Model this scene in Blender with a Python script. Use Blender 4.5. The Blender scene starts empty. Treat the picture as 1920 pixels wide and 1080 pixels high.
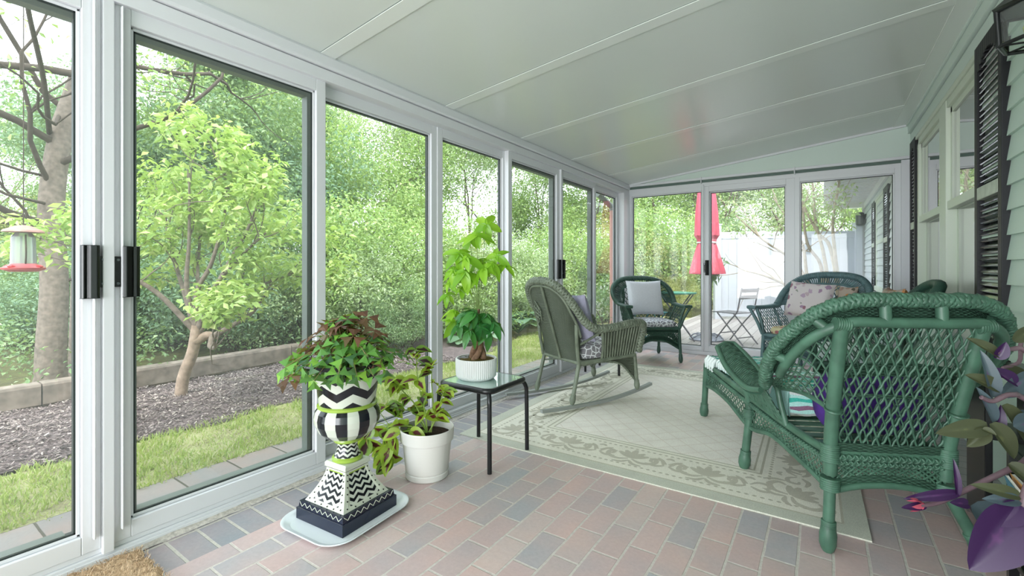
import bpy, bmesh, math, random
import numpy as np
from mathutils import Vector, Matrix

PI = math.pi
SC = bpy.context.scene
COL = SC.collection

# ---------------------------------------------------------------- camera, sky, sun, exposure
cam_data = bpy.data.cameras.new('camera')
cam = bpy.data.objects.new('camera', cam_data)
COL.objects.link(cam)
cam.location = (0, 0, 1.10)
cam.rotation_euler = (PI / 2, 0, math.atan(582 / 850.0))
cam_data.sensor_width = 36.0
cam_data.lens = 36.0 * 850.0 / 1920.0
cam_data.shift_y = -38.0 / 1920.0
cam_data.clip_start = 0.02
cam_data.clip_end = 200
SC.camera = cam

world = bpy.data.worlds.new('overcast_sky')
SC.world = world
world.use_nodes = True
wn = world.node_tree
for n_ in list(wn.nodes):
    wn.nodes.remove(n_)
w_out = wn.nodes.new('ShaderNodeOutputWorld')
w_bg = wn.nodes.new('ShaderNodeBackground')
w_bg.inputs['Color'].default_value = (0.83, 0.92, 1.0, 1)
w_bg.inputs['Strength'].default_value = 1.35
wn.links.new(w_bg.outputs[0], w_out.inputs[0])

sun_data = bpy.data.lights.new('sun', 'SUN')
sun_data.energy = 1.0
sun_data.angle = math.radians(25)
sun_data.color = (1.0, 0.96, 0.88)
sun = bpy.data.objects.new('sun', sun_data)
COL.objects.link(sun)
sun.rotation_euler = (math.radians(28), math.radians(26), 0)

# added area light behind the camera, fills the room as extra daylight
fill_data = bpy.data.lights.new('rear_fill', 'AREA')
fill_data.shape = 'RECTANGLE'
fill_data.size = 2.7
fill_data.size_y = 1.9
fill_data.energy = 55
fill_data.color = (0.97, 0.99, 1.0)
fill_lamp = bpy.data.objects.new('rear_fill', fill_data)
COL.objects.link(fill_lamp)
fill_lamp.location = (-0.78, -3.05, 1.12)
fill_lamp.rotation_euler = (math.radians(100), 0, 0)

SC.view_settings.view_transform = 'Standard'
SC.view_settings.look = 'None'
SC.view_settings.gamma = 1.0
SC.view_settings.use_curve_mapping = False
SC.view_settings.exposure = 1.8
SC.cycles.max_bounces = 8
SC.cycles.diffuse_bounces = 4
SC.cycles.glossy_bounces = 3
SC.cycles.transmission_bounces = 4
SC.cycles.transparent_max_bounces = 16
SC.cycles.sample_clamp_indirect = 8
SC.cycles.use_denoising = True
SC.cycles.use_adaptive_sampling = True
SC.cycles.adaptive_threshold = 0.02
SC.cycles.caustics_reflective = False
SC.cycles.caustics_refractive = False

# ---------------------------------------------------------------- mesh builder
def V(*a):
    return np.array(a, dtype=float)

def unit(v):
    n = np.linalg.norm(v)
    return v / n if n > 1e-9 else V(0, 0, 1)

def spline(pts, n=24, closed=False):
    """Catmull-Rom through pts"""
    P = [np.asarray(p, float) for p in pts]
    m = len(P)
    out = []
    segs = m if closed else m - 1
    per = max(2, int(round(n / segs)))
    for i in range(segs):
        if closed:
            p0, p1, p2, p3 = P[(i - 1) % m], P[i], P[(i + 1) % m], P[(i + 2) % m]
        else:
            p1, p2 = P[i], P[i + 1]
            p0 = P[i - 1] if i > 0 else 2 * p1 - p2
            p3 = P[i + 2] if i + 2 < m else 2 * p2 - p1
        for k in range(per):
            t = k / per
            out.append(0.5 * ((2 * p1) + (-p0 + p2) * t + (2 * p0 - 5 * p1 + 4 * p2 - p3) * t * t + (-p0 + 3 * p1 - 3 * p2 + p3) * t ** 3))
    if not closed:
        out.append(P[-1])
    return out

def resample(pts, step):
    P = np.array(pts)
    d = np.r_[0, np.cumsum(np.linalg.norm(np.diff(P, axis=0), axis=1))]
    n = max(2, int(d[-1] / step) + 1)
    s = np.linspace(0, d[-1], n)
    return np.stack([np.interp(s, d, P[:, k]) for k in range(3)], 1), s

def frames(P, closed=False):
    P = np.asarray(P, float)
    n = len(P)
    T = np.zeros_like(P)
    T[1:-1] = P[2:] - P[:-2]
    if closed:
        T[0] = P[1] - P[-1]
        T[-1] = P[0] - P[-2]
    else:
        T[0] = P[1] - P[0]
        T[-1] = P[-1] - P[-2]
    T /= np.maximum(np.linalg.norm(T, axis=1, keepdims=True), 1e-9)
    a = V(0, 0, 1) if abs(T[0][2]) < 0.9 else V(1, 0, 0)
    N = np.zeros_like(P)
    N[0] = unit(np.cross(np.cross(T[0], a), T[0]))
    for i in range(1, n):
        v = N[i - 1] - T[i] * (N[i - 1] @ T[i])
        N[i] = unit(v)
    return T, N, np.cross(T, N)

class MB:
    def __init__(s):
        s.v, s.f, s.m, s.sm, s.uv = [], [], [], [], {}
    def add(s, verts, faces, mi=0, smooth=False, uvs=None):
        o = len(s.v)
        s.v.extend([tuple(p) for p in verts])
        for f in faces:
            if uvs is not None:
                s.uv[len(s.f)] = [uvs[i] for i in f]
            s.f.append(tuple(i + o for i in f))
            s.m.append(mi)
            s.sm.append(smooth)
        return s
    def box(s, x0, x1, y0, y1, z0, z1, mi=0):
        v = [(x0, y0, z0), (x1, y0, z0), (x1, y1, z0), (x0, y1, z0), (x0, y0, z1), (x1, y0, z1), (x1, y1, z1), (x0, y1, z1)]
        return s.add(v, [(3, 2, 1, 0), (4, 5, 6, 7), (0, 1, 5, 4), (1, 2, 6, 5), (2, 3, 7, 6), (3, 0, 4, 7)], mi)
    def obox(s, c, ax, ay, az, mi=0):
        """box from centre and three half-axis vectors"""
        c, ax, ay, az = map(lambda q: np.asarray(q, float), (c, ax, ay, az))
        v = [c + sx * ax + sy * ay + sz * az for sz in (-1, 1) for sx, sy in ((-1, -1), (1, -1), (1, 1), (-1, 1))]
        return s.add(v, [(3, 2, 1, 0), (4, 5, 6, 7), (0, 1, 5, 4), (1, 2, 6, 5), (2, 3, 7, 6), (3, 0, 4, 7)], mi)
    def tube(s, pts, r=0.01, n=8, mi=0, closed=False, smooth=True, flat=1.0):
        P = np.asarray(pts, float)
        T, N, B = frames(P, closed)
        k = len(P)
        R = np.full(k, r) if np.isscalar(r) else np.interp(np.linspace(0, 1, k), np.linspace(0, 1, len(r)), np.asarray(r, float))
        a = np.linspace(0, 2 * PI, n, endpoint=False)
        ring = P[:, None, :] + R[:, None, None] * (np.cos(a)[None, :, None] * N[:, None, :] + flat * np.sin(a)[None, :, None] * B[:, None, :])
        v = ring.reshape(-1, 3)
        f = []
        for i in range(k if closed else k - 1):
            j = (i + 1) % k
            for q in range(n):
                q2 = (q + 1) % n
                f.append((i * n + q, i * n + q2, j * n + q2, j * n + q))
        s.add(v, f, mi, smooth)
        if not closed:
            s.add(ring[0], [tuple(range(n))[::-1]], mi)
            s.add(ring[-1], [tuple(range(n))], mi)
        return s
    def bar(s, p, q, r, n=8, mi=0):
        return s.tube([p, q], r, n, mi)
    def lathe(s, prof, n=32, c=(0, 0, 0), mi=0, smooth=True, mfun=None, cap=True, rmod=None):
        """prof: list of (radius, z)"""
        k = len(prof)
        v, uv = [], []
        for (r, z) in prof:
            for q in range(n + 1):
                a = 2 * PI * q / n
                rr = r * (rmod(a, z) if rmod else 1)
                v.append((c[0] + rr * math.cos(a), c[1] + rr * math.sin(a), c[2] + z))
                uv.append((q / n, z))
        w = n + 1
        for i in range(k - 1):
            m_ = mfun(i) if mfun else mi
            s.add(v[i * w:(i + 2) * w], [(q, q + 1, w + q + 1, w + q) for q in range(n)], m_, smooth, uv[i * w:(i + 2) * w])
        if cap:
            for i, rev in ((0, True), (k - 1, False)):
                if prof[i][0] > 1e-4:
                    idx = list(range(n))
                    s.add(v[i * w:i * w + n], [tuple(idx[::-1] if rev else idx)], mfun(min(i, k - 2)) if mfun else mi)
        return s
    def grid(s, fn, nu, nv, mi=0, smooth=True, uvfn=None, mfun=None, flip=False):
        o = len(s.v)
        uv = []
        for j in range(nv + 1):
            for i in range(nu + 1):
                s.v.append(tuple(fn(i / nu, j / nv)))
                uv.append(uvfn(i / nu, j / nv) if uvfn else (i / nu, j / nv))
        w = nu + 1
        for j in range(nv):
            for i in range(nu):
                a = j * w + i
                f = (a, a + 1, a + w + 1, a + w)
                if flip:
                    f = f[::-1]
                s.uv[len(s.f)] = [uv[k] for k in f]
                s.f.append(tuple(k + o for k in f))
                s.m.append(mfun(i, j) if mfun else mi)
                s.sm.append(smooth)
        return s
    def poly(s, pts, mi=0):
        return s.add(pts, [tuple(range(len(pts)))], mi)
    def prism(s, pts, d, mi=0):
        """closed polygon pts extruded along d"""
        n = len(pts)
        d = np.asarray(d, float)
        v = [np.asarray(p, float) for p in pts] + [np.asarray(p, float) + d for p in pts]
        f = [tuple(range(n))[::-1], tuple(range(n, 2 * n))] + [(i, (i + 1) % n, n + (i + 1) % n, n + i) for i in range(n)]
        return s.add(v, f, mi)
    def build(s, name, mats, parent=None, bevel=0, loc=None, rot=None):
        me = bpy.data.meshes.new(name)
        me.from_pydata([tuple(map(float, p)) for p in s.v], [], s.f)
        if not isinstance(mats, (list, tuple)):
            mats = [mats]
        for m in mats:
            me.materials.append(m)
        me.polygons.foreach_set('material_index', s.m)
        me.polygons.foreach_set('use_smooth', s.sm)
        if s.uv:
            ul = me.uv_layers.new(name='uv')
            arr = np.zeros((len(me.loops), 2))
            for p in me.polygons:
                u = s.uv.get(p.index)
                if u:
                    arr[p.loop_start:p.loop_start + p.loop_total] = u
            ul.data.foreach_set('uv', arr.ravel())
        me.validate()
        me.update()
        o = bpy.data.objects.new(name, me)
        COL.objects.link(o)
        if parent is not None:
            o.parent = parent
        if loc is not None:
            o.location = loc
        if rot is not None:
            o.rotation_euler = rot
        if bevel:
            b = o.modifiers.new('edge', 'BEVEL')
            b.width = bevel
            b.segments = 2
            b.limit_method = 'ANGLE'
            b.angle_limit = math.radians(40)
        return o

def raw_mesh(name, verts, faces4, mats, parent=None, midx=None, tri=False, smooth=False):
    """fast mesh from numpy arrays"""
    me = bpy.data.meshes.new(name)
    k = faces4.shape[1]
    me.vertices.add(len(verts))
    me.vertices.foreach_set('co', np.asarray(verts, np.float32).ravel())
    me.loops.add(faces4.size)
    me.loops.foreach_set('vertex_index', faces4.astype(np.int32).ravel())
    me.polygons.add(len(faces4))
    me.polygons.foreach_set('loop_start', np.arange(0, faces4.size, k, dtype=np.int32))
    for m in (mats if isinstance(mats, (list, tuple)) else [mats]):
        me.materials.append(m)
    if midx is not None:
        me.polygons.foreach_set('material_index', midx.astype(np.int32))
    me.polygons.foreach_set('use_smooth', np.full(len(faces4), smooth))
    me.update(calc_edges=True)
    o = bpy.data.objects.new(name, me)
    COL.objects.link(o)
    if parent is not None:
        o.parent = parent
    return o

# ---------------------------------------------------------------- scene bookkeeping
def tag(o, label=None, cat=None, group=None, kind=None):
    if label: o['label'] = label
    if cat: o['category'] = cat
    if group: o['group'] = group
    if kind: o['kind'] = kind
    return o

def thing(name, label, cat, loc=(0, 0, 0), rz=0.0, group=None, scale=1.0):
    o = bpy.data.objects.new(name, None)
    o.empty_display_size = 0.1
    COL.objects.link(o)
    o.location = loc
    o.rotation_euler = (0, 0, rz)
    o.scale = (scale, scale, scale)
    return tag(o, label, cat, group)

def struct(o):
    o['kind'] = 'structure'
    return o

def s_empty(name, loc=(0, 0, 0), rz=0.0):
    o = bpy.data.objects.new(name, None)
    o.empty_display_size = 0.1
    COL.objects.link(o)
    o.location = loc
    o.rotation_euler = (0, 0, rz)
    return struct(o)

def copy_tree(o, parent=None):
    c = o.copy()
    COL.objects.link(c)
    c.parent = parent
    for ch in list(o.children):
        copy_tree(ch, c)
    return c

# ---------------------------------------------------------------- materials
def lin(r, g, b):
    def f(c):
        c = c / 255.0
        return c / 12.92 if c <= 0.04045 else ((c + 0.055) / 1.055) ** 2.4
    return (f(r), f(g), f(b), 1.0)

class NT:
    """small helper around a node tree"""
    def __init__(s, name):
        s.mat = bpy.data.materials.new(name)
        s.mat.use_nodes = True
        s.t = s.mat.node_tree
        for n in list(s.t.nodes):
            s.t.nodes.remove(n)
        s.out = s.t.nodes.new('ShaderNodeOutputMaterial')
    def n(s, typ, **kw):
        nd = s.t.nodes.new(typ)
        for k, v in kw.items():
            if k.startswith('i_'):
                key = k[2:].replace('_', ' ')
                nd.inputs[key].default_value = v
            else:
                setattr(nd, k, v)
        return nd
    def l(s, a, b):
        s.t.links.new(a, b)
    def math(s, op, a, b=None, c=None):
        nd = s.n('ShaderNodeMath', operation=op)
        for i, x in enumerate((a, b, c)):
            if x is None: continue
            if isinstance(x, (int, float)): nd.inputs[i].default_value = x
            else: s.l(x, nd.inputs[i])
        return nd.outputs[0]
    def mix(s, fac, a, b, mode='MIX'):
        nd = s.n('ShaderNodeMix', data_type='RGBA', blend_type=mode)
        for sock, x in ((nd.inputs[0], fac), (nd.inputs[6], a), (nd.inputs[7], b)):
            if isinstance(x, (int, float, tuple)): sock.default_value = x
            else: s.l(x, sock)
        return nd.outputs[2]
    def ramp(s, fac, stops, interp='LINEAR'):
        nd = s.n('ShaderNodeValToRGB')
        cr = nd.color_ramp
        cr.interpolation = interp
        while len(cr.elements) < len(stops):
            cr.elements.new(0.5)
        for e, (p, c) in zip(cr.elements, stops):
            e.position = p
            e.color = c
        s.l(fac, nd.inputs[0])
        return nd.outputs[0]
    def bsdf(s, color=None, rough=0.5, spec=0.5, metal=0.0, bump=None, bstr=0.3, bdist=0.01, coat=0.0):
        b = s.n('ShaderNodeBsdfPrincipled')
        if isinstance(color, tuple): b.inputs['Base Color'].default_value = color
        elif color is not None: s.l(color, b.inputs['Base Color'])
        if isinstance(rough, (int, float)): b.inputs['Roughness'].default_value = rough
        else: s.l(rough, b.inputs['Roughness'])
        b.inputs['Specular IOR Level'].default_value = spec
        b.inputs['Metallic'].default_value = metal
        b.inputs['Coat Weight'].default_value = coat
        if bump is not None:
            bn = s.n('ShaderNodeBump', i_Strength=bstr, i_Distance=bdist)
            s.l(bump, bn.inputs['Height'])
            s.l(bn.outputs[0], b.inputs['Normal'])
        s.l(b.outputs[0], s.out.inputs[0])
        return b

def plain(name, rgb, rough=0.5, spec=0.5, metal=0.0, noise=0.0, nscale=30.0, bump=0.0, coat=0.0):
    t = NT(name)
    c = lin(*rgb)
    if noise or bump:
        tc = t.n('ShaderNodeTexCoord')
        nz = t.n('ShaderNodeTexNoise', i_Scale=nscale, i_Detail=4.0)
        t.l(tc.outputs['Object'], nz.inputs['Vector'])
        lo = tuple(max(0, q * (1 - noise)) for q in c[:3]) + (1,)
        hi = tuple(min(1, q * (1 + noise)) for q in c[:3]) + (1,)
        col = t.ramp(nz.outputs[0], [(0.3, lo), (0.7, hi)])
        t.bsdf(col, rough, spec, metal, nz.outputs[0] if bump else None, bump, 0.005, coat)
    else:
        t.bsdf(c, rough, spec, metal, coat=coat)
    return t.mat

def leaf_mat(name, stops, rough=0.5, trans=0.35, extra=None, gloss=0.06):
    """stops: list of (pos, rgb) over a random value per leaf"""
    t = NT(name)
    g = t.n('ShaderNodeNewGeometry')
    col = t.ramp(g.outputs['Random Per Island'], [(p, lin(*c)) for p, c in stops])
    d = t.n('ShaderNodeBsdfDiffuse')
    tr = t.n('ShaderNodeBsdfTranslucent')
    gl = t.n('ShaderNodeBsdfGlossy', i_Roughness=rough)
    t.l(col, d.inputs[0])
    t.l(t.mix(0.5, col, lin(200, 220, 90), 'MIX'), tr.inputs[0])
    m1 = t.n('ShaderNodeMixShader', i_Fac=trans)
    t.l(d.outputs[0], m1.inputs[1])
    t.l(tr.outputs[0], m1.inputs[2])
    m2 = t.n('ShaderNodeMixShader', i_Fac=gloss)
    t.l(m1.outputs[0], m2.inputs[1])
    t.l(gl.outputs[0], m2.inputs[2])
    t.l(m2.outputs[0], t.out.inputs[0])
    return t.mat

def glass_mat(name, tint=(0.97, 0.99, 0.98), veil=0.02, refl=1.0):
    """thin window pane: straight-through transmission, Fresnel reflection, a pale veil painting haze"""
    t = NT(name)
    tr = t.n('ShaderNodeBsdfTransparent')
    tr.inputs[0].default_value = tint + (1,)
    gl = t.n('ShaderNodeBsdfGlossy', i_Roughness=0.01)
    df = t.n('ShaderNodeBsdfDiffuse')
    df.inputs[0].default_value = (0.9, 0.95, 0.93, 1)
    fr = t.n('ShaderNodeFresnel', i_IOR=1.5)
    fac = t.math('MULTIPLY', fr.outputs[0], refl)
    m0 = t.n('ShaderNodeMixShader', i_Fac=veil)  # diffuse veil paints haze over the view outside
    t.l(tr.outputs[0], m0.inputs[1])
    t.l(df.outputs[0], m0.inputs[2])
    m = t.n('ShaderNodeMixShader')
    t.l(fac, m.inputs[0])
    t.l(m0.outputs[0], m.inputs[1])
    t.l(gl.outputs[0], m.inputs[2])
    t.l(m.outputs[0], t.out.inputs[0])
    return t.mat

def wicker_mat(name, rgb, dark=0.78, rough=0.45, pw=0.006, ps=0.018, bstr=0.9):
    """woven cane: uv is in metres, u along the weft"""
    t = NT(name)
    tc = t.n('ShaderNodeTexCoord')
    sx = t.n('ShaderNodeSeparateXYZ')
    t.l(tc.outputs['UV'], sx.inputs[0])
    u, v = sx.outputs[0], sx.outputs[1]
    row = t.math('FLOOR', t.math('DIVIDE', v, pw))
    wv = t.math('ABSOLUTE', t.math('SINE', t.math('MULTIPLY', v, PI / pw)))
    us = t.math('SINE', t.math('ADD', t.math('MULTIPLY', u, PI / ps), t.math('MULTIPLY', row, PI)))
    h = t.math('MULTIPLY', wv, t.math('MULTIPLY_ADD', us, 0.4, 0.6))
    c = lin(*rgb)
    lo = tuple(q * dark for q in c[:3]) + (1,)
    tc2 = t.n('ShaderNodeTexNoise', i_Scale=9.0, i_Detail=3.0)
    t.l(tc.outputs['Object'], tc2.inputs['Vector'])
    base = t.ramp(h, [(0.0, lo), (0.45, c)])  # low parts of the weave darkened to paint recess shade
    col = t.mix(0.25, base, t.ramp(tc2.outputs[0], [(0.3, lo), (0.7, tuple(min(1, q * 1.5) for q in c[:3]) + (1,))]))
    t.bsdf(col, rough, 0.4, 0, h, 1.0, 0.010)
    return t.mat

def cane_mat(name, rgb, rough=0.4, var=0.25):
    t = NT(name)
    tc = t.n('ShaderNodeTexCoord')
    nz = t.n('ShaderNodeTexNoise', i_Scale=14.0, i_Detail=5.0)
    t.l(tc.outputs['Object'], nz.inputs['Vector'])
    c = lin(*rgb)
    col = t.ramp(nz.outputs[0], [(0.3, tuple(q * (1 - var) for q in c[:3]) + (1,)), (0.7, tuple(min(1, q * (1 + var)) for q in c[:3]) + (1,))])
    t.bsdf(col, rough, 0.45, 0, nz.outputs[0], 0.15, 0.003)
    return t.mat

def chevron_mat(name, n, k, amp, a=(198, 202, 190), b=(22, 24, 30), rough=0.18, stripes=False, gloss=0.5):
    """zigzag of two colours in uv; n zigs round the turn, k bands per unit v"""
    t = NT(name)
    tc = t.n('ShaderNodeTexCoord')
    sx = t.n('ShaderNodeSeparateXYZ')
    t.l(tc.outputs['UV'], sx.inputs[0])
    fu = t.math('FRACT', t.math('MULTIPLY', sx.outputs[0], n))
    if stripes:
        val = fu
    else:
        tri = t.math('ABSOLUTE', t.math('SUBTRACT', fu, 0.5))
        val = t.math('FRACT', t.math('ADD', t.math('MULTIPLY', sx.outputs[1], k), t.math('MULTIPLY', tri, amp)))
    col = t.ramp(val, [(0.0, lin(*a)), (0.5, lin(*b))], 'CONSTANT')
    t.bsdf(col, rough, gloss)
    return t.mat

M = {}
M['frame'] = plain('white_vinyl', (219, 220, 224), 0.35, 0.5)
M['frame_dark'] = plain('dark_gasket', (40, 50, 48), 0.6)
M['ceil'] = plain('ceiling_panel_skin', (218, 224, 220), 0.24, 0.6)
M['ceil_strip'] = plain('ceiling_joint_strip', (228, 233, 229), 0.22, 0.55)
M['glass'] = glass_mat('window_glass', veil=0.08)
M['glass_far'] = glass_mat('haze_painted_glass', veil=0.10)
M['black'] = plain('black_plastic', (14, 14, 16), 0.25, 0.5)
M['black_metal'] = plain('black_metal', (22, 23, 25), 0.3, 0.5)
M['white_paint'] = plain('white_paint', (232, 236, 234), 0.4)
M['siding'] = plain('bounce_tinted_siding', (196, 214, 204), 0.45, 0.4)  # slight green tint paints the bounce from the foliage
M['trim_white'] = plain('trim_white', (208, 216, 202), 0.4)
M['shutter_frame'] = plain('shutter_frame_black', (16, 16, 22), 0.5, 0.4)
M['shutter'] = plain('shutter_dark', (28, 28, 36), 0.25, 0.9, coat=0.8)
M['weathered_rail'] = plain('weathered_rail', (186, 192, 180), 0.6, 0.3, noise=0.15, nscale=18)
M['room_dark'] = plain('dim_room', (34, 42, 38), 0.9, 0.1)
M['curtain'] = plain('pale_curtain', (225, 230, 222), 0.8, 0.1)
M['soil'] = plain('potting_soil', (52, 40, 32), 0.95, 0.1, noise=0.5, nscale=90, bump=0.8)
M['mossy'] = plain('mossy_soil', (96, 84, 48), 0.95, 0.1, noise=0.5, nscale=120, bump=0.8)
# ================================================================ the room
XL, XR, YF, YB = -2.22, 0.76, 6.08, -3.1

def zc(x):                      # underside of the sloping ceiling
    return 2.24 + (x - XL) * (2.563 - 2.24) / (XR - XL)

# ---- brick floor (running bond along the room, soldier rows along both walls)
def brick_mat(name, along_y=True, w=0.222, h=0.111, ox=0.0, oy=0.0, stops=None, mortar=(198, 190, 184), offset=0.5, msize=0.0055):
    t = NT(name)
    tc = t.n('ShaderNodeTexCoord')
    sx = t.n('ShaderNodeSeparateXYZ')
    t.l(tc.outputs['Object'], sx.inputs[0])
    cb = t.n('ShaderNodeCombineXYZ')
    a, b = (sx.outputs[1], sx.outputs[0]) if along_y else (sx.outputs[0], sx.outputs[1])
    nzw = t.n('ShaderNodeTexNoise', i_Scale=7.0, i_Detail=2.0)
    t.l(tc.outputs['Object'], nzw.inputs['Vector'])
    wob = t.math('MULTIPLY_ADD', nzw.outputs[0], 0.006, -0.003)
    t.l(t.math('ADD', t.math('ADD', a, ox + 40 * w), wob), cb.inputs[0])
    t.l(t.math('ADD', t.math('ADD', b, oy + 40 * h), wob), cb.inputs[1])
    bt = t.n('ShaderNodeTexBrick', offset=offset, offset_frequency=2, squash=1.0)
    bt.inputs['Color1'].default_value = (0, 0, 0, 1)
    bt.inputs['Color2'].default_value = (1, 1, 1, 1)
    bt.inputs['Mortar'].default_value = (0.5, 0.5, 0.5, 1)
    bt.inputs['Scale'].default_value = 1.0
    bt.inputs['Mortar Size'].default_value = msize
    bt.inputs['Mortar Smooth'].default_value = 0.35
    bt.inputs['Bias'].default_value = 0.0
    bt.inputs['Brick Width'].default_value = w
    bt.inputs['Row Height'].default_value = h
    t.l(cb.outputs[0], bt.inputs['Vector'])
    bc = t.ramp(bt.outputs['Color'], [(p, lin(*c)) for p, c in stops])
    nz = t.n('ShaderNodeTexNoise', i_Scale=60.0, i_Detail=6.0, i_Roughness=0.7)
    t.l(tc.outputs['Object'], nz.inputs['Vector'])
    n2 = t.n('ShaderNodeTexNoise', i_Scale=5.0, i_Detail=4.0)
    t.l(tc.outputs['Object'], n2.inputs['Vector'])
    bc = t.mix(0.55, bc, t.ramp(n2.outputs[0], [(0.25, lin(150, 150, 156)), (0.75, lin(188, 158, 150))]), 'MIX') if False else bc
    bc = t.mix(0.35, bc, t.ramp(n2.outputs[0], [(0.3, lin(160, 162, 168)), (0.7, lin(202, 170, 164))]), 'MIX')
    bc = t.mix(0.5, bc, t.ramp(nz.outputs[0], [(0.25, (0.45, 0.45, 0.45, 1)), (0.7, (0.62, 0.62, 0.62, 1))]), 'OVERLAY')
    mort = t.mix(0.5, lin(*mortar), t.ramp(nz.outputs[0], [(0.3, (0.35, 0.34, 0.33, 1)), (0.7, (0.75, 0.73, 0.7, 1))]), 'OVERLAY')
    col = t.mix(bt.outputs['Fac'], bc, mort)
    hgt = t.math('ADD', t.math('MULTIPLY', bt.outputs['Fac'], -1.0), t.math('MULTIPLY', nz.outputs[0], 0.25))
    t.bsdf(col, 0.52, 0.35, 0, hgt, 0.45, 0.004)
    return t.mat

PINKS = [(0.0, (166, 167, 172)), (0.22, (172, 166, 168)), (0.40, (196, 168, 164)), (0.62, (206, 176, 170)), (0.80, (186, 164, 160)), (1.0, (210, 186, 178))]
GREYS = [(0.0, (112, 118, 124)), (0.5, (126, 132, 138)), (1.0, (142, 146, 150))]
M['brick'] = brick_mat('brick_paving', True, 0.222, 0.111, 0.03, 0.077, PINKS)
M['soldier'] = brick_mat('grey_border_brick', False, 0.222, 0.109, 2.166 + 0.0, 0.05, GREYS, (184, 180, 172), 0.0, 0.007)
M['soldier_r'] = brick_mat('grey_border_brick_by_house', False, 0.40, 0.109, -0.589, 0.03, [(0, (140, 146, 150)), (1, (168, 170, 172))], (120, 122, 122), 0.0, 0.004)

b = MB()
b.box(-1.955, 0.589, YB, YF, -0.10, 0.0, 0)
b.box(-2.20, -1.955, YB, YF, -0.10, 0.0, 1)
b.box(0.589, XR + 0.02, YB, YF, -0.10, 0.0, 2)
struct(b.build('floor', [M['brick'], M['soldier'], M['soldier_r']]))
# mortar fillet along the sill
b = MB()
b.grid(lambda u, v: (-2.228 + 0.05 * u, YB + (YF - YB) * v, 0.001 + 0.010 * (1 - u) + 0.003 * math.sin(v * 310) * math.sin(v * 97 + u * 5)), 3, 260)
struct(b.build('trim_mortar', plain('mortar', (196, 190, 182), 0.9, 0.1, noise=0.25, nscale=80, bump=0.6)))

# ---- ceiling
def slab(mb, x0, x1, y0, y1, lo, hi, mi=0):
    """sloped slab under/over the ceiling plane"""
    v = []
    for dz in (lo, hi):
        for (x, y) in ((x0, y0), (x1, y0), (x1, y1), (x0, y1)):
            v.append((x, y, zc(x) + dz))
    mb.add(v, [(3, 2, 1, 0), (4, 5, 6, 7), (0, 1, 5, 4), (1, 2, 6, 5), (2, 3, 7, 6), (3, 0, 4, 7)], mi)

ceil = s_empty('ceiling')
SEAMS = [-3.4, -2.47, -1.5, -0.53, 0.44, 1.41, 2.37, 3.33, 4.30, 5.28, 6.30]
b = MB()
for y0, y1 in zip(SEAMS[:-1], SEAMS[1:]):
    slab(b, -2.46, XR + 0.03, y0, y1, 0.0, 0.09)
b.build('ceiling_panel', M['ceil'], ceil)
b = MB()
for y in SEAMS[:-1]:
    slab(b, XL + 0.02, XR - 0.06, y - 0.004, y, -0.0012, 0.004, 1)
    slab(b, XL + 0.02, XR - 0.06, y, y + 0.085, -0.005, 0.003, 0)
b.build('ceiling_joint', [M['ceil_strip'], plain('seam_grey_line', (120, 130, 126), 0.8)], ceil)  # thin grey line on the near side of each strip

# ---- sliding glass panels
def placer(kind):
    if kind == 'left':          # u runs along +Y, w runs into the room
        return lambda u, w, z: (XL + w, u, z)
    return lambda u, w, z: (u, YF - w, z)

def pbox(mb, pl, u0, u1, w0, w1, z0, z1, mi=0):
    c = [pl(u, w, z) for z in (z0, z1) for (u, w) in ((u0, w0), (u1, w0), (u1, w1), (u0, w1))]
    mb.add(c, [(3, 2, 1, 0), (4, 5, 6, 7), (0, 1, 5, 4), (1, 2, 6, 5), (2, 3, 7, 6), (3, 0, 4, 7)], mi)

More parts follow.
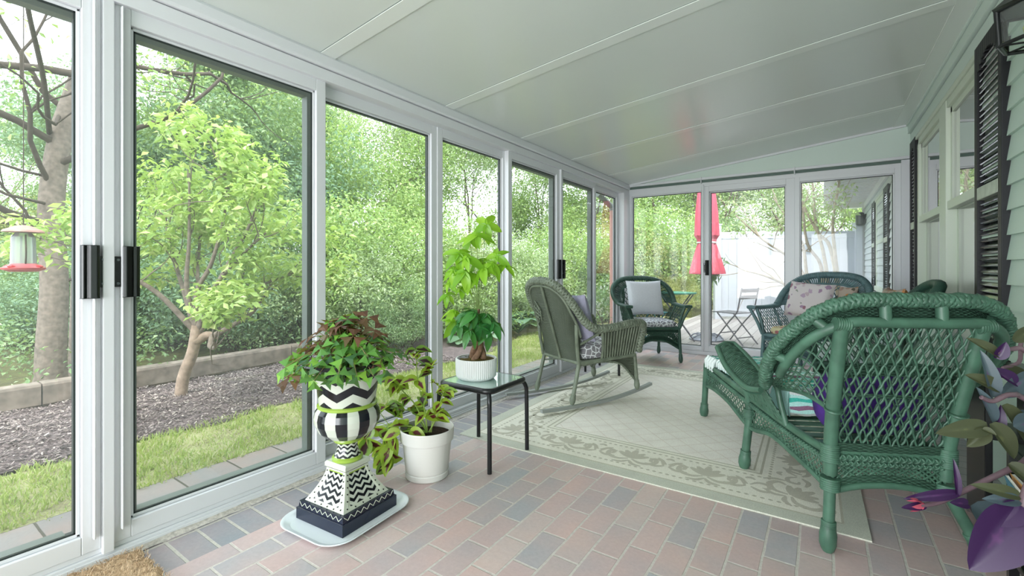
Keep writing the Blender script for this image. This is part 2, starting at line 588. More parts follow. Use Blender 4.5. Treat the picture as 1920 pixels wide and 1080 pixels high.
def sash(name, pl, u0, u1, w0, w1, z0=0.05, z1=2.112, stile=0.055, rail=0.065, glass=None, reveal=False):
    root = s_empty(name)
    b = MB()
    pbox(b, pl, u0, u0 + stile, w0, w1, z0, z1)
    pbox(b, pl, u1 - stile, u1, w0, w1, z0, z1)
    pbox(b, pl, u0 + stile, u1 - stile, w0, w1, z0, z0 + rail)
    pbox(b, pl, u0 + stile, u1 - stile, w0, w1, z1 - rail, z1)
    # stepped inner bead
    wm = (w0 + w1) / 2
    t = 0.012
    pbox(b, pl, u0 + stile, u0 + stile + t, w0, wm + 0.006, z0 + rail, z1 - rail)
    pbox(b, pl, u1 - stile - t, u1 - stile, w0, wm + 0.006, z0 + rail, z1 - rail)
    pbox(b, pl, u0 + stile, u1 - stile, w0, wm + 0.006, z0 + rail, z0 + rail + t)
    pbox(b, pl, u0 + stile, u1 - stile, w0, wm + 0.006, z1 - rail - t, z1 - rail)
    b.build('frame', M['frame'], root, bevel=0.003)
    g = MB()
    e = 0.006
    ui0, ui1, zi0, zi1 = u0 + stile + t, u1 - stile - t, z0 + rail + t, z1 - rail - t
    pbox(g, pl, ui0, ui0 + e, w0, wm + 0.002, zi0, zi1)
    pbox(g, pl, ui1 - e, ui1, w0, wm + 0.002, zi0, zi1)
    pbox(g, pl, ui0, ui1, w0, wm + 0.002, zi0, zi0 + e)
    pbox(g, pl, ui0, ui1, w0, wm + 0.002, zi1 - e, zi1)
    g.build('gasket', M['frame_dark'], root)
    if reveal:
        g = MB()
        pbox(g, pl, ui0, ui1, w0 - 0.030, wm - 0.004, zi1 - 0.026, zi1)
        if reveal > 1:
            pbox(g, pl, ui1 - 0.026, ui1, w0 - 0.030, wm - 0.004, zi0, zi1 - 0.026)
        pbox(g, pl, ui0, ui0 + 0.012, w0 - 0.030, wm - 0.004, zi0, zi1 - 0.026)
        pbox(g, pl, ui0 + 0.012, ui1 - 0.026, w0 - 0.030, wm - 0.004, zi0, zi0 + 0.008)
        g.build('outer_bead', M['bead'], root)
    q = MB()
    q.add([pl(ui0, wm, zi0), pl(ui1, wm, zi0), pl(ui1, wm, zi1), pl(ui0, wm, zi1)], [(0, 1, 2, 3)])
    q.build('glass_pane', glass or M['glass'], root)
    return root

def handle(pl, parent, uc, zc_, side, w, hh=0.196, wd=0.05):
    """black pull: curved grip plus a keeper tab on one side"""
    b = MB()
    z0, z1 = zc_ - hh / 2, zc_ + hh / 2
    prof = [(0.0, 0.0), (0.0, 0.030), (0.010, 0.036), (0.026, 0.030), (0.034, 0.020), (0.044, 0.024), (wd, 0.018), (wd, 0.0)]
    pts0 = [pl(uc + side * p[0], w + p[1], z0) for p in prof]
    pts1 = [pl(uc + side * p[0], w + p[1], z1) for p in prof]
    n = len(prof)
    b.add(pts0 + pts1, [tuple(range(n)), tuple(range(n, 2 * n))] + [(i, (i + 1) % n, n + (i + 1) % n, n + i) for i in range(n)])
    ua, ub = sorted((uc - side * 0.022, uc))
    pbox(b, pl, ua, ub, w, w + 0.016, zc_ - 0.058, zc_ + 0.058)
    o = b.build('handle', M['black'], parent, bevel=0.002)
    s_ = MB()
    for dz in (-0.045, 0.045):
        c = np.array(pl(uc - side * 0.011, w + 0.016, zc_ + dz))
        c2 = np.array(pl(uc - side * 0.011, w + 0.019, zc_ + dz))
        s_.tube([c, c2], 0.005, 10)
    s_.build('screw', plain('screw_steel', (120, 122, 124), 0.3, metal=1.0) if 'screw' not in M else M['screw'], o)
    return o
M['screw'] = plain('screw_steel', (110, 112, 116), 0.3, metal=1.0)

M['bead'] = plain('grey_green_bead', (112, 122, 114), 0.5)
PL = placer('left')
IN0, IN1 = -0.052, -0.008      # inner track
OU0, OU1 = -0.102, -0.058      # outer track
d1 = sash('door_1', PL, -0.42, 0.532, IN0, IN1, reveal=True)
handle(PL, d1, 0.522, 1.085, -1, IN1)
d2 = sash('door_2', PL, 0.566, 1.462, IN0, IN1, reveal=2)
handle(PL, d2, 0.588, 1.085, 1, IN1, 0.196, 0.056)
sash('window_1', PL, 1.43, 2.375, OU0, OU1, glass=M['glass_far'])
sash('window_2', PL, 2.375, 3.235, OU0 + 0.006, OU1 + 0.006, glass=M['glass_far'])
d3 = sash('door_3', PL, 3.20, 4.118, IN0, IN1, glass=M['glass_far'], reveal=2)
handle(PL, d3, 4.105, 1.085, -1, IN1)
d4 = sash('door_4', PL, 4.142, 5.03, IN0, IN1, glass=M['glass_far'], reveal=2)
handle(PL, d4, 4.165, 1.085, 1, IN1)
sash('window_3', PL, 5.00, 5.88, OU0, OU1, glass=M['glass_far'])
sash('window_4', PL, -1.42, -0.39, OU0, OU1)
sash('window_12', PL, -2.24, -1.42, OU0, OU1)
sash('window_13', PL, -3.05, -2.24, OU0, OU1)

b = MB()
# sill track, header, valance, mullions, corner post
b.box(-2.36, -2.222, YB, YF, -0.05, 0.030)
b.box(-2.36, -2.232, YB, YF, 0.030, 0.050)
b.box(-2.222, -2.214, YB, YF, 0.0, 0.020)
b.box(-2.36, -2.205, YB, YF, 2.108, 2.168)
b.build('sill_and_header', M['frame'], None, bevel=0.003)['kind'] = 'structure'
bpy.data.objects['sill_and_header'].name = 'trim_1'
b = MB()
b.prism([(-2.36, YB, 2.172), (-2.192, YB, 2.172), (-2.186, YB, 2.185), (-2.186, YB, 2.228), (-2.196, YB, 2.245), (-2.36, YB, 2.24)], (0, YF - YB, 0))
struct(b.build('trim_2', M['frame'], None, bevel=0.003))
b = MB()
for y0, y1 in ((-3.1, -3.02), (0.532, 0.566), (4.118, 4.142), (5.88, 6.16)):
    b.box(-2.36, -2.208 if y1 < 6 else -2.20, y0, y1, 0.03, 2.11)
b.box(-2.222, -2.2025, 0.505, 0.512, 0.10, 2.10)
b.box(-2.222, -2.2025, 0.586, 0.592, 0.10, 2.10)
struct(b.build('trim_3', M['frame'], None, bevel=0.003))

# ---- far wall
PFW = placer('far')
F0, F1 = -0.06, -0.012
fw = s_empty('wall_far')
b = MB()
b.box(-2.36, XR + 0.02, YF + 0.0, YF + 0.14, -0.05, 0.045, 0)
b.box(-2.36, XR + 0.02, YF + 0.012, YF + 0.10, 2.125, 2.176, 0)
b.box(-2.36, -2.205, YF - 0.012, YF + 0.12, 0.03, 2.20, 0)
b.box(0.665, XR, YF - 0.010, YF + 0.12, 0.03, 2.20, 0)
b.box(-1.252, -1.236, YF - 0.008, YF + 0.10, 0.04, 2.15, 0)
b.build('frame', M['frame'], fw, bevel=0.003)
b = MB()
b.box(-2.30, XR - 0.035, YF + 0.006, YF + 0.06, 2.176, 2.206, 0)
b.build('header_shade_strip', plain('painted_header_shade', (92, 112, 104), 0.6), fw)  # dark strip paints the shade under the header overhang
b = MB()
b.box(-2.30, XR - 0.03, YF - 0.022, YF + 0.05, 2.206, 2.236, 0)
for x in (-1.262, -0.262):
    b.box(x - 0.006, x + 0.006, YF - 0.030, YF, 2.16, 2.245, 0)
b.build('header_rail', M['frame'], fw, bevel=0.003)
b = MB()
b.prism([(-2.30, YF, 2.236), (XR - 0.02, YF, 2.236), (XR - 0.02, YF, zc(XR) + 0.02), (-2.25, YF, zc(-2.25) + 0.02)], (0, 0.10, 0))
b.build('gable_panel', plain('gable_skin', (206, 220, 212), 0.4, 0.4), fw)
b = MB()
slab(b, -2.2, XR - 0.02, YF - 0.03, YF + 0.001, -0.022, 0.0)
b.build('gable_channel', M['frame'], fw)
sash('window_5', PFW, -2.205, -1.225, F0, F1, 0.045, 2.128, 0.035, 0.05, M['glass_far'])
d5 = sash('door_5', PFW, -1.262, -0.262, F0 - 0.05, F1 - 0.05 + 0.042, 0.045, 2.128, 0.085, 0.07, M['glass_far'])
handle(PFW, d5, -1.215, 1.10, 1, F1 - 0.008, 0.19, 0.03)
sash('window_6', PFW, -0.262, 0.665, F0, F1, 0.045, 2.128, 0.05, 0.05, M['glass_far'])

# ---- rear wall behind the camera: the same glazing, open to the sky
PRW = lambda u, w, z: (u, YB + w, z)
rw = s_empty('wall_rear')
b = MB()
b.box(-2.36, XR, YB - 0.10, YB, -0.05, 0.045)
b.box(-2.36, XR, YB - 0.10, YB, 2.125, 2.24)
b.box(-2.36, -2.21, YB - 0.10, YB, 0, 2.2)
b.box(0.62, XR, YB - 0.10, YB, 0, 2.2)
b.prism([(-2.30, YB - 0.1, 2.236), (XR - 0.02, YB - 0.1, 2.236), (XR - 0.02, YB - 0.1, zc(XR) + 0.02), (-2.25, YB - 0.1, zc(-2.25) + 0.02)], (0, 0.10, 0))
b.build('frame', M['frame'], rw)
sash('window_7', PRW, -2.21, -1.27, -0.06, -0.012, 0.045, 2.128)
sash('window_8', PRW, -1.27, -0.33, -0.06, -0.012, 0.045, 2.128)
sash('window_9', PRW, -0.33, 0.62, -0.06, -0.012, 0.045, 2.128)

# ---- house wall with lap siding
def lap(mb, y0, y1, z0, z1, x=XR, h=0.1215, lipw=0.016, phase=0.045, mi=0):
    k0 = int(math.floor((z0 - phase) / h))
    z = phase + k0 * h
    while z < z1:
        a, c = max(z, z0), min(z + h, z1)
        if c - a > 0.002:
            fa = lipw * (1 - (a - z) / h)
            fc = lipw * (1 - (c - z) / h)
            mb.add([(x - fa, y0, a), (x - fa, y1, a), (x - fc, y1, c), (x - fc, y0, c)], [(3, 2, 1, 0)], mi)
            mb.add([(x, y0, a), (x, y1, a), (x - fa, y1, a), (x - fa, y0, a)], [(3, 2, 1, 0)], mi)
        z += h
    return mb
WY0, WY1, WZ0, WZ1 = 3.72, 5.69, 0.72, 2.31
b = MB()
lap(b, YB, WY0, 0.0, 2.455)
lap(b, WY1, YF + 0.05, 0.0, 2.455)
lap(b, WY0, WY1, 0.0, WZ0)
lap(b, WY0, WY1, WZ1, 2.455)
b.box(XR + 0.004, XR + 0.12, YB, WY0, -0.05, 2.62)
b.box(XR + 0.004, XR + 0.12, WY1, 13.0, -0.05, 2.62)
b.box(XR + 0.004, XR + 0.12, WY0, WY1, -0.05, WZ0)
b.box(XR + 0.004, XR + 0.12, WY0, WY1, WZ1, 2.62)
struct(b.build('wall_right', M['siding']))
b = MB()
b.box(XR - 0.045, XR + 0.01, YB, YF, 2.460, 2.545)
b.box(XR - 0.060, XR - 0.045, YB, YF, 2.535, 2.556)
b.box(XR - 0.024, XR + 0.01, YB, YF, 2.36, 2.452)
struct(b.build('trim_4', plain('ledger_paint', (206, 220, 214), 0.4), None, bevel=0.003))
b = MB()
slab(b, XR - 0.16, XR - 0.04, YB, YF - 0.03, -0.006, 0.0)
struct(b.build('trim_5', M['ceil_strip']))

def house_window(name, y0, y1, z0, z1, mull=True, x=XR):
    root = s_empty(name)
    b = MB()
    fw_, dp = 0.055, 0.05
    xo, xi = x - 0.020, x + 0.09
    b.box(xo, xi, y0, y0 + fw_, z0, z1)
    b.box(xo, xi, y1 - fw_, y1, z0, z1)
    b.box(xo, xi, y0, y1, z1 - fw_, z1)
    b.box(xo - 0.02, xi, y0 - 0.02, y1 + 0.02, z0 - 0.03, z0 + 0.05)
    b.box(xo - 0.012, xi, y0 - 0.015, y1 + 0.015, z1, z1 + 0.035)
    bays = [(y0 + fw_, y1 - fw_)]
    if mull:
        ym = 4.59 if 3 < y0 < 5 else (y0 + y1) / 2
        b.box(xo - 0.004, xi, ym - 0.11, ym + 0.11, z0, z1)
        bays = [(y0 + fw_, ym - 0.11), (ym + 0.11, y1 - fw_)]
    b.build('frame', M['trim_white'], root, bevel=0.004)
    zm = (z0 + z1) / 2 + 0.04
    for (a, c) in bays:
        up = MB()
        s_ = 0.045
        xu0, xu1 = x + 0.002, x + 0.032
        up.box(xu0, xu1, a, a + s_, zm, z1 - fw_)
        up.box(xu0, xu1, c - s_, c, zm, z1 - fw_)
        up.box(xu0, xu1, a, c, z1 - fw_ - s_, z1 - fw_)
        up.box(xu0 - 0.018, xu1, a, c, zm - 0.025, zm + 0.035)
        us = up.build('upper_sash', M['trim_white'], root, bevel=0.003)
        lo = MB()
        xl0, xl1 = x + 0.036, x + 0.066
        lo.box(xl0, xl1, a, a + s_, z0 + 0.05, zm)
        lo.box(xl0, xl1, c - s_, c, z0 + 0.05, zm)
        lo.box(xl0, xl1, a, c, zm - 0.03, zm + 0.02)
        lo.box(xl0, xl1, a, c, z0 + 0.05, z0 + 0.11)
        ls = lo.build('lower_sash', M['trim_white'], root, bevel=0.003)
        g = MB()
        g.add([(x + 0.014, a + s_, zm + 0.035), (x + 0.014, c - s_, zm + 0.035), (x + 0.014, c - s_, z1 - fw_ - s_), (x + 0.014, a + s_, z1 - fw_ - s_)], [(3, 2, 1, 0)])
        g.build('glass_pane', M['glass_house'], us)
        g = MB()
        g.add([(x + 0.050, a + s_, z0 + 0.11), (x + 0.050, c - s_, z0 + 0.11), (x + 0.050, c - s_, zm - 0.03), (x + 0.050, a + s_, zm - 0.03)], [(3, 2, 1, 0)])
        g.build('glass_pane', M['glass_house'], ls)
    # dim room behind with pale vertical blinds
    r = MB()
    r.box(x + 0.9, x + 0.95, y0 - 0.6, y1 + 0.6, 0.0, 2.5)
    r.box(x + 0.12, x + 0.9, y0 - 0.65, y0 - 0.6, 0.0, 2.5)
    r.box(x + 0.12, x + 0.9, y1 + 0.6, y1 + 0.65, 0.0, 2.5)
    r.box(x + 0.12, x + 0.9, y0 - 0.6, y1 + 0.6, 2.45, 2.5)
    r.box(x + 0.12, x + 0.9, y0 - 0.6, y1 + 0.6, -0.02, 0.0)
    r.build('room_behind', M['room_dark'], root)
    for (a, c) in bays:
        cu = MB()
        for q in range(2):
            yy = a + (c - a) * (0.70 + 0.13 * q)
            cu.box(x + 0.10, x + 0.104, yy, yy + (c - a) * 0.075, z0 + 0.06, z1 - 0.05)
        cu.build('blind', M['curtain'], root)
    return root
M['glass_house'] = glass_mat('house_window_glass', (0.62, 0.68, 0.66), 0.0, 3.0)
house_window('window_10', 3.70, 5.70, 0.70, 2.31)

def shutter(name, label, y0, y1, z0, z1, x=XR, group=None, arch=True, slats=True):
    root = thing(name, label, 'shutter', (x, (y0 + y1) / 2, z0), 0, group)
    w, h = y1 - y0, z1 - z0
    a, c = -w / 2, w / 2
    st = 0.055
    f = MB()
    xo, xi = -0.034, 0.004
    f.box(xo, xi, a, a + st, 0, h)
    f.box(xo, xi, c - st, c, 0, h)
    f.box(xo, xi, a + st, c - st, 0, 0.11)
    zm = h * 0.515
    mr = MB()
    mr.box(xo - 0.001, xi, a + st, c - st, zm - 0.035, zm + 0.035)
    mr.build('middle_rail', M['weathered_rail'], root, bevel=0.003)
    # arched head rail
    top = h - 0.075
    n = 10
    pts = [(xi, a + st, h)] + [(xi, a + st + (w - 2 * st) * k / n, top - (0.075 * (abs(2 * k / n - 1) ** 2.2) if arch else 0)) for k in range(n + 1)] + [(xi, c - st, h)]
    for k in range(n):
        p, q = pts[1 + k], pts[2 + k]
        f.box(xo, xi, p[1], q[1], min(p[2], q[2]), h)
    f.build('shutter_frame', M['shutter_frame'], root, bevel=0.003)
    s_ = MB()
    for (za, zb) in ((0.11, zm - 0.03), (zm + 0.03, top)):
        k = int((zb - za) / 0.033)
        for q in range(k):
            z = za + (q + 0.5) * (zb - za) / k
            yy0, yy1 = a + st, c - st
            dz, dx = 0.016, 0.012
            s_.add([(-0.028, yy0, z - dz), (-0.028, yy1, z - dz), (-0.004, yy1, z + dz), (-0.004, yy0, z + dz),
                    (-0.025, yy0, z - dz - 0.005), (-0.025, yy1, z - dz - 0.005), (-0.001, yy1, z + dz - 0.005), (-0.001, yy0, z + dz - 0.005)],
                   [(3, 2, 1, 0), (4, 5, 6, 7), (0, 1, 5, 4), (2, 3, 7, 6)])
    s_.build('louver_panel', M['shutter'], root)
    bk = MB()
    bk.box(0.0, 0.003, a + 0.005, c - 0.005, 0.01, h - 0.01)
    bk.build('backing', M['black_metal'], root)
    return root
shutter('shutter', 'dark louvered shutter with an arched head, on the siding beside the lantern', 3.20, 3.68, 0.62, 2.36)
shutter('shutter', 'narrow-looking dark shutter between the house window and the far sliding door', 5.735, 6.035, 0.62, 2.35)

# ---- roof and house mass overhead
b = MB()
b.prism([(-2.62, YB - 0.3, zc(-2.62) + 0.09), (XR + 0.1, YB - 0.3, zc(XR + 0.1) + 0.09), (XR + 0.1, YB - 0.3, zc(XR + 0.1) + 0.13), (-2.62, YB - 0.3, zc(-2.62) + 0.13)], (0, YF - YB + 0.55, 0))
b.prism([(0.15, YB - 0.3, 2.78), (XR + 3.4, YB - 0.3, 4.4), (XR + 3.4, YB - 0.3, 4.5), (0.15, YB - 0.3, 2.88)], (0, 15.2, 0))
struct(b.build('roof', plain('roof_shingle', (92, 96, 98), 0.9)))
# ================================================================ the garden
GZ = -0.06
rng = np.random.default_rng(7)

def ground_mat(name, stops, scale=8.0, scale2=90.0, bstr=0.5):
    t = NT(name)
    tc = t.n('ShaderNodeTexCoord')
    a = t.n('ShaderNodeTexNoise', i_Scale=scale, i_Detail=5.0)
    b_ = t.n('ShaderNodeTexNoise', i_Scale=scale2, i_Detail=4.0)
    t.l(tc.outputs['Object'], a.inputs['Vector'])
    t.l(tc.outputs['Object'], b_.inputs['Vector'])
    f = t.math('MULTIPLY_ADD', b_.outputs[0], 0.6, t.math('MULTIPLY_ADD', a.outputs[0], 0.6, -0.1))
    t.bsdf(t.ramp(f, [(p, lin(*c)) for p, c in stops]), 0.9, 0.15, 0, b_.outputs[0], bstr, 0.02)
    return t.mat

M['lawn'] = ground_mat('lawn_turf', [(0.3, (132, 122, 96)), (0.5, (160, 160, 112)), (0.7, (184, 182, 136))])
M['mulch'] = ground_mat('bark_mulch', [(0.3, (104, 92, 92)), (0.5, (128, 114, 114)), (0.7, (152, 138, 136))], 20, 160, 0.9)
M['woodsoil'] = ground_mat('woodland_soil', [(0.3, (70, 62, 48)), (0.6, (110, 110, 70)), (0.8, (140, 150, 90))])

b = MB()
b.add([(-40, -14, GZ - 0.02), (14, -14, GZ - 0.02), (14, 40, GZ - 0.02), (-40, 40, GZ - 0.02)], [(0, 1, 2, 3)])
struct(b.build('ground', M['woodsoil']))
b = MB()
b.add([(-8, -13, GZ - 0.012), (6, -13, GZ - 0.012), (6, -1.75, GZ - 0.012), (-8, -1.75, GZ - 0.012)], [(0, 1, 2, 3)])
struct(b.build('terrace', plain('pale_concrete', (206, 204, 198), 0.8, 0.2, noise=0.1, nscale=20)))
# lawn strip that widens further along the wall
lawn_edge = [(-3.70, -3.0), (-3.75, 0.5), (-3.73, 1.5), (-3.80, 2.4), (-3.75, 3.5), (-3.70, 4.6), (-3.95, 5.6), (-4.2, 6.6), (-4.1, 8.0), (-3.6, 9.5), (-3.2, 11.0)]
b = MB()
pts = [(x, y, GZ) for x, y in [p[:2] for p in spline([(x, y, 0) for x, y in lawn_edge], 60)]]
b.poly(pts + [(-2.3, 11.0, GZ), (-2.3, -3.0, GZ)])
struct(b.build('lawn', M['lawn']))
# mulch bed: gently lumpy
b = MB()
def mul(u, v):
    y = -3.0 + 8.6 * v
    e = np.interp(y, [p[1] for p in lawn_edge], [p[0] for p in lawn_edge])
    x = e + 0.06 * math.sin(y * 9) * (1 - u) + (-5.36 - e) * u
    z = GZ + 0.004 + 0.05 * math.sin(PI * min(1, u * 1.2)) + 0.012 * math.sin(x * 23 + y * 5) * math.sin(y * 19)
    return (x, y, z)
b.grid(mul, 30, 120)
struct(b.build('mulch_field', M['mulch']))

def chips(name, n, fx, size, mats, seed, label=None):
    r = np.random.default_rng(seed)
    c = fx(r, n)
    L = size * r.uniform(0.5, 1.6, n)
    W = L * r.uniform(0.25, 0.5, n)
    a = r.uniform(0, 2 * PI, n)
    tx = r.uniform(-0.5, 0.5, n)
    ty = r.uniform(-0.4, 0.4, n)
    d = np.stack([np.cos(a), np.sin(a), tx], 1) * L[:, None]
    e = np.stack([-np.sin(a), np.cos(a), ty], 1) * W[:, None]
    v = np.stack([c - d - e, c + d - e, c + d + e, c - d + e], 1).reshape(-1, 3)
    o = raw_mesh(name, v, np.arange(4 * n).reshape(-1, 4), mats)
    o['kind'] = 'stuff'
    return o
def rand_mat(name, stops, rough=0.8):
    t = NT(name)
    g = t.n('ShaderNodeNewGeometry')
    t.bsdf(t.ramp(g.outputs['Random Per Island'], [(p, lin(*c)) for p, c in stops]), rough, 0.2)
    return t.mat
def mulch_pts(r, n):
    u, v = r.uniform(0, 1, n), r.uniform(0.32, 0.85, n)
    p = np.array([mul(a, c) for a, c in zip(u, v)])
    p[:, 2] += r.uniform(0.0, 0.02, n)
    return p
mc = chips('bark_chips', 42000, mulch_pts, 0.0085, rand_mat('chip_mix', [(0, (96, 84, 82)), (0.5, (128, 114, 112)), (0.85, (152, 138, 134)), (1, (204, 192, 182))]), 3)
tag(mc, 'loose grey brown bark chips covering the garden bed beyond the glass', 'mulch')

def blades(name, n, fx, h, mat, seed):
    r = np.random.default_rng(seed)
    c = fx(r, n)
    a = r.uniform(0, 2 * PI, n)
    hh = h * r.uniform(0.4, 1.2, n)
    w = 0.0035 * r.uniform(0.7, 1.5, n)
    lean = r.normal(0, 0.5, (n, 2)) * hh[:, None]
    s_ = np.stack([np.cos(a), np.sin(a), 0 * a], 1) * w[:, None]
    mid = c + np.stack([lean[:, 0] * 0.35, lean[:, 1] * 0.35, hh * 0.6], 1)
    tip = c + np.stack([lean[:, 0], lean[:, 1], hh], 1)
    v = np.stack([c - s_, c + s_, mid + s_ * 0.7, mid - s_ * 0.7, tip + s_ * 0.15, tip - s_ * 0.15], 1).reshape(-1, 3)
    i = np.arange(n)[:, None] * 6
    f = np.concatenate([i + np.array([[0, 1, 2, 3]]), i + np.array([[3, 2, 4, 5]])], 0)
    o = raw_mesh(name, v, f, mat)
    o['kind'] = 'stuff'
    return o
def grass_pts(r, n):
    y = r.uniform(-0.4, 7.5, n)
    e = np.interp(y, [p[1] for p in lawn_edge], [p[0] for p in lawn_edge])
    u = r.beta(1.1, 1.1, n)
    x = -2.90 + (e - 0.05 + 2.90) * u
    patch = np.sin(x * 7.3 + 1.0) * np.sin(y * 3.1) + 0.6 * np.sin(y * 11 + x * 3)
    keep = (patch > -0.45) & (r.uniform(0, 1, n) < 0.92)
    return np.stack([x, y, np.full(n, GZ - 0.002) - np.where(keep, 0, 0.02)], 1)
go = blades('grass', 30000, grass_pts, 0.042, leaf_mat('grass_blade', [(0, (134, 158, 86)), (0.4, (164, 184, 104)), (0.75, (188, 200, 126)), (1, (206, 200, 158))], 0.5, 0.4, gloss=0.03), 5)
tag(go, 'short patchy lawn grass between the square pavers and the bark mulch', 'grass')

# concrete pavers along the glass wall
M['paver'] = brick_mat('concrete_paver', False, 0.285, 0.265, 2.93, 0.06, [(0, (104, 100, 92)), (0.5, (116, 112, 103)), (1, (128, 122, 112))], (74, 70, 60), 0.0, 0.006)
b = MB()
b.box(-2.93, -2.345, -2.0, 6.15, GZ - 0.05, GZ + 0.012)
struct(b.build('path', M['paver']))

# landscape timber behind the mulch
M['timber'] = plain('weathered_timber', (138, 126, 116), 0.85, 0.15, noise=0.3, nscale=12, bump=0.6)
for k, (y0, y1, x0, x1) in enumerate([(-1.9, 0.9, -5.33, -5.38), (0.91, 3.1, -5.38, -5.46), (3.11, 5.5, -5.46, -5.30)]):
    root = thing('landscape_timber', ['long weathered timber edging the bark bed, passing behind the twin tree trunks', 'weathered timber edging the bark bed behind the small forked tree', 'weathered timber edging the far end of the bark bed'][k], 'timber', (x0, y0, GZ), 0, 'timbers edging the bark bed')
    t_ = MB()
    t_.prism([(-0.15, 0, 0), (0.0, 0, 0), (0.012, 0, 0.02), (0.012, 0, 0.17), (0.0, 0, 0.19), (-0.15, 0, 0.19)], (x1 - x0, y1 - y0, 0))
    t_.build('beam', M['timber'], root)

# ---- foliage
def leaf_cloud(name, centers, radii, n, size, mat, parent=None, seed=0, aspect=0.5, up=0.6, squash=0.8, droop=0.0):
    """n folded leaves gathered round cluster centres"""
    r = np.random.default_rng(seed)
    centers = np.asarray(centers, float)
    k = r.integers(0, len(centers), n)
    radii = np.broadcast_to(np.asarray(radii, float), (len(centers),))
    d = r.normal(0, 1, (n, 3))
    d /= np.linalg.norm(d, axis=1, keepdims=True)
    rad = r.uniform(0.25, 1.0, n) ** 0.6
    p = centers[k] + d * (rad * radii[k])[:, None] * np.array([1, 1, squash])
    L = size * r.uniform(0.6, 1.35, n)
    nrm = r.normal(0, 1, (n, 3)) + np.array([0, 0, up * 2.0]) + d * 0.7
    nrm /= np.linalg.norm(nrm, axis=1, keepdims=True)
    t = r.normal(0, 1, (n, 3)) + d * 0.8 - np.array([0, 0, droop])
    t -= nrm * np.sum(t * nrm, 1, keepdims=True)
    t /= np.maximum(np.linalg.norm(t, axis=1, keepdims=True), 1e-6)
    s_ = np.cross(nrm, t)
    W = (L * aspect * 0.5)[:, None]
    base = p - t * (L * 0.5)[:, None]
    tip = p + t * (L * 0.5)[:, None] - nrm * (L * 0.12)[:, None]
    le = p - t * (L * 0.06)[:, None] + s_ * W + nrm * W * 0.35
    ri = p - t * (L * 0.06)[:, None] - s_ * W + nrm * W * 0.35
    v = np.stack([base, ri, tip, le], 1).reshape(-1, 3)
    i = np.arange(n)[:, None] * 4
    f = np.concatenate([i + np.array([[0, 1, 2]]), i + np.array([[0, 2, 3]])], 0)
    return raw_mesh(name, v, f, mat, parent)

def branchy(mb, p0, d0, length, r0, depth, r, tips, spread=0.55, kids=(2, 3), n=6, mi=0, gnarl=0.18, shrink=0.72):
    """one limb and its side limbs; leaf points gather in tips"""
    d = unit(np.asarray(d0, float))
    p = np.asarray(p0, float)
    pts, rad = [p.copy()], [r0]
    segs = 5
    for i in range(segs):
        d = unit(d + r.normal(0, gnarl, 3) + V(0, 0, 0.06))
        p = p + d * length / segs
        pts.append(p.copy())
        rad.append(r0 * (1 - 0.45 * (i + 1) / segs))
    mb.tube(pts, rad, n, mi)
    if depth == 0:
        tips.append(pts[-1])
        tips.append(pts[-3])
        return
    for q in range(r.integers(kids[0], kids[1] + 1)):
        a = r.normal(0, 1, 3)
        a -= d * (a @ d)
        dd = unit(d + unit(a) * spread * r.uniform(0.7, 1.3))
        st = pts[-1] if q == 0 else pts[r.integers(2, segs + 1)]
        branchy(mb, st, dd, length * r.uniform(shrink * 0.85, shrink * 1.1), rad[-1] * (0.95 if q == 0 else 0.75), depth - 1, r, tips, spread, kids, max(4, n - 1), mi, gnarl, shrink)
    if depth <= 1:
        tips.append(pts[-1])

BARK = plain('grey_bark', (128, 116, 106), 0.9, 0.15, noise=0.3, nscale=25, bump=0.8)
BARK2 = plain('brown_bark', (112, 96, 84), 0.9, 0.15, noise=0.3, nscale=30, bump=0.8)
TWIG = plain('dark_twig', (84, 74, 66), 0.9, 0.15, noise=0.25, nscale=20)
LEAF = {
    'lime': leaf_mat('lime_leaf', [(0, (118, 152, 84)), (0.4, (148, 181, 103)), (0.8, (174, 199, 119)), (1, (193, 210, 148))], trans=0.35),
    'sapling': leaf_mat('sapling_leaf', [(0, (144, 177, 99)), (0.4, (171, 201, 113)), (0.8, (195, 218, 130)), (1, (213, 218, 160))], trans=0.4),
    'mid': leaf_mat('mid_green_leaf', [(0, (87, 121, 79)), (0.4, (113, 148, 97)), (0.8, (142, 172, 118)), (1, (174, 193, 148))], trans=0.32),
    'blue': leaf_mat('cool_green_leaf', [(0, (80, 116, 87)), (0.5, (109, 146, 111)), (1, (152, 181, 148))], trans=0.28),
    'pale': leaf_mat('pale_haze_leaf', [(0, (140, 167, 115)), (0.5, (169, 191, 140)), (1, (203, 216, 179))], trans=0.4),  # paler colour also paints haze over the farther trees
    'gold': leaf_mat('golden_leaf', [(0, (152, 157, 91)), (0.5, (177, 179, 111)), (1, (203, 201, 148))], trans=0.4),
    'dark': leaf_mat('deep_green_leaf', [(0, (52, 91, 56)), (0.5, (77, 119, 72)), (1, (109, 150, 94))], trans=0.25),
}

# prototypes of woodland plants: each a thing with trunk and foliage
def make_tree(name, height, crown_r, nleaf, leaf, size, seed, trunk_r=0.07, low=0.35, bark=None):
    root = thing(name, 'x', 'tree')
    r = np.random.default_rng(seed)
    mb, tips = MB(), []
    branchy(mb, (0, 0, -0.1), (0.05, 0.02, 1), height * 0.45, trunk_r, 3, r, tips, spread=0.75, kids=(2, 4), gnarl=0.10, shrink=0.66)
    mb.build('trunk', bark or BARK2, root)
    tips = np.array(tips)
    extra = r.normal(0, 1, (len(tips), 3)) * np.array([crown_r * 0.3, crown_r * 0.3, height * 0.1])
    cen = np.concatenate([tips, tips + extra])
    cen = cen[cen[:, 2] > height * low * 0.5]
    leaf_cloud('foliage', cen, crown_r * 0.28, nleaf, size, LEAF[leaf], root, seed + 1, up=0.5)
    return root

